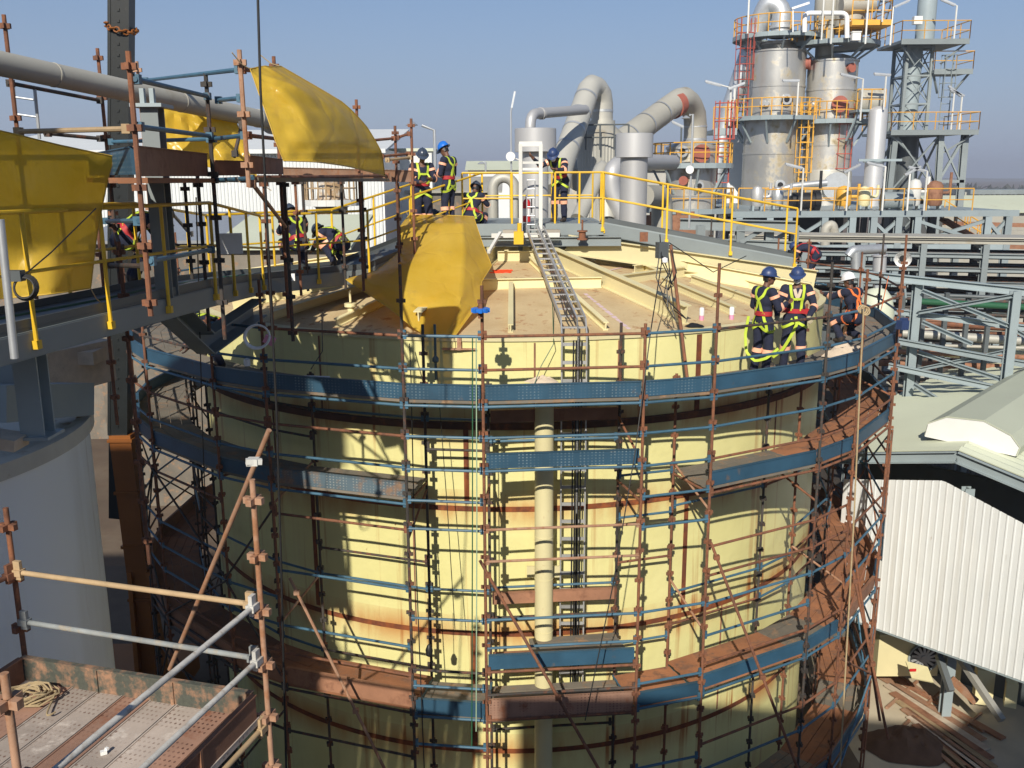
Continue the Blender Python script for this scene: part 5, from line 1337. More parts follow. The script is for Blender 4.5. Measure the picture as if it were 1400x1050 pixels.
def duct_bands(o, ln, r, fs):
    for f in fs:
        q = lerp(ln[0], ln[1], f); d_ = (ln[1] - ln[0]).normalized(); b_ = MB(); b_.tube(q - d_ * .05, q + d_ * .05, r, 24, None, False); b_.build('clamp_band', M['galv'], o)
def ducts_vessels():
    # conical vessel with vertical cladding
    Y = 40.0; c = (at(824, 230, Y).x, Y + 1.2); Z = lambda y: at(824, y, Y).z
    t = thing('conical_vessel', 'ribbed clad vessel with a conical roof and vapour duct behind the silver vents', 'vessel', (c[0], c[1], GZ))
    mb = MB(); n = 44; prof = []
    for k in range(n * 2):
        a = 2 * math.pi * k / (n * 2); r = .95 + (.035 if k % 2 else 0)
        prof.append((c[0] + r * math.cos(a), c[1] + r * math.sin(a)))
    for k in range(n * 2):
        p, q = prof[k], prof[(k + 1) % (n * 2)]; mb.poly([(p[0], p[1], GZ), (q[0], q[1], GZ), (q[0], q[1], Z(186)), (p[0], p[1], Z(186))])
    mb.build('shell', M['lag'], t)
    mb = MB(); mb.lathe([(1.04, Z(187)), (1.04, Z(183)), (.46, Z(166)), (.5, Z(164)), (.02, Z(163))], (c[0], c[1], 0), 16); mb.build('conical_roof', M['lag_dull'], t)
    top = V((c[0] + .05, c[1], Z(168)))
    mb = MB(); mb.path(bend([top, V((top.x, top.y, Z(124))), at(808, 114, 40.6), at(768, 226, 37), at(762, 262, 36.0)], .55, 2), .46, 24); mb.tube(top, top + V((0, 0, .15)), .56, 24); o = mb.build('vapour_duct', M['lag'], t); duct_bands(o, [at(808, 114, 40.6), at(768, 226, 37)], .475, (.2, .4, .6, .8)); duct_bands(o, [top, V((top.x, top.y, Z(130)))], .475, (.5,))
    rail_line(t, [V((c[0] - 1.3, c[1] - 1.2, Z(205))), V((c[0] + 1.0, c[1] - 1.6, Z(205)))], 1.0, M['grey_dark'], .5)
    mb = MB(); mb.path(bend([at(725, 190, 34), at(725, 156, 34), at(800, 150, 37.5)], .4, 4), .185, 20); mb.tube(at(739, 155, 34.6), at(742, 155, 34.7), .215, 20); tag(mb.build('pipe', M['silver']), 'shiny silver pipe elbow rising from the left vent towards the big duct', 'pipe')
    # dull duct with red collar into the second vessel
    Y = 50.0; c = (at(951, 240, Y).x, Y + 1.3); Z = lambda y: at(951, y, Y).z
    t = thing('evaporator_vessel', 'stout stained vessel with railed platform and long sloping duct with a red band', 'vessel', (c[0], c[1], Z(300)))
    shell(t, c, GZ, Z(203), 1.32, M['stainless'], seams=5)
    mb = MB(); p0 = V((c[0] + .15, c[1], Z(205))); pts = bend([p0, V((p0.x, p0.y, Z(152))), at(936, 132, 50), at(920, 143, 49), at(800, 232, 42), at(786, 246, 41.5)], .75, 2)
    mb.path(pts, .60, 24); mb.tube(p0 - V((0, 0, .3)), p0 + V((0, 0, .12)), .72, 24); o = mb.build('vapour_duct', M['lag_dull'], t); duct_bands(o, [at(915, 147, 48.6), at(800, 232, 42)], .615, (.12, .32, .52, .72, .9)); duct_bands(o, [p0, V((p0.x, p0.y, Z(160)))], .615, (.35, .75))
    a, b = at(922, 144, 48.9), at(917, 147.5, 48.6); mb = MB(); mb.tube(at(926.5, 141.8, 49.3), at(919.5, 145.6, 48.9), .635, 24); mb.build('duct_collar', M['red_lead'], t)
    P = ring_platform(t, c, 1.35, 2.15, Z(225), -160, 160, n=22); nozzle(t, P, 8, 1.32, Z(210), .46, M['red_lead'], .3, 'manhole_cover'); nozzle(t, P, -28, 1.3, Z(207), .3, M['galv'], rim=M['black']); nozzle(t, P, 6, 1.32, Z(254), .24, M['galv'], rim=M['black']); nozzle(t, P, -24, 1.4, Z(247), .24, M['red_lead'])
    ring_platform(t, c, 1.35, 2.3, Z(287), -150, 150, n=20, brackets=False)
    cage_ladder(t, (at(992, 200, 50).x, 50.4, 0), Z(250), Z(165), M['red_paint'], .6, .8)
    x0, x1 = at(972, 175, 52).x, at(1004, 175, 52).x; z = at(985, 178, 52).z
    tp = thing('bridge_platform', 'small grey bridge with orange rails between vessel and process column', 'platform', (x0, 52, z)); mb = MB(); mb.poly([(x0, 51.4, z), (x1, 51.4, z), (x1, 54, z), (x0, 54, z)], .2, (0, 0, 1)); mb.beam((x0, 51.4, z - .1), (x1, 51.4, z - .1), .1, .35); mb.build('platform', M['pale_steel'], tp); rail_line(tp, [(x0, 51.4, z), (x1, 51.4, z)], 1.15, step=.5)
    x0, x1 = at(977, 240, 50).x, at(1006, 240, 50).x; z = at(985, 222, 50).z
    # low pipework between vents and vessels
    for pts, r, mm, lab in (([at(852, 300, 33), at(836, 262, 33), at(836, 232, 33), at(850, 222, 33.5), at(920, 222, 40)], .30, 'silver', 'silver pipe leaving to the right behind the right silver vent'), ([at(880, 268, 36), at(905, 268, 38), at(905, 320, 38)], .42, 'lag_dull', 'fat dull pipe elbow below the sloping duct'), ([at(790, 300, 32), at(826, 222, 34), at(830, 300, 33)], .26, 'lag', 'pale pipe leg behind the centre of the platform rail'), ([at(1128, 335, 44), at(1128, 312, 44), at(1138, 306, 44), at(1142, 326, 44)], .22, 'lag_dull', 'dull pipe bend showing under the plant deck'), ([at(1052, 268, 56), at(1078, 255, 56), at(1130, 250, 56)], .2, 'galv', 'galvanised pipe along the foot of the process columns')):
        mb = MB(); mb.path(bend(pts, .5, 5), r, 16); tag(mb.build('pipe', M[mm]), lab, 'pipe')
    mb = MB(); c = at(892, 296, 40)
    for k in range(4): mb.tube(c + V((k * .55, 0, -1.5)), c + V((k * .55, 0, .2)), .12, 8)
    mb.box(c + V((.8, .1, -.4)), (2.3, .5, .9)); mb.build; tag(mb.build('pump_skid', M['rust_board']), 'brown pump skid low behind the right gangway', 'pump')
    # lamps around the roof
    lamp(699, 236, 152, 27, 'slim galvanised lamp post with slanted head behind the white frame', (4, -22), M['galv'], r=.025, kind='tube')
    lamp(595, 235, 178, 32, 'lamp post with a long arm reaching left over the workers', (-32, -12), M['galv'], r=.05, kind='dish')
    lamp(942, 312, 156, 24, 'slim galvanised lamp post beside the right gangway', (-4, 2), M['galv'], r=.028, kind='dish')
    lamp(664, 236, 222, 70, 'distant low lamp post above the plant roofs', (-6, -1), M['galv'], r=.07, kind='dish')
    lamp(931, 196, 172, 62, 'small dark lamp post on the far platform behind the sloping duct', (-8, -4), M['grey_dark'], r=.06)
    mb = MB(); p = at(698, 214, 26.9); mb.disc(p, .13, (0, 1, 0), 18, .04); mb.tube(p, p + V((.25, .1, -.1)), .02); tag(mb.build('floodlight', M['white']), 'round white floodlight clamped to the lamp post behind the white frame', 'lamp')
    mb = MB(); p = at(943, 232, 23.9); mb.disc(p, .10, (0, 1, 0), 18, .04); mb.tube(p, p + V((.02, .1, 0)), .03); tag(mb.build('floodlight', M['white']), 'round white floodlight on the lamp post beside the right gangway', 'lamp')
ducts_vessels()

def steel_structures():
    m = M['pale_steel']
    # ---- process deck under the columns
    Y0, Y1 = 50.0, 72.0; z = at(1180, 289, 50).z
    t = thing('process_deck', 'pale steel process deck on braced columns carrying the distillation plant', 'steel structure', (18, 50, GZ))
    x0, x1 = at(1000, 289, 50).x, at(1392, 289, 50).x
    mb = MB(); mb.box(((x0 + x1) / 2, (Y0 + Y1) / 2, z - .12), (x1 - x0, Y1 - Y0, .22)); mb.beam((x0, Y0 - .05, z - .13), (x1, Y0 - .05, z - .13), .2, .32); mb.build('deck', m, t)
    xs = [at(px, 300, 50).x for px in (1010, 1052, 1078, 1127, 1165, 1194, 1228, 1254, 1350, 1378)]
    for x in xs:
        mb = MB(); mb.ibeam((x, Y0, GZ), (x, Y0, z - .3), .34, .34, (0, 1, 0), .04); mb.build('steel_column', m, t)
        mb = MB(); mb.ibeam((x, Y0 + 9, GZ), (x, Y0 + 9, z - .25), .4, .4, (0, 1, 0), .05); mb.build('steel_column', M['grey_dark'], t)
    zb = at(1200, 333, 50).z
    for a, b in ((2, 3), (3, 4), (5, 6), (7, 8), (8, 9)):
        mb = MB(); mb.beam((xs[a], Y0, z - .5), (xs[b], Y0, zb), .2, .16); mb.beam((xs[a], Y0 + .1, zb), (xs[b], Y0 + .1, z - .5), .2, .16); mb.build('brace', m, t)
    mb = MB(); mb.beam((xs[0], Y0, zb - .2), (xs[-1], Y0, zb - .2), .25, .3); mb.build('tie_beam', m, t)
    rail_line(t, [(at(1046, 285, 50).x, Y0 + .1, z), (at(1330, 289, 50).x, Y0 + .1, z)], 1.15, M['yellow_far'], 1.1)
    rail_line(t, [(at(1040, 285, 50).x, Y0 + 5, z), (at(1240, 289, 50).x, Y0 + 5, z)], 1.15, M['yellow_far'], 1.5)
    mb = MB(); mb.box(((x0 + x1) / 2 - 3, Y0 + 5, (GZ + z) / 2), (x1 - x0 - 10, .3, z - GZ - .5)); mb.build('deck_shade_sheet', M['grey_dark'], t)  # dark sheet added to stand in for the shade under the deck
    rnd = random.Random(4)
    # small vessels, exchangers and pumps standing on that deck
    labs = ['squat silver drum left of the column feet', 'upright galvanised filter pot at the foot of the left column', 'short dark pump casing between the column feet', 'orange valve skid right of the column feet', 'small cream exchanger under the slim silver column', 'low grey pump near the lattice tower foot', 'upright white pot beside the lattice tower foot', 'rust coloured valve block on the deck edge by the tower']
    for k, px in enumerate((1034, 1062, 1098, 1152, 1180, 1222, 1248, 1275)):
        p = at(px, 288, 52); p.z = z; tt = thing('process_pot' if k not in (2, 5) else 'pump', labs[k], 'vessel' if k not in (2, 5) else 'pump', p); mm = M[['silver', 'galv', 'black', 'yellow_far', 'cream_pipe', 'grey_steel', 'white_steel', 'rust_board'][k]]
        mb = MB(); h = rnd.uniform(.9, 1.5); r = rnd.uniform(.3, .5)
        if k in (2, 5): mb.tube(p + V((-.7, 0, .5)), p + V((.5, 0, .5)), r, 16); mb.tube(p + V((.5, 0, .5)), p + V((.8, 0, .5)), r * 1.3, 16)
        else: mb.lathe([(r * .8, .2), (r, .3), (r, h), (r * .7, h + .2), (.02, h + .28)], p, 20)
        mb.build('casing', mm, tt); mb = MB()
        for s in (-1, 1): mb.box(p + V((s * r * .7, 0, .12)), (.1, .4, .26))
        mb.build('feet', M['pale_steel'], tt)
        mb = MB(); mb.path(bend([p + V((r, 0, h * .7)), p + V((r + .4, 0, h * .7)), p + V((r + .4, 0, h + rnd.uniform(.2, .8)))], .2), .08, 8); mb.build('connecting_pipe', mm, tt)
    for k, (px, pt, lab) in enumerate(((1050, 120, 'w'), (1095, 230, ''), (1157, 232, ''), (1206, 228, ''), (1240, 235, ''), (1263, 234, ''))):
        if k: lamp(px, 288, pt, 49.5, ['', 'white lamp pole on the deck between the two columns', 'white lamp pole on the deck right of the second column', 'white lamp pole on the deck beside the silver column', 'white lamp pole at the foot of the lattice tower', 'second white lamp pole near the lattice tower foot'][k], (-16 if k % 2 else 14, -5), r=.05)
    # ---- pipe rack in the middle distance
    t = thing('pipe_rack', 'long low pipe rack of stacked grey trays and pipes behind the tank at right', 'pipe rack', (18, 36, GZ))
    a, b = V((9.2, 40, 0)), V((24.5, 35.5, 0)); d = (b - a).normalized(); s = V((-d.y, d.x, 0))
    zs = [-2.65, -3.2, -3.75, -4.3, -4.85, -5.5, -6.3]
    for k in range(7):
        f = (k + .35) / 7
        for o in (0, 2.2):
            p = lerp(a, b, f) + s * o; mb = MB(); mb.ibeam((p.x, p.y, GZ), (p.x, p.y, zs[0] - .1), .24, .24, (0, 1, 0), .03); mb.build('rack_post', M['grey_steel'], t)
        mb = MB()
        for z in zs: p = lerp(a, b, f); mb.beam((p.x, p.y, z - .2), (p.x + s.x * 2.2, p.y + s.y * 2.2, z - .2), .15, .2)
        mb.build('cross_beam', m, t)
    for i, z in enumerate(zs):
        for o in (0, 2.2):
            mb = MB(); mb.channel(a + s * o + V((0, 0, z)), b + s * o + V((0, 0, z)), .10, .17, (0, 0, 1), .02, 1 if o == 0 else -1); mb.build('tray_side', M['lag_dull'] if i == 0 else M['grey_steel'], t)
        if i: mb = MB(); mb.beam(a + s * 1.1 + V((0, 0, z - .12)), b + s * 1.1 + V((0, 0, z - .12)), 2.1, .03); mb.build('tray_floor', M['boom_dark'], t)
        for k in range(7 if i else 0):
            o = .2 + k * .3; r = rnd.uniform(.05, .11); mb = MB(); mb.tube(a + s * o + V((0, 0, z - .1 + r)), b + s * o + V((0, 0, z - .1 + r)), r, 10); mb.build('rack_pipe', rnd.choice([M['galv'], M['rust_tube'], M['dark_tube'], M['lag_dull'], M['dark_tube'], M['rust_board']]), t)
    mb = MB(); p = a + s * 1.1; q = b + s * 1.1; mb.beam(p + V((0, 0, zs[0] + .15)), q + V((0, 0, zs[0] + .15)), 2.1, .05); mb.build('tray_cover', M['lag_dull'], t)
    mb = MB(); mb.path(bend([at(1160, 350, 33), at(1166, 342, 33), at(1208, 340, 33.5)], .5), .17, 14); mb.tube(at(1170, 345, 33), at(1170, 372, 33), .17, 14); tag(mb.build('duct', M['galv']), 'pale duct bend rising out of the pipe rack', 'duct')
    mb = MB(); mb.tube(at(1203, 350, 32), at(1202, 374, 32), .22, 16); mb.tube(at(1203, 348, 32), at(1203, 350, 32), .27, 16); tag(mb.build('pipe', M['silver']), 'short bright silver pipe stub standing in the pipe rack', 'pipe')
    p = at(1234, 353, 30.5); th = thing('loudspeaker', 'white horn loudspeaker with a dark mouth above the right scaffold poles', 'loudspeaker', p); mb = MB(); dd = V((-.3, -1, -.1)).normalized()
    mb.lathe([(.27, .16), (.12, -.15), (.12, -.32), (.01, -.34)], p, 20, dd); mb.build('horn', M['white'], th); mb = MB(); mb.disc(p + dd * .10, .11, dd, 16, .03); mb.build('mouth', M['black'], th)
    mb = MB(); mb.tube(p + V((.1, .2, -.2)), V((p.x + .3, p.y + .2, -4)), .04); mb.build('bracket', m, th)
    # ---- nearer pale truss at the right edge
    t = thing('truss_bridge', 'pale steel truss bridge with long braces at the right edge behind the scaffold', 'steel structure', (16, 28, GZ))
    def B(p0, p1, wd, h, nm='truss_beam'):
        mb = MB(); mb.ibeam(at(*p0), at(*p1), wd, h, (0, 0, 1), .025); mb.build(nm, m, t)
    B((1150, 372, 30), (1430, 402, 27), .2, .24); B((1180, 420, 30), (1430, 452, 27), .16, .18); B((1215, 464, 29), (1430, 503, 26.5), .16, .18); B((1215, 500, 29), (1430, 545, 26.5), .16, .18)
    for x, yt, Y in ((1389, 398, 27), (1255, 385, 29)):
        p = at(x, yt, Y); mb = MB(); mb.ibeam((p.x, p.y, GZ), p, .24, .24, (0, 1, 0), .03); mb.build('steel_column', m, t)
    for p0, p1 in (((1262, 397, 28.8), (1386, 447, 27)), ((1256, 427, 28.8), (1386, 404, 27)), ((1256, 481, 28.8), (1386, 524, 27)), ((1256, 505, 28.8), (1386, 478, 27)), ((1262, 440, 28.8), (1330, 470, 27.8)), ((1250, 525, 28.5), (1282, 545, 28)), ((1386, 450, 27), (1440, 480, 26.5))):
        mb = MB(); mb.channel(at(*p0), at(*p1), .10, .12, (0, 0, 1), .02); mb.build('brace', m, t)
    mb = MB(); mb.tube(at(1252, 412, 31), at(1420, 421, 31), .11, 12); tag(mb.build('pipe', M['green']), 'dark green pipe running through the truss bridge at right', 'pipe')
    for y, Y, r, mm, lab in ((457, 33, .16, 'lag', 'pale lagged pipe low behind the truss bridge'), (478, 34, .22, 'cream_pipe', 'cream pipe lowest behind the truss bridge'), (440, 35, .14, 'rust_tube', 'rusty pipe behind the lower part of the truss bridge')):
        mb = MB(); mb.tube(at(1180, y - 5, Y), at(1440, y + 12, Y - 1), r, 12); tag(mb.build('pipe', M[mm]), lab, 'pipe')
    p = at(1216, 424, 27); c = V((p.x, p.y + 1, p.z)); t = thing('dome_tank', 'pale olive domed tank top showing behind the right end of the upper deck', 'tank', (c.x, c.y, GZ)); mb = MB(); mb.lathe([(.50, c.z - .9), (.52, c.z - .2), (.44, c.z + .25), (.26, c.z + .48), (.02, c.z + .55)], (c.x, c.y, 0), 32); mb.build('shell', M['roof_pale'], t); mb = MB(); mb.box((c.x, c.y, c.z + .56), (.2, .14, .1)); mb.build('lid', M['galv'], t); mb = MB(); mb.beam((c.x, c.y, GZ), (c.x, c.y, c.z - .88), .3, .3); mb.build('leg', M['grey_dark'], t)
    t = thing('pipe_bank', 'dark bank of rusty and grey pipes low behind the truss bridge at right', 'pipes', (18, 33, GZ))
    for k in range(16):
        y = 398 + k * 9 + rnd.uniform(-3, 3); Y = rnd.uniform(30.5, 36); mb = MB(); mb.tube(at(1150, y, Y + 1.2), at(1480, y + rnd.uniform(8, 16), Y - 1), rnd.uniform(.04, .12), 10); mb.build('bank_pipe', M[rnd.choice(['dark_tube', 'rust_tube', 'lag_dull', 'grey_dark', 'rust_board', 'dark_tube'])], t)
    for k in range(7):
        x = 1235 + k * 30; mb = MB(); p_ = at(x, 400, 31.5); mb.beam((p_.x, p_.y, GZ), (p_.x, p_.y, p_.z), .14, .14); mb.build('bank_post', M['grey_dark'], t)
    # braced bridge frame just behind the right gangway end
    t = thing('braced_structure', 'blue grey braced steel frame directly behind the right gangway', 'steel structure', at(1000, 330, 30)); 
    mb = MB(); mb.ibeam(at(930, 306, 30), at(1088, 310, 29), .25, .35, (0, 0, 1), .03); mb.ibeam(at(930, 330, 30), at(1088, 336, 29), .2, .25, (0, 0, 1), .03); mb.build('frame_beam', M['grey_steel'], t)
    for px in (958, 1012, 1052, 1086): p = at(px, 308, 29.5); mb = MB(); mb.ibeam((p.x, p.y, GZ), p, .25, .25, (0, 1, 0), .03); mb.build('steel_column', M['grey_steel'], t)
    mb = MB(); mb.beam(at(1012, 332, 29.4), at(1052, 308, 29.4), .12, .12); mb.beam(at(1052, 332, 29.4), at(1086, 312, 29.4), .12, .12); mb.build('brace', M['grey_steel'], t)
    # far conveyor gallery and low buildings at right
    t = thing('conveyor_gallery', 'long low white walled conveyor gallery far away at the right edge', 'building', (45, 110, GZ)); x0, x1 = at(1312, 270, 110).x, at(1500, 270, 110).x
    zt, zb = at(1350, 262, 110).z, at(1350, 284, 110).z
    mb = MB(); mb.box(((x0 + x1) / 2, 110, zt), (x1 - x0, 5, .5)); mb.build('roof', M['grey_steel'], t); mb = MB(); mb.box(((x0 + x1) / 2, 111, (zt + zb) / 2 - .3), (x1 - x0, 3, abs(zt - zb) - .5)); mb.build('wall', M['white'], t)
    mb = MB()
    for k in range(14): x = lerp(x0, x1, k / 13); mb.beam((x, 108.6, GZ), (x, 108.6, zt), .3, .3); mb.beam((x, 108.6, zb), (lerp(x0, x1, (k + .5) / 13), 108.6, zt - .3), .2, .2)
    mb.build('gallery_frame', M['lag'], t)
    for k, (px0, px1, yt, Y, mm, lab) in enumerate(((640, 730, 232, 130, 'white_clad', 'far long white roofed shed behind the kneeling workers'), (1290, 1440, 290, 75, 'lag_dull', 'drab low plant building below the conveyor gallery'), (880, 990, 232, 95, 'lag', 'far pale shed between the duct and vessel'), (735, 800, 240, 90, 'stainless', 'far stained plant block behind the left silver vent'))):
        a, b = at(px0, yt, Y), at(px1, yt, Y); tt = thing('shed', lab, 'shed', ((a.x + b.x) / 2, Y, GZ)); mb = MB(); mb.box(((a.x + b.x) / 2, Y + 4, (GZ + a.z) / 2), (b.x - a.x, 8, a.z - GZ)); mb.build('wall', M[mm], tt); mb = MB(); e = .4
        mb.poly([(a.x - e, Y - e, a.z + .02), (b.x + e, Y - e, a.z + .02), (b.x + e, Y + 4, a.z + 1.2), (a.x - e, Y + 4, a.z + 1.2)], .1); mb.poly([(a.x - e, Y + 4, a.z + 1.2), (b.x + e, Y + 4, a.z + 1.2), (b.x + e, Y + 8 + e, a.z + .02), (a.x - e, Y + 8 + e, a.z + .02)], .1); mb.build('roof', M['roof_pale'], tt)
    # orange stair flights under the right end of the deck
    t = thing('stair_tower', 'orange railed steel stairs under the far right end of the process deck', 'stairs', at(1330, 330, 54)); 
    for k in range(3):
        p, q = at(1290 + k * 14, 300 + k * 8, 56 + k), at(1342 + k * 14, 332 + k * 8, 56 + k); rail_line(t, [p, q], 1.1, M['yellow_far'], .9); mb = MB(); mb.beam(p, q, 1.0, .2); mb.build('stair_flight', M['rust_board'], t)
    for k in range(5): p, q = at(1290, 305 + k * 10, 60), at(1440, 309 + k * 10, 60); mb = MB(); mb.beam(p, q, .3, .25); mb.build('landing_beam', [M['rust_board'], M['lag_dull'], M['yellow_far']][k % 3], t)
steel_structures()

# ================================================================== left background
def left_back():
    # long white corrugated shed
    Y = 52.0; zt = at(300, 205, Y).z; x0, x1 = -30.0, at(521, 210, Y).x
    t = thing('white_shed', 'long white corrugated shed wall across the left background', 'shed', ((x0 + x1) / 2, Y, GZ))
    mb = MB(); n = int((x1 - x0) / .19)
    for k in range(n):
        xa = x0 + k * .19; 
        for (u, v, du, dv) in ((0, .07, 0, 0), (.07, .095, 0, -.05), (.095, .165, -.05, -.05), (.165, .19, -.05, 0)): mb.poly([(xa + u, Y + du, GZ), (xa + v, Y + dv, GZ), (xa + v, Y + dv, zt), (xa + u, Y + du, zt)])
    mb.build('wall', M['white_clad'], t)
    mb = MB(); mb.poly([(x0, Y - .4, zt - .05), (x1 + .3, Y - .4, zt - .05), (x1 + .3, Y + 12, zt + 1.6), (x0, Y + 12, zt + 1.6)], .12); mb.beam((x0, Y - .42, zt - .1), (x1 + .3, Y - .42, zt - .1), .12, .22); mb.build('roof', M['white_clad'], t)
    mb = MB(); mb.box((x1 + .05, Y + 6, (GZ + zt) / 2), (.1, 12, zt - GZ)); mb.build('end_wall', M['white'], t)
    a, b = at(500, 207, 60), at(590, 207, 60); tt = thing('white_building', 'tall pale cream building end behind the two standing workers', 'building', ((a.x + b.x) / 2, 60, GZ)); mb = MB(); mb.box(((a.x + b.x) / 2, 62, (GZ + a.z) / 2), (b.x - a.x, 4, a.z - GZ)); mb.build('wall', M['cream_beam'] if 0 else M['white_steel'], tt); mb = MB(); mb.box(((a.x + b.x) / 2, 62, a.z + .08), (b.x - a.x + .3, 4.3, .18)); mb.build('roof', M['roof_pale'], tt)
    # rusty small silo in front of it
    Y = 40; c = (at(448, 300, Y).x, Y + 1); Z = lambda y: at(448, y, Y).z
    t = thing('silo', 'rust streaked small white silo with railed top in front of the white shed', 'silo', (c[0], c[1], GZ))
    mb = MB(); mb.lathe([(.68, GZ), (.68, Z(285)), (.95, Z(280)), (.95, Z(276)), (.6, Z(272)), (.55, Z(250)), (.02, Z(247))], (c[0], c[1], 0), 32); mb.build('shell', painted('silo_stained', (.66, .64, .58), .42, 1.2, .6, (.36, .24, .13)), t)
    ring_platform(t, c, .6, 1.15, Z(276), -180, 180, M['white_steel'], M['wood'], 20, 1.0, False)
    # low roofs and clutter beyond the gangway
    for k, (x0, x1, y, Y, h, mm, lab) in enumerate(((120, 300, 330, 36, 3, 'galv', 'low grey roofed lean-to behind the left gangway'), (300, 470, 338, 33, 2.5, 'roof_pale', 'low pale roof just behind the left gangway rails'), (560, 680, 262, 60, 3, 'lag_dull', 'drab low building behind the crouching worker'))):
        a, b = at(x0, y, Y), at(x1, y, Y); tt = thing('shed', lab, 'shed', ((a.x + b.x) / 2, Y, GZ)); mb = MB(); mb.box(((a.x + b.x) / 2, Y + 2.5, (GZ + a.z) / 2), (b.x - a.x, 5, a.z - GZ)); mb.build('wall', M['deck_grey'], tt); mb = MB(); mb.poly([(a.x - .3, Y - .3, a.z + .03), (b.x + .3, Y - .3, a.z + .03), (b.x + .3, Y + 5.3, a.z + .9), (a.x - .3, Y + 5.3, a.z + .9)], .12); mb.build('roof', M[mm], tt)
    a, b = at(-200, 352, 46), at(560, 352, 46); tt = thing('yard_wall', 'low drab brown wall and lean-to in front of the long white shed', 'wall', ((a.x + b.x) / 2, 46, GZ)); mb = MB(); mb.box(((a.x + b.x) / 2, 46.5, (GZ + a.z) / 2), (b.x - a.x, 1, a.z - GZ)); mb.build('wall', M['deck_grey'], tt); mb = MB(); mb.box(((a.x + b.x) / 2, 46.5, a.z + .05), (b.x - a.x, 1.3, .1)); mb.build('coping', M['lag_dull'], tt)
left_back()

# ================================================================== shed on the right with white cladding
def right_shed():
    # building frame: ridge direction r, gable direction g
    P0 = atz(1310, 618, -6.2); r = V((4.6, 5.2, 0)).normalized(); g = V((r.y, -r.x, 0))
    ze, W = -7.05, 3.6
    Lf = 26.0
    t = thing('workshop_shed', 'steel shed at right with pale roof, ridge vent and white ribbed cladding', 'shed', (P0.x + 4, P0.y + 4, GZ))
    zr = -6.15
    def roofside(s, wd, ze_, m):
        rows = []; n = 150; a = V((P0.x, P0.y, zr))
        for k in range(n + 1):
            u = Lf * k / n; dz = .022 * (1 if k % 2 else -1)
            p = a + r * u; q = p + g * (s * wd) + V((0, 0, ze_ - zr)); rows.append([p + V((0, 0, dz)), q + V((0, 0, dz))])
        mb = MB(); mb.grid(rows if s > 0 else [x[::-1] for x in rows], .03, False); mb.build('roof', m, t)
    roofside(1, 4.6, -7.3, M['roof_pale']); roofside(-1, 4.3, -7.05, M['roof_pale'])
    a = V((P0.x, P0.y, zr)) - r * .05
    mb = MB(); mb.channel(a + V((0, 0, -.15)), a + g * 4.6 + V((0, 0, -1.30)), .1, .26, (0, 0, 1), .02); mb.channel(a + V((0, 0, -.15)), a - g * 4.3 + V((0, 0, -1.05)), .1, .26, (0, 0, 1), .02, -1); mb.build('barge_beam', M['pale_steel'], t)
    # ridge vent hood
    mb = MB(); u0 = .9; prof = [(-1.0, -.12), (-.95, .20), (-.55, .42), (.25, .46), (.85, .22), (1.05, -.02), (1.0, -.22)]
    rows = [[a + r * (u0 + u) + g * x + V((0, 0, z + .08)) for (x, z) in prof] for u in (0, 6, 12, 18, 24)]
    mb.grid(rows, .03, False); mb.build('ridge_vent', M['roof_pale'], t)
    mb = MB(); mb.poly([p - r * .02 for p in rows[0]], .03); mb.build('vent_end', M['white'], t)
    # white ribbed cladding panel hanging on the near side
    A, B = atz(1140, 838, -10.8), atz(1470, 957, -10.8); d = (B - A).normalized(); nrm = V((d.y, -d.x, 0)); L = (B - A).length
    if nrm.y > 0: nrm = -nrm
    zt = -6.85; xk = (atz(1290, 657, zt) - A).dot(d); xe = (atz(1400, 716, -7.75) - A).dot(d)
    def onwall(px, py):
        dd = ray(px, py); k_ = A.dot(nrm) / dd.dot(nrm); q_ = dd * k_; return (q_ - A).dot(d), q_.z
    tp = [onwall(1150, 655), onwall(1290, 657), onwall(1400, 716), onwall(1480, 760)]
    def top(u):
        if u <= tp[0][0]: return tp[0][1]
        for (u0, z0), (u1, z1) in zip(tp[:-1], tp[1:]):
            if u <= u1: return lerp(z0, z1, (u - u0) / (u1 - u0))
        return tp[-1][1]
    mb = MB(); k = 0; pit = .165
    while k * pit < L:
        u = k * pit
        for (s0, s1, o0, o1) in ((0, .12, 0, 0), (.12, .128, 0, .016), (.128, .152, .016, .016), (.152, .165, .016, 0)):
            p, q = A + d * (u + s0) + nrm * o0, A + d * (u + s1) + nrm * o1
            mb.poly([p, q, V((q.x, q.y, max(-10.7, top(u + s1)))), V((p.x, p.y, max(-10.7, top(u + s0))))])
        k += 1
    mb.build('cladding', M['clad'], t)
    mb = MB(); mb.beam(A - nrm * .04 + V((0, 0, -.03)), B - nrm * .04 + V((0, 0, -.03)), .06, .05); mb.build('bottom_rail', M['pale_steel'], t)
    # columns and dark interior
    for u in (5.3,):
        p = A + d * u - nrm * .35; mb = MB(); mb.ibeam((p.x, p.y, GZ), (p.x, p.y, -6.9 if u < 4 else -8.2), .26, .26, (0, 1, 0), .03); mb.build('steel_column', M['pale_steel'], t)
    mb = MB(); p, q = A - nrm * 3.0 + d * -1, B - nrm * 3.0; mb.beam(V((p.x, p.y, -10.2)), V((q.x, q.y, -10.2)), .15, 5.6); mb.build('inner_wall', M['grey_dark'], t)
    for u in (2.6,): p = a + g * (u - 2.4) + r * .4; mb = MB(); mb.ibeam((p.x, p.y, GZ), (p.x, p.y, -7.1), .22, .22, (0, 1, 0), .03); mb.build('steel_column', M['pale_steel'], t)
    # machinery below: fan unit, flap and struts
    pz = at(1262, 900, 21.6); t2 = thing('fan_unit', 'cream fan unit with a round finned fan below the white cladding', 'fan unit', (pz.x, pz.y, pz.z - .7))
    mb = MB(); mb.box(pz + V((-.35, .35, .05)), (1.55, .6, 1.15)); mb.build('housing', M['cream_beam'], t2)
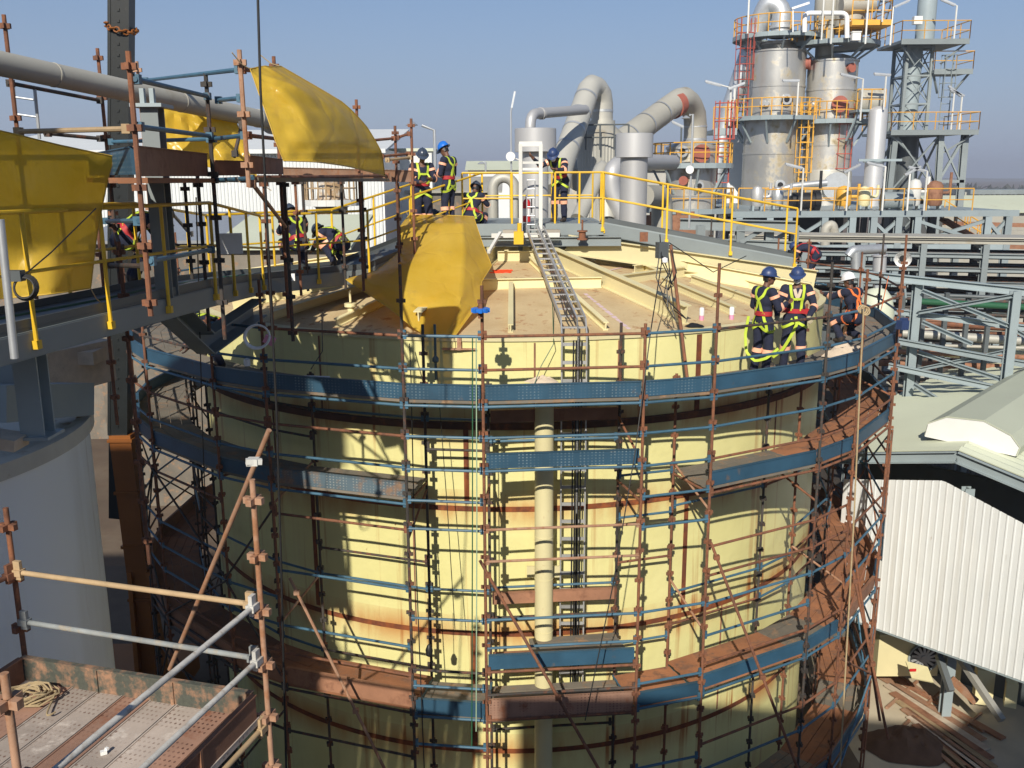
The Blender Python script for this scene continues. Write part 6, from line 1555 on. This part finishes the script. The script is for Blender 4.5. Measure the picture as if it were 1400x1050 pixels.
    mb = MB(); c = pz + V((.02, .03, .0)); mb.tube(c, c + V((0, .03, 0)), .36, 28); mb.build('fan_recess', M['black'], t2)
    mb = MB()
    for k in range(14): a2 = 2 * math.pi * k / 14; mb.beam(c + V((.07 * math.cos(a2), -.02, .07 * math.sin(a2))), c + V((.32 * math.cos(a2 + .25), -.03, .32 * math.sin(a2 + .25))), .06, .02, (0, 1, 0))
    mb.disc(c + V((0, -.03, 0)), .08, (0, 1, 0), 14, .05); mb.build('fan', M['galv'], t2)
    mb = MB(); mb.path(arc(c + V((0, -.02, 0)), .37, 0, 2 * math.pi, (1, 0, 0), (0, 0, 1), 28)[:-1], .03, 6, True); mb.build('fan_ring', M['grey_steel'], t2)
    mb = MB(); mb.poly([at(1238, 905, 20.9), at(1268, 913, 20.7), at(1276, 934, 20.3), at(1246, 928, 20.5)], .04); tag(mb.build('panel', M['cream_pipe']), 'tilted cream access panel in front of the fan unit', 'panel')
    mb = MB(); p = at(1246, 915, 20.6); mb.box(p + V((.02, -.04, 0)), (.16, .01, .07)); tag(mb.build('sticker', M['red']), 'small red marking on the tilted cream panel', 'marking')
    labs = ['cream painted panel under the cladding, right of the fan', 'cream painted panel farther right under the cladding', 'cream painted panel at the right frame edge under the cladding']
    for k, (x0, x1, y0, y1) in enumerate(((1298, 1312, 898, 930), (1330, 1354, 912, 958), (1372, 1388, 930, 962))):
        p, q, e = at(x0, y1, 21.5 - k * .5), at(x1, y1 + 5, 21.4 - k * .5), at(x0, y0, 21.5 - k * .5); mb = MB(); mb.beam(V((p.x, p.y, (p.z + e.z) / 2)), V((q.x, q.y, (p.z + e.z) / 2)), .3, abs(e.z - p.z)); tag(mb.build('panel', M['cream_beam']), labs[k], 'panel')
    for k, (p, q, mm, lab) in enumerate(((at(1283, 895, 20.6), at(1300, 945, 20.0), 'grey_dark', 'dark raking strut just right of the fan unit'), (at(1308, 893, 20.4), at(1370, 985, 19.0), 'lag', 'long pale raking strut below the cladding'), (at(1300, 928, 20.4), at(1335, 960, 20.0), 'rust_pale', 'short rusty raking strut between panels'))):
        mb = MB(); mb.beam(p, q, .14, .14); tag(mb.build('strut', M[mm]), lab, 'strut', 'struts under the cladding')
    # timber and steel lying on the ground
    for k in range(9):
        o = k * 14; p, q = atz(1205 + o * .55, 925 + o * .78, GZ + .06), atz(1345 + o * .35, 1012 + o * .9, GZ + .06)
        labp = ['first', 'second', 'third', 'fourth', 'fifth', 'sixth', 'seventh', 'eighth', 'ninth'][k]
        mb = MB(); mb.beam(p, q, .21, .04); tag(mb.build('scaffold_board', [M['rust_pale'], M['sack'], M['rust_board'], M['wood']][(k * 5) % 4]), labp + ' long worn board from the fan unit, lying on the slab by the shed', 'board', 'boards lying on the slab')
    p = atz(1236, 1020, GZ); mb = MB(); rows = []
    for i in range(13):
        row = []
        for j in range(33):
            a_ = 2 * math.pi * j / 32; f = i / 12; rr = f * (1 + .25 * noise.noise(V((math.cos(a_) * 1.6, math.sin(a_) * 1.6, 3))))
            row.append(p + V((1.0 * rr * math.cos(a_), .7 * rr * math.sin(a_), .02 + .42 * (1 - f ** 1.5) * (1 + .5 * noise.noise(V((math.cos(a_) * f * 5, math.sin(a_) * f * 5, 8)))))))
        rows.append(row)
    rows[0] = [rows[0][0]] * 33; mb.grid(rows[::-1]); tag(mb.build('dirt_heap', M['dirt']), 'dark red brown heap of earth beside the foot of the scaffold at lower right', 'dirt heap')
    labs = ['long rusty channel lying on the pale slab nearest the shed', 'long pinkish beam lying on the slab', 'rusty rail lying across the slab on the left', 'rusty bar lying across the slab in the middle', 'thin rusty bar lying across the slab on the right']
    for k, (a_, b_, w_, h_) in enumerate((((1200, 905), (1345, 1000), .08, .06), ((1212, 920), (1372, 1010), .2, .04), ((1212, 968), (1256, 930), .06, .05), ((1236, 992), (1288, 944), .06, .05), ((1300, 1008), (1342, 975), .05, .05))):
        p, q = atz(a_[0], a_[1], GZ + h_), atz(b_[0], b_[1], GZ + h_); mb = MB(); mb.beam(p, q, w_, h_); tag(mb.build('steel_bar', M['rust_pale' if k != 1 else 'rust_board']), labs[k], 'steel bar', 'bars lying by the shed')
right_shed()

# ================================================================== neighbours added out of frame, outlined to shape the shade
def shade_blockers():
    d = SUNDIR
    def wallq(name, label, cat, pts, depth, m):
        mb = MB(); mb.poly([V(p) for p in pts], depth, (0, -1, 0)) if False else mb.poly([V(p) for p in pts], depth, V((0, 1, 0)))
        return tag(mb.build(name, m), label, cat)
    yb = -6.0
    wallq('shade_blocker_left', 'unseen tall shade blocker added behind and left of the viewpoint', 'building', [(-30, yb, GZ), (-7.25, yb, GZ), (-7.25, yb, 5.6), (-7.75, yb, 6.6), (-7.8, yb, 9.4), (-7.15, yb, 9.7), (-7.15, yb, 10.8), (-8.7, yb, 11.2), (-8.8, yb, 11.5), (-30, yb, 11.5)], .4, M['lag'])  # added unseen slab, its edge stepped to place the left-hand shade
    wallq('shade_blocker_right', 'unseen low shade blocker added behind and right of the viewpoint', 'building', [(-4.0, yb, GZ), (16, yb, GZ), (16, yb, 9), (10, yb, 7.3), (8.1, yb, 5.9), (7.6, yb, 5.2), (6.5, yb, 5.0), (5.4, yb, 4.3), (4, yb, 4.5), (-.1, yb, 4.75), (-4.0, yb, 4.8)], .3, M['lag'])  # added unseen slab, its top line drawn for the lower shade
shade_blockers()
# ================================================================== people
def person_steps(label, base, face, pose, hat, strap='strap', belt='belt', scale=1.0, vox=.016, mask=False, gloves=False, harness=True, short=False, group=None):
    """pose: joint positions in the person's own frame (x right, y forward, z up); face = heading in degrees, 0 = away from the camera (+Y), 90 = towards -X"""
    J = dict(pel=(0, 0, .95), waist=(0, -.005, 1.10), chest=(0, 0, 1.30), neck=(0, .01, 1.47), head=(0, .04, 1.63),
             shL=(-.185, -.01, 1.42), elL=(-.26, -.03, 1.13), wrL=(-.24, .12, .92), shR=(.185, -.01, 1.42), elR=(.26, -.03, 1.13), wrR=(.24, .12, .92),
             hiL=(-.095, 0, .92), knL=(-.115, .03, .50), anL=(-.12, 0, .09), hiR=(.095, 0, .92), knR=(.115, .03, .50), anR=(.12, 0, .09))
    J.update(pose.get('j', {})); J = {k: V(v) for k, v in J.items()}
    look = V(pose.get('look', (0, 1, -.2))).normalized(); fw = V(pose.get('fw', (0, 1, 0))).normalized()
    base = V(base); t = thing('person', label, 'person', base, group)
    RM = Matrix.Rotation(R(face), 3, 'Z')
    W = lambda p: base + RM @ (V(p) * scale)
    mb = MB(); mats = []
    segs = []                                           # (a, b, ra, rb, material index)
    def cap(a, b, ra, rb, mi):
        a, b = V(a), V(b); segs.append((a, b, mi)); L = (b - a).length; n = 14; prof = []
        for k in range(6): q = -math.pi / 2 + (math.pi / 2) * k / 5; prof.append((max(.0005, ra * math.cos(q)), ra * math.sin(q)))
        for k in range(6): q = (math.pi / 2) * k / 5; prof.append((max(.0005, rb * math.cos(q)), L + rb * math.sin(q)))
        mb.lathe(prof, a, n, (b - a) if L > 1e-5 else V((0, 0, 1)))
    def ell(c, rx, ry, rz, up, f, mi, nn=16):
        c = V(c); u = V(up).normalized(); r = V(f).cross(u).normalized(); ff = u.cross(r).normalized(); k = len(mb.v); segs.append((c - u * rz * .5, c + u * rz * .5, mi))
        for i in range(nn + 1):
            th = math.pi * i / nn
            for j in range(nn):
                ph = 2 * math.pi * j / nn; s = max(.002, math.sin(th))
                mb.v.append(c + r * (rx * s * math.cos(ph)) + ff * (ry * s * math.sin(ph)) + u * (rz * math.cos(th)))
        for i in range(nn):
            for j in range(nn): mb.face([k + i * nn + j, k + i * nn + (j + 1) % nn, k + (i + 1) * nn + (j + 1) % nn, k + (i + 1) * nn + j], True)
    C, SK, BT, GL = 0, 1, 2, 3
    side = (J['shR'] - J['shL']).normalized()
    upT = (J['neck'] - J['pel']).normalized(); fT = upT.cross(side) * -1
    fT = side.cross(upT) * -1; fT = upT.cross(side)      # forward of the torso
    if fT.dot(fw) < 0: fT = -fT
    ell(J['pel'], .165, .125, .15, J['waist'] - J['pel'], fT, C); ell(J['waist'], .155, .115, .18, J['chest'] - J['pel'], fT, C); ell(J['chest'], .185, .125, .19, J['neck'] - J['waist'], fT, C)
    cap(J['shL'] * .86 + J['chest'] * .14, J['shR'] * .86 + J['chest'] * .14, .078, .078, C); cap(lerp(J['chest'], J['neck'], .55), J['neck'], .095, .062, C)
    for s in 'LR':
        cap(J['sh' + s], J['el' + s], .076, .058, C)
        cap(J['el' + s], lerp(J['el' + s], J['wr' + s], .96), .060, .043, C)
        cap(J['hi' + s], J['kn' + s], .105, .078, C); cap(J['kn' + s], lerp(J['kn' + s], J['an' + s], .92), .079, .068, C)
        foot = V(pose.get('foot' + s, fw)); foot = V((foot.x, foot.y, foot.z)).normalized(); an = J['an' + s]
        cap(an, an - V((0, 0, .02)), .058, .055, BT); cap(an - V((0, 0, .045)), an + foot * .15 - V((0, 0, .05)), .050, .038, BT)
        # hand: palm, four unequal fingers, thumb
        wr = J['wr' + s]; d = (wr - J['el' + s]).normalized(); hd = V(pose.get('hand' + s, d)).normalized(); pn = hd.cross(side if abs(hd.dot(side)) < .9 else fT).normalized(); ps = hd.cross(pn).normalized()
        hm = GL if gloves else SK
        cap(lerp(J['el' + s], wr, .93), wr + hd * .01, .034, .032, hm)
        for q in (-.024, -.008, .008, .024): cap(wr + hd * .02 + ps * q * .8, wr + hd * .085 + ps * q, .017, .013, hm)
        for q, l in ((-.027, .055), (-.009, .075), (.009, .068), (.027, .050)):
            a = wr + hd * .088 + ps * q; b = a + hd * l * .55 - pn * .012; e = b + (hd * .5 - pn * .85).normalized() * l * .55; cap(a, b, .0115, .010, hm); cap(b, e, .010, .009, hm)
        ins = ps * (1 if s == 'L' else -1)
        cap(wr + hd * .03 + ins * .028, wr + hd * .065 + ins * .055 - pn * .01, .014, .012, hm); cap(wr + hd * .065 + ins * .055 - pn * .01, wr + hd * .10 + ins * .05 - pn * .03, .012, .010, hm)
    # head: skull, jaw, nose, chin, ears, eyes
    hu = V((0, 0, 1)) - look * look.z; hu = (hu.normalized() if hu.length > .05 else V((0, 0, 1))); hs = look.cross(hu).normalized(); H = J['head']
    cap(J['neck'] - (J['neck'] - J['chest']).normalized() * .02, H - hu * .05 - look * .015, .055, .05, SK)
    ell(H + hu * .03 - look * .01, .076, .096, .098, hu, look, SK); ell(H - hu * .045 + look * .025, .058, .066, .070, hu, look, SK)
    cap(H + look * .088 + hu * .012, H + look * .108 - hu * .022, .010, .014, SK); cap(H + look * .072 - hu * .088, H + look * .078 - hu * .086, .022, .020, SK)
    cap(H + look * .088 - hu * .054 - hs * .018, H + look * .088 - hu * .054 + hs * .018, .009, .009, SK)
    for q in (-1, 1): cap(H + hs * q * .078 - look * .005 + hu * .02, H + hs * q * .080 - look * .012 - hu * .025, .013, .010, SK)
    mb.v = [W(p) for p in mb.v]
    o = mb.build('body', None, t)
    md = o.modifiers.new('r', 'REMESH'); md.mode = 'VOXEL'; md.voxel_size = vox * scale
    sm = o.modifiers.new('s', 'SMOOTH'); sm.factor = .5; sm.iterations = 3 if vox > .013 else 4
    me = yield o
    old = o.data; o.modifiers.clear(); o.data = me; bpy.data.meshes.remove(old); me.name = 'body'
    me.materials.clear()
    for k in ('navy', 'skin', 'boot', 'glove'): me.materials.append(M[k])
    nf = len(me.polygons); cc = np.empty(nf * 3); me.polygons.foreach_get('center', cc); cc = cc.reshape(-1, 3)
    best = np.full(nf, 1e9); mi = np.zeros(nf, int)
    for a, b, m_ in segs:
        a, b = np.array(W(a) - base), np.array(W(b) - base); ab = b - a; L2 = float(ab @ ab)
        tt = np.clip((cc - a) @ ab / L2, 0, 1) if L2 > 1e-9 else np.zeros(nf)
        dd = ((cc - a - tt[:, None] * ab) ** 2).sum(1); k_ = dd < best; best[k_] = dd[k_]; mi[k_] = m_
    mi = mi.tolist()
    me.polygons.foreach_set('material_index', mi); me.polygons.foreach_set('use_smooth', [True] * len(mi)); me.update()
    # cloth creases
    nv = len(me.vertices); co_ = np.empty(nv * 3); me.vertices.foreach_get('co', co_); nm_ = np.empty(nv * 3); me.vertex_normals.foreach_get('vector', nm_)
    co_ = co_.reshape(-1, 3); nm_ = nm_.reshape(-1, 3); q0 = V((base.x * 3, 0, 0))
    dv = np.array([(noise.noise(V(q) * 9 + q0) * .008 + noise.noise(V((q[0] * 22, q[1] * 22, q[2] * 13))) * .004) if .12 < q[2] < 1.42 * scale else 0.0 for q in co_.tolist()])
    me.vertices.foreach_set('co', (co_ + nm_ * dv[:, None]).ravel())
    me.update()
    bvh = BVHTree.FromPolygons([base + v.co for v in me.vertices], [tuple(p.vertices) for p in me.polygons])
    def snap(p, off=.007):
        r_ = bvh.find_nearest(p); return r_[0] + r_[1] * off, r_[1]
    def ribbon(pts, wd, name, m, par, closed=False, off=.007):
        q = [snap(W(p), off) for p in pts]; rows = []; n = len(q)
        for i in range(n):
            a = q[(i - 1) % n][0] if closed or i > 0 else q[i][0]; b = q[(i + 1) % n][0] if closed or i < n - 1 else q[i][0]
            s = (b - a).cross(q[i][1]); s = s.normalized() * wd * scale / 2 if s.length > 1e-9 else V((wd / 2, 0, 0)); rows.append([q[i][0] - s, q[i][0] + s])
        if closed: rows.append([rows[0][0].copy(), rows[0][1].copy()])
        b_ = MB(); b_.grid(rows, .006); return b_.build(name, m, par)
    def ring(c, ax, rad, wd, name, m, par, off=.007, nn=26):
        c = V(c); ax = V(ax).normalized(); s, u = fr(ax)[1:]; pts = []
        for k in range(nn):
            a = 2 * math.pi * k / nn; o_ = W(c + s * (rad * math.cos(a)) + u * (rad * math.sin(a))); cc = W(c)
            h = bvh.ray_cast(o_, (cc - o_).normalized(), rad * 2 * scale)
            pts.append((h[0] if h[0] else o_, RM @ (s * math.cos(a) + u * math.sin(a))))
        axw = RM @ ax; rows = [[p + n_ * off - axw * wd * scale / 2, p + n_ * off + axw * wd * scale / 2] for p, n_ in pts]; rows.append([x.copy() for x in rows[0]])
        b_ = MB(); b_.grid(rows, .006); return b_.build(name, m, par)
    for s in 'LR':
        ring(lerp(J['kn' + s], J['an' + s], .16), J['an' + s] - J['kn' + s], .16, .075, 'reflective_band', M['band'], t)
        ring(lerp(J['el' + s], J['wr' + s], .12), J['wr' + s] - J['el' + s], .12, .06, 'reflective_band', M['band'], t)
        ring(lerp(J['sh' + s], J['el' + s], .30), J['el' + s] - J['sh' + s], .13, .05, 'shoulder_patch', M['band'], t)
    if harness:
        w0 = lerp(J['pel'], J['waist'], .75); sx = side
        ring(w0, upT, .28, .075, 'belt', M[belt], t, .010, 32)
        sp = M[strap]; ch, nk = J['chest'], J['neck']
        hs_ = None
        for q, s in ((-1, 'L'), (1, 'R')):
            sh = lerp(J['sh' + s], nk, .42) + upT * .09; f1 = ch + sx * q * .105 + fT * .16; f0 = w0 + sx * q * .09 + fT * .16; bk = ch + upT * .02 - fT * .16; b0 = w0 - sx * q * .10 - fT * .16; b1 = ch + sx * q * .10 + upT * .06 - fT * .15
            pts = [lerp(f0, f1, k / 6) for k in range(7)] + [lerp(f1, sh, k / 5) for k in range(1, 6)] + [lerp(sh, b1, k / 4) for k in range(1, 5)] + [lerp(b1, bk - upT * .04, k / 3) for k in range(1, 4)] + [lerp(bk - upT * .04, b0, k / 6) for k in range(1, 7)]
            ribbon(pts, .046, 'harness_strap', sp, t)
            hp, kn = J['hi' + s], J['kn' + s]; ring(lerp(hp, kn, .22), (kn - hp) + sx * q * -.25, .24, .046, 'harness_strap', sp, t)
            ribbon([lerp(w0 + sx * q * .12 - fT * .15, hp + sx * q * .11 - fT * .12 - upT * .12, k / 6) for k in range(7)], .046, 'harness_strap', sp, t)
        ribbon([lerp(ch - sx * .11 + fT * .15 - upT * .04, ch + sx * .11 + fT * .15 - upT * .04, k / 6) for k in range(7)], .04, 'harness_strap', sp, t)
    for (pts, wd) in pose.get('lanyard', []):
        b_ = MB(); q = [W(p) for p in pts]; rows = []
        fine = up1(q, 5)
        for i in range(len(fine)):
            a, b = fine[max(i - 1, 0)], fine[min(i + 1, len(fine) - 1)]; s_ = (b - a).cross(V((0, -1, .2))).normalized() * wd / 2; rows.append([fine[i] - s_, fine[i] + s_])
        b_.grid(rows, .008); b_.build('lanyard', M[strap], t)
    # helmet
    b_ = MB(); n = 24; cen = H + hu * .055 - look * .008; rows = []
    for i in range(9):
        th = (math.pi / 2) * i / 8; row = []
        for j in range(n + 1):
            a = 2 * math.pi * j / n; row.append(W(cen + look * (.128 * math.sin(th) * math.cos(a)) + hs * (.110 * math.sin(th) * math.sin(a)) + hu * (.118 * math.cos(th))))
        rows.append(row)
    for k, (e, dz) in enumerate(((.018, -.012), (.026, -.016))):
        row = []
        for j in range(n + 1):
            a = 2 * math.pi * j / n; pk = max(0, math.cos(a)) ** 2 * .045 * (k + 1) / 2; row.append(W(cen + look * ((.128 + e + pk) * math.cos(a)) + hs * ((.110 + e) * math.sin(a)) + hu * (dz - pk * .35)))
        rows.append(row)
    b_.grid(rows, -.006)
    hm = b_.build('helmet', M[hat], t)
    b_ = MB(); b_.path([W(cen + look * (.128 * math.sin(q)) + hu * (.122 * math.cos(q))) for q in [(-1.1 + 2.2 * k / 10) for k in range(11)]], .010 * scale, 6); b_.build('helmet_ridge', M[hat], hm)
    b_ = MB()
    for q in (-1, 1): b_.lathe([(.001, 0), (.011, .0), (.010, .006), (.001, .010)], W(H + look * .083 + hs * q * .031 + hu * .022), 8, RM @ look)
    b_.build('eyes', M['black'], t)
    if not mask or True:
        b_ = MB(); k0 = []
        for i in range(5):
            row = []
            for j in range(11): a = math.pi * (.12 + .76 * j / 10); row.append(W(H + hu * (.065 - .03 * i) - look * (.098 - .004 * i) * math.sin(a) + hs * (.081 * math.cos(a))))
            k0.append(row)
        b_.grid(k0, .006); b_.build('hair', M['black'], t)
    if mask:
        b_ = MB(); b_.lathe([(.058, 0), (.055, .02), (.038, .045), (.015, .055), (.001, .056)], W(H + look * .058 - hu * .045), 18, RM @ look); b_.build('dust_mask', M['white'], t)
    if pose.get('collar'):
        ribbon([J['neck'] + fT * .08 + side * x - upT * (.05 + .16 * (1 - abs(x) / .05)) for x in (-.05, -.02, .0, .02, .05)], .05, 'collar', M['sack'], t)
    return t

QUEUE = []
def person(*a, **k): g = person_steps(*a, **k); QUEUE.append((g, next(g)))
def people():
    dk = -3.27
    # the pair on the right of the upper deck
    b = atz(1041, 512, dk); b = b * (15.55 / b.y) if 0 else V((at(1040, 508, 15.15).x, 15.15, dk))
    person('worker in navy overalls turned right with red belt on the upper deck at right', b, -62, dict(
        j=dict(elL=(-.27, .02, 1.15), wrL=(-.17, .26, 1.12), elR=(.27, .06, 1.16), wrR=(.20, .30, 1.22), head=(.01, .06, 1.63), knL=(-.12, .02, .5), anL=(-.15, -.02, .09), anR=(.10, .0, .09)),
        look=(.45, 1, -.12), lanyard=[([(-.17, -.17, 1.0), (-.19, -.2, .7), (-.12, -.22, .42), (.06, -.2, .30), (.22, -.1, .36), (.32, .05, .52)], .045)]), 'hat_navy', vox=.0135)
    b = V((at(1083, 500, 15.45).x, 15.45, dk))
    person('worker in white dust mask and lime harness facing the viewer on the upper deck', b, 172, dict(
        j=dict(elL=(-.29, .06, 1.14), wrL=(-.16, .30, .98), elR=(.30, .0, 1.12), wrR=(.32, .22, .96), head=(.01, .05, 1.62), anL=(-.13, .04, .09), anR=(.14, -.06, .09), knR=(.13, .02, .5)),
        look=(.22, 1, -.28), handL=(-.1, .7, -.7), collar=True, lanyard=[([(.02, .17, .98), (.0, .20, .86), (.08, .2, .66), (.2, .16, .42), (.34, .1, .28)], .05)]), 'hat_navy', vox=.0135, mask=True, gloves=True)
    # white helmet, kneeling and turned away on the right
    b = V((at(1168, 432, 17.3).x, 17.3, at(1168, 436, 17.3).z - .36))
    person('worker in white helmet with orange harness kneeling at the right roof edge', b, 30, dict(
        j=dict(pel=(0, -.05, .40), waist=(0, -.01, .54), chest=(0, .07, .74), neck=(0, .13, .90), head=(0, .19, 1.04), shL=(-.185, .09, .86), shR=(.185, .09, .86), elL=(-.26, .33, .76), wrL=(-.2, .56, .78), elR=(.30, .20, .62), wrR=(.24, .42, .50),
               hiL=(-.1, -.03, .38), hiR=(.1, -.03, .38), knL=(-.14, .36, .30), anL=(-.13, .16, -.02), knR=(.15, .30, .10), anR=(.13, -.08, .02)), look=(-.3, 1, -.3)), 'hat_white', strap='strap_orange', belt='strap_orange', vox=.015)
    # a red shirted worker far behind, bending
    p = at(1106, 364, 26.5)
    person('small bending worker with a reddish top beyond the right end of the gangway', (p.x, p.y, p.z - .5), 60, dict(
        j=dict(pel=(0, -.2, .85), waist=(0, -.08, .95), chest=(0, .14, 1.02), neck=(0, .30, 1.02), head=(0, .42, 1.0), shL=(-.18, .25, 1.0), shR=(.18, .25, 1.0), elL=(-.2, .34, .76), wrL=(-.14, .46, .6), elR=(.2, .34, .76), wrR=(.14, .46, .6), hiL=(-.1, -.2, .82), hiR=(.1, -.2, .82), knL=(-.12, -.05, .45), knR=(.12, -.05, .45), anL=(-.12, -.15, .09), anR=(.12, -.15, .09)), look=(0, .7, -.7)), 'hat_navy', strap='belt', vox=.024)
    # group on the roof at the left gangway
    fz = lambda px, py, Y: V((at(px, py, Y).x, Y, at(px, py, Y).z))
    b = fz(576, 205, 19.6); b.z -= 1.74
    person('worker in dark helmet looking down, left of the blue helmet on the roof gangway', b, 200, dict(
        j=dict(elL=(-.25, .06, 1.16), wrL=(-.1, .28, 1.16), elR=(.25, .06, 1.14), wrR=(.1, .30, 1.10), head=(0, .07, 1.61)), look=(.1, .9, -.45)), 'hat_dark', vox=.018)
    b = fz(612, 194, 19.9); b.z -= 1.78
    person('worker in bright blue helmet with bowed head standing on the roof gangway', b, 62, dict(
        j=dict(elL=(-.24, .04, 1.14), wrL=(-.12, .30, 1.14), elR=(.26, .02, 1.14), wrR=(.14, .28, 1.10), head=(0, .09, 1.62)), look=(0, .85, -.5)), 'hat_blue', vox=.018)
    b = fz(645, 300, 20.6); b.z = PLZ - .35
    person('worker seen from behind with crossed lime straps, crouching beside the roof platform rail', b, -20, dict(
        j=dict(pel=(0, -.08, .52), waist=(0, -.01, .66), chest=(0, .09, .84), neck=(0, .17, .99), head=(0, .26, 1.09), shL=(-.185, .10, .95), shR=(.185, .10, .95), elL=(-.25, .25, .75), wrL=(-.15, .42, .70), elR=(.28, .22, .76), wrR=(.2, .42, .76), hiL=(-.1, -.06, .5), hiR=(.1, -.06, .5), knL=(-.17, .34, .52), anL=(-.14, .1, .09), knR=(.17, .34, .52), anR=(.14, .1, .09)), look=(0, .8, -.6)), 'hat_dark', vox=.02)
    b = fz(622, 300, 20.2); b.z = PLZ - .5
    person('low crouching worker in lime vest straps half hidden behind the roof gangway rail', b, 80, dict(
        j=dict(pel=(0, -.1, .40), waist=(0, .0, .50), chest=(0, .16, .60), neck=(0, .30, .66), head=(0, .42, .66), shL=(-.185, .22, .66), shR=(.185, .22, .66), elL=(-.25, .34, .45), wrL=(-.15, .5, .35), elR=(.25, .34, .45), wrR=(.15, .5, .35), hiL=(-.1, -.08, .38), hiR=(.1, -.08, .38), knL=(-.17, .28, .46), anL=(-.14, .02, .09), knR=(.17, .28, .46), anR=(.14, .02, .09)), look=(0, .7, -.7)), 'hat_dark', vox=.024)
    # worker leaning on the platform rail behind the white frame
    b = fz(765, 300, 21.35); b.z = PLZ
    person('worker leaning over the roof platform rail beside the white ladder frame', b, 150, dict(
        j=dict(pel=(0, -.06, .93), waist=(0, .0, 1.07), chest=(0, .10, 1.23), neck=(0, .20, 1.37), head=(0, .32, 1.44), shL=(-.185, .14, 1.32), shR=(.185, .14, 1.32), elL=(-.28, .30, 1.12), wrL=(-.16, .50, 1.14), elR=(.34, .25, 1.22), wrR=(.40, .52, 1.40), hiL=(-.095, -.05, .9), hiR=(.095, -.05, .9)), look=(-.2, .75, -.6)), 'hat_navy', vox=.018, mask=True)
    # workers on the left gangway
    b = fz(408, 330, 17.6); b.z = at(408, 285, 17.6).z - 1.15
    person('worker in hi vis lime top crouching behind scaffold tubes on the left gangway', b, 40, dict(
        j=dict(pel=(0, -.08, .50), waist=(0, .0, .64), chest=(0, .1, .82), neck=(0, .18, .97), head=(0, .27, 1.06), shL=(-.185, .11, .93), shR=(.185, .11, .93), elL=(-.25, .26, .73), wrL=(-.15, .42, .68), elR=(.28, .24, .74), wrR=(.2, .42, .72), hiL=(-.1, -.06, .48), hiR=(.1, -.06, .48), knL=(-.17, .34, .52), anL=(-.14, .1, .09), knR=(.17, .34, .52), anR=(.14, .1, .09)), look=(0, .8, -.5)), 'hat_dark', vox=.02)
    b = fz(463, 335, 18.2); b.z = at(463, 312, 18.2).z - .72
    person('worker in navy bent low over the roof beside the yellow sheet and left handrail', b, 70, dict(
        j=dict(pel=(0, -.1, .42), waist=(0, .0, .54), chest=(0, .16, .62), neck=(0, .30, .66), head=(0, .42, .64), shL=(-.185, .22, .66), shR=(.185, .22, .66), elL=(-.25, .34, .45), wrL=(-.15, .5, .3), elR=(.25, .34, .45), wrR=(.15, .5, .3), hiL=(-.1, -.08, .4), hiR=(.1, -.08, .4), knL=(-.17, .28, .46), anL=(-.14, .02, .09), knR=(.17, .28, .46), anR=(.14, .02, .09)), look=(0, .7, -.7)), 'hat_dark', vox=.022)
    b = fz(178, 330, 12.6); b.z = at(178, 286, 12.6).z - 1.0
    person('worker in dark overalls bending in shade near the crane boom on the left gangway', b, -60, dict(
        j=dict(pel=(0, -.12, .62), waist=(0, -.02, .74), chest=(0, .16, .84), neck=(0, .30, .88), head=(0, .43, .88), shL=(-.185, .24, .87), shR=(.185, .24, .87), elL=(-.25, .36, .66), wrL=(-.15, .5, .56), elR=(.25, .36, .66), wrR=(.15, .5, .56), hiL=(-.1, -.1, .6), hiR=(.1, -.1, .6), knL=(-.15, .18, .48), anL=(-.14, -.02, .09), knR=(.15, .18, .48), anR=(.14, -.02, .09)), look=(0, .7, -.7)), 'hat_dark', vox=.02)
    b = pol(-41, 7.9, dk)
    person('worker in dark overalls stooping on the shaded left part of the upper ring deck', b, 120, dict(
        j=dict(pel=(0, -.18, .70), waist=(0, -.06, .80), chest=(0, .14, .86), neck=(0, .30, .86), head=(0, .42, .84), shL=(-.18, .24, .86), shR=(.18, .24, .86), elL=(-.2, .34, .62), wrL=(-.14, .46, .44), elR=(.2, .34, .62), wrR=(.14, .46, .44), hiL=(-.1, -.18, .68), hiR=(.1, -.18, .68), knL=(-.12, .06, .42), knR=(.12, .06, .42), anL=(-.12, -.1, .09), anR=(.12, -.1, .09)), look=(0, .7, -.7)), 'hat_blue', vox=.02)
people()
DG = bpy.context.evaluated_depsgraph_get()
BODIES = [bpy.data.meshes.new_from_object(o.evaluated_get(DG)) for g, o in QUEUE]
for (g, o), me in zip(QUEUE, BODIES):
    try: g.send(me)
    except StopIteration: pass

# ================================================================== thin dusty haze
def haze():
    mb = MB(); mb.box((0, 950, 4), (5200, 2300, 36)); n = bpy.data.materials.new('dusty_air'); n.use_nodes = True; nt = n.node_tree
    nt.nodes.remove(nt.nodes['Principled BSDF']); v = nt.nodes.new('ShaderNodeVolumePrincipled'); v.inputs['Color'].default_value = (.86, .90, 1.0, 1); v.inputs['Density'].default_value = .0007; v.inputs['Anisotropy'].default_value = .2
    nt.links.new(v.outputs[0], nt.nodes['Material Output'].inputs['Volume']); o = mb.build('haze', n); stuff(o); o['label'] = 'thin dusty haze over the plant and the plain behind it'; o['category'] = 'haze'
haze()
# ================================================================== limit repeated parts
for _t in [o for o in bpy.data.objects if o.type == 'EMPTY' and o.parent is None]:
    kinds = {}
    for c in _t.children: kinds.setdefault(c.name.split('.')[0], 0); kinds[c.name.split('.')[0]] += 1
    for k, nn in kinds.items():
        if nn > 100: cap_parts(_t, k)
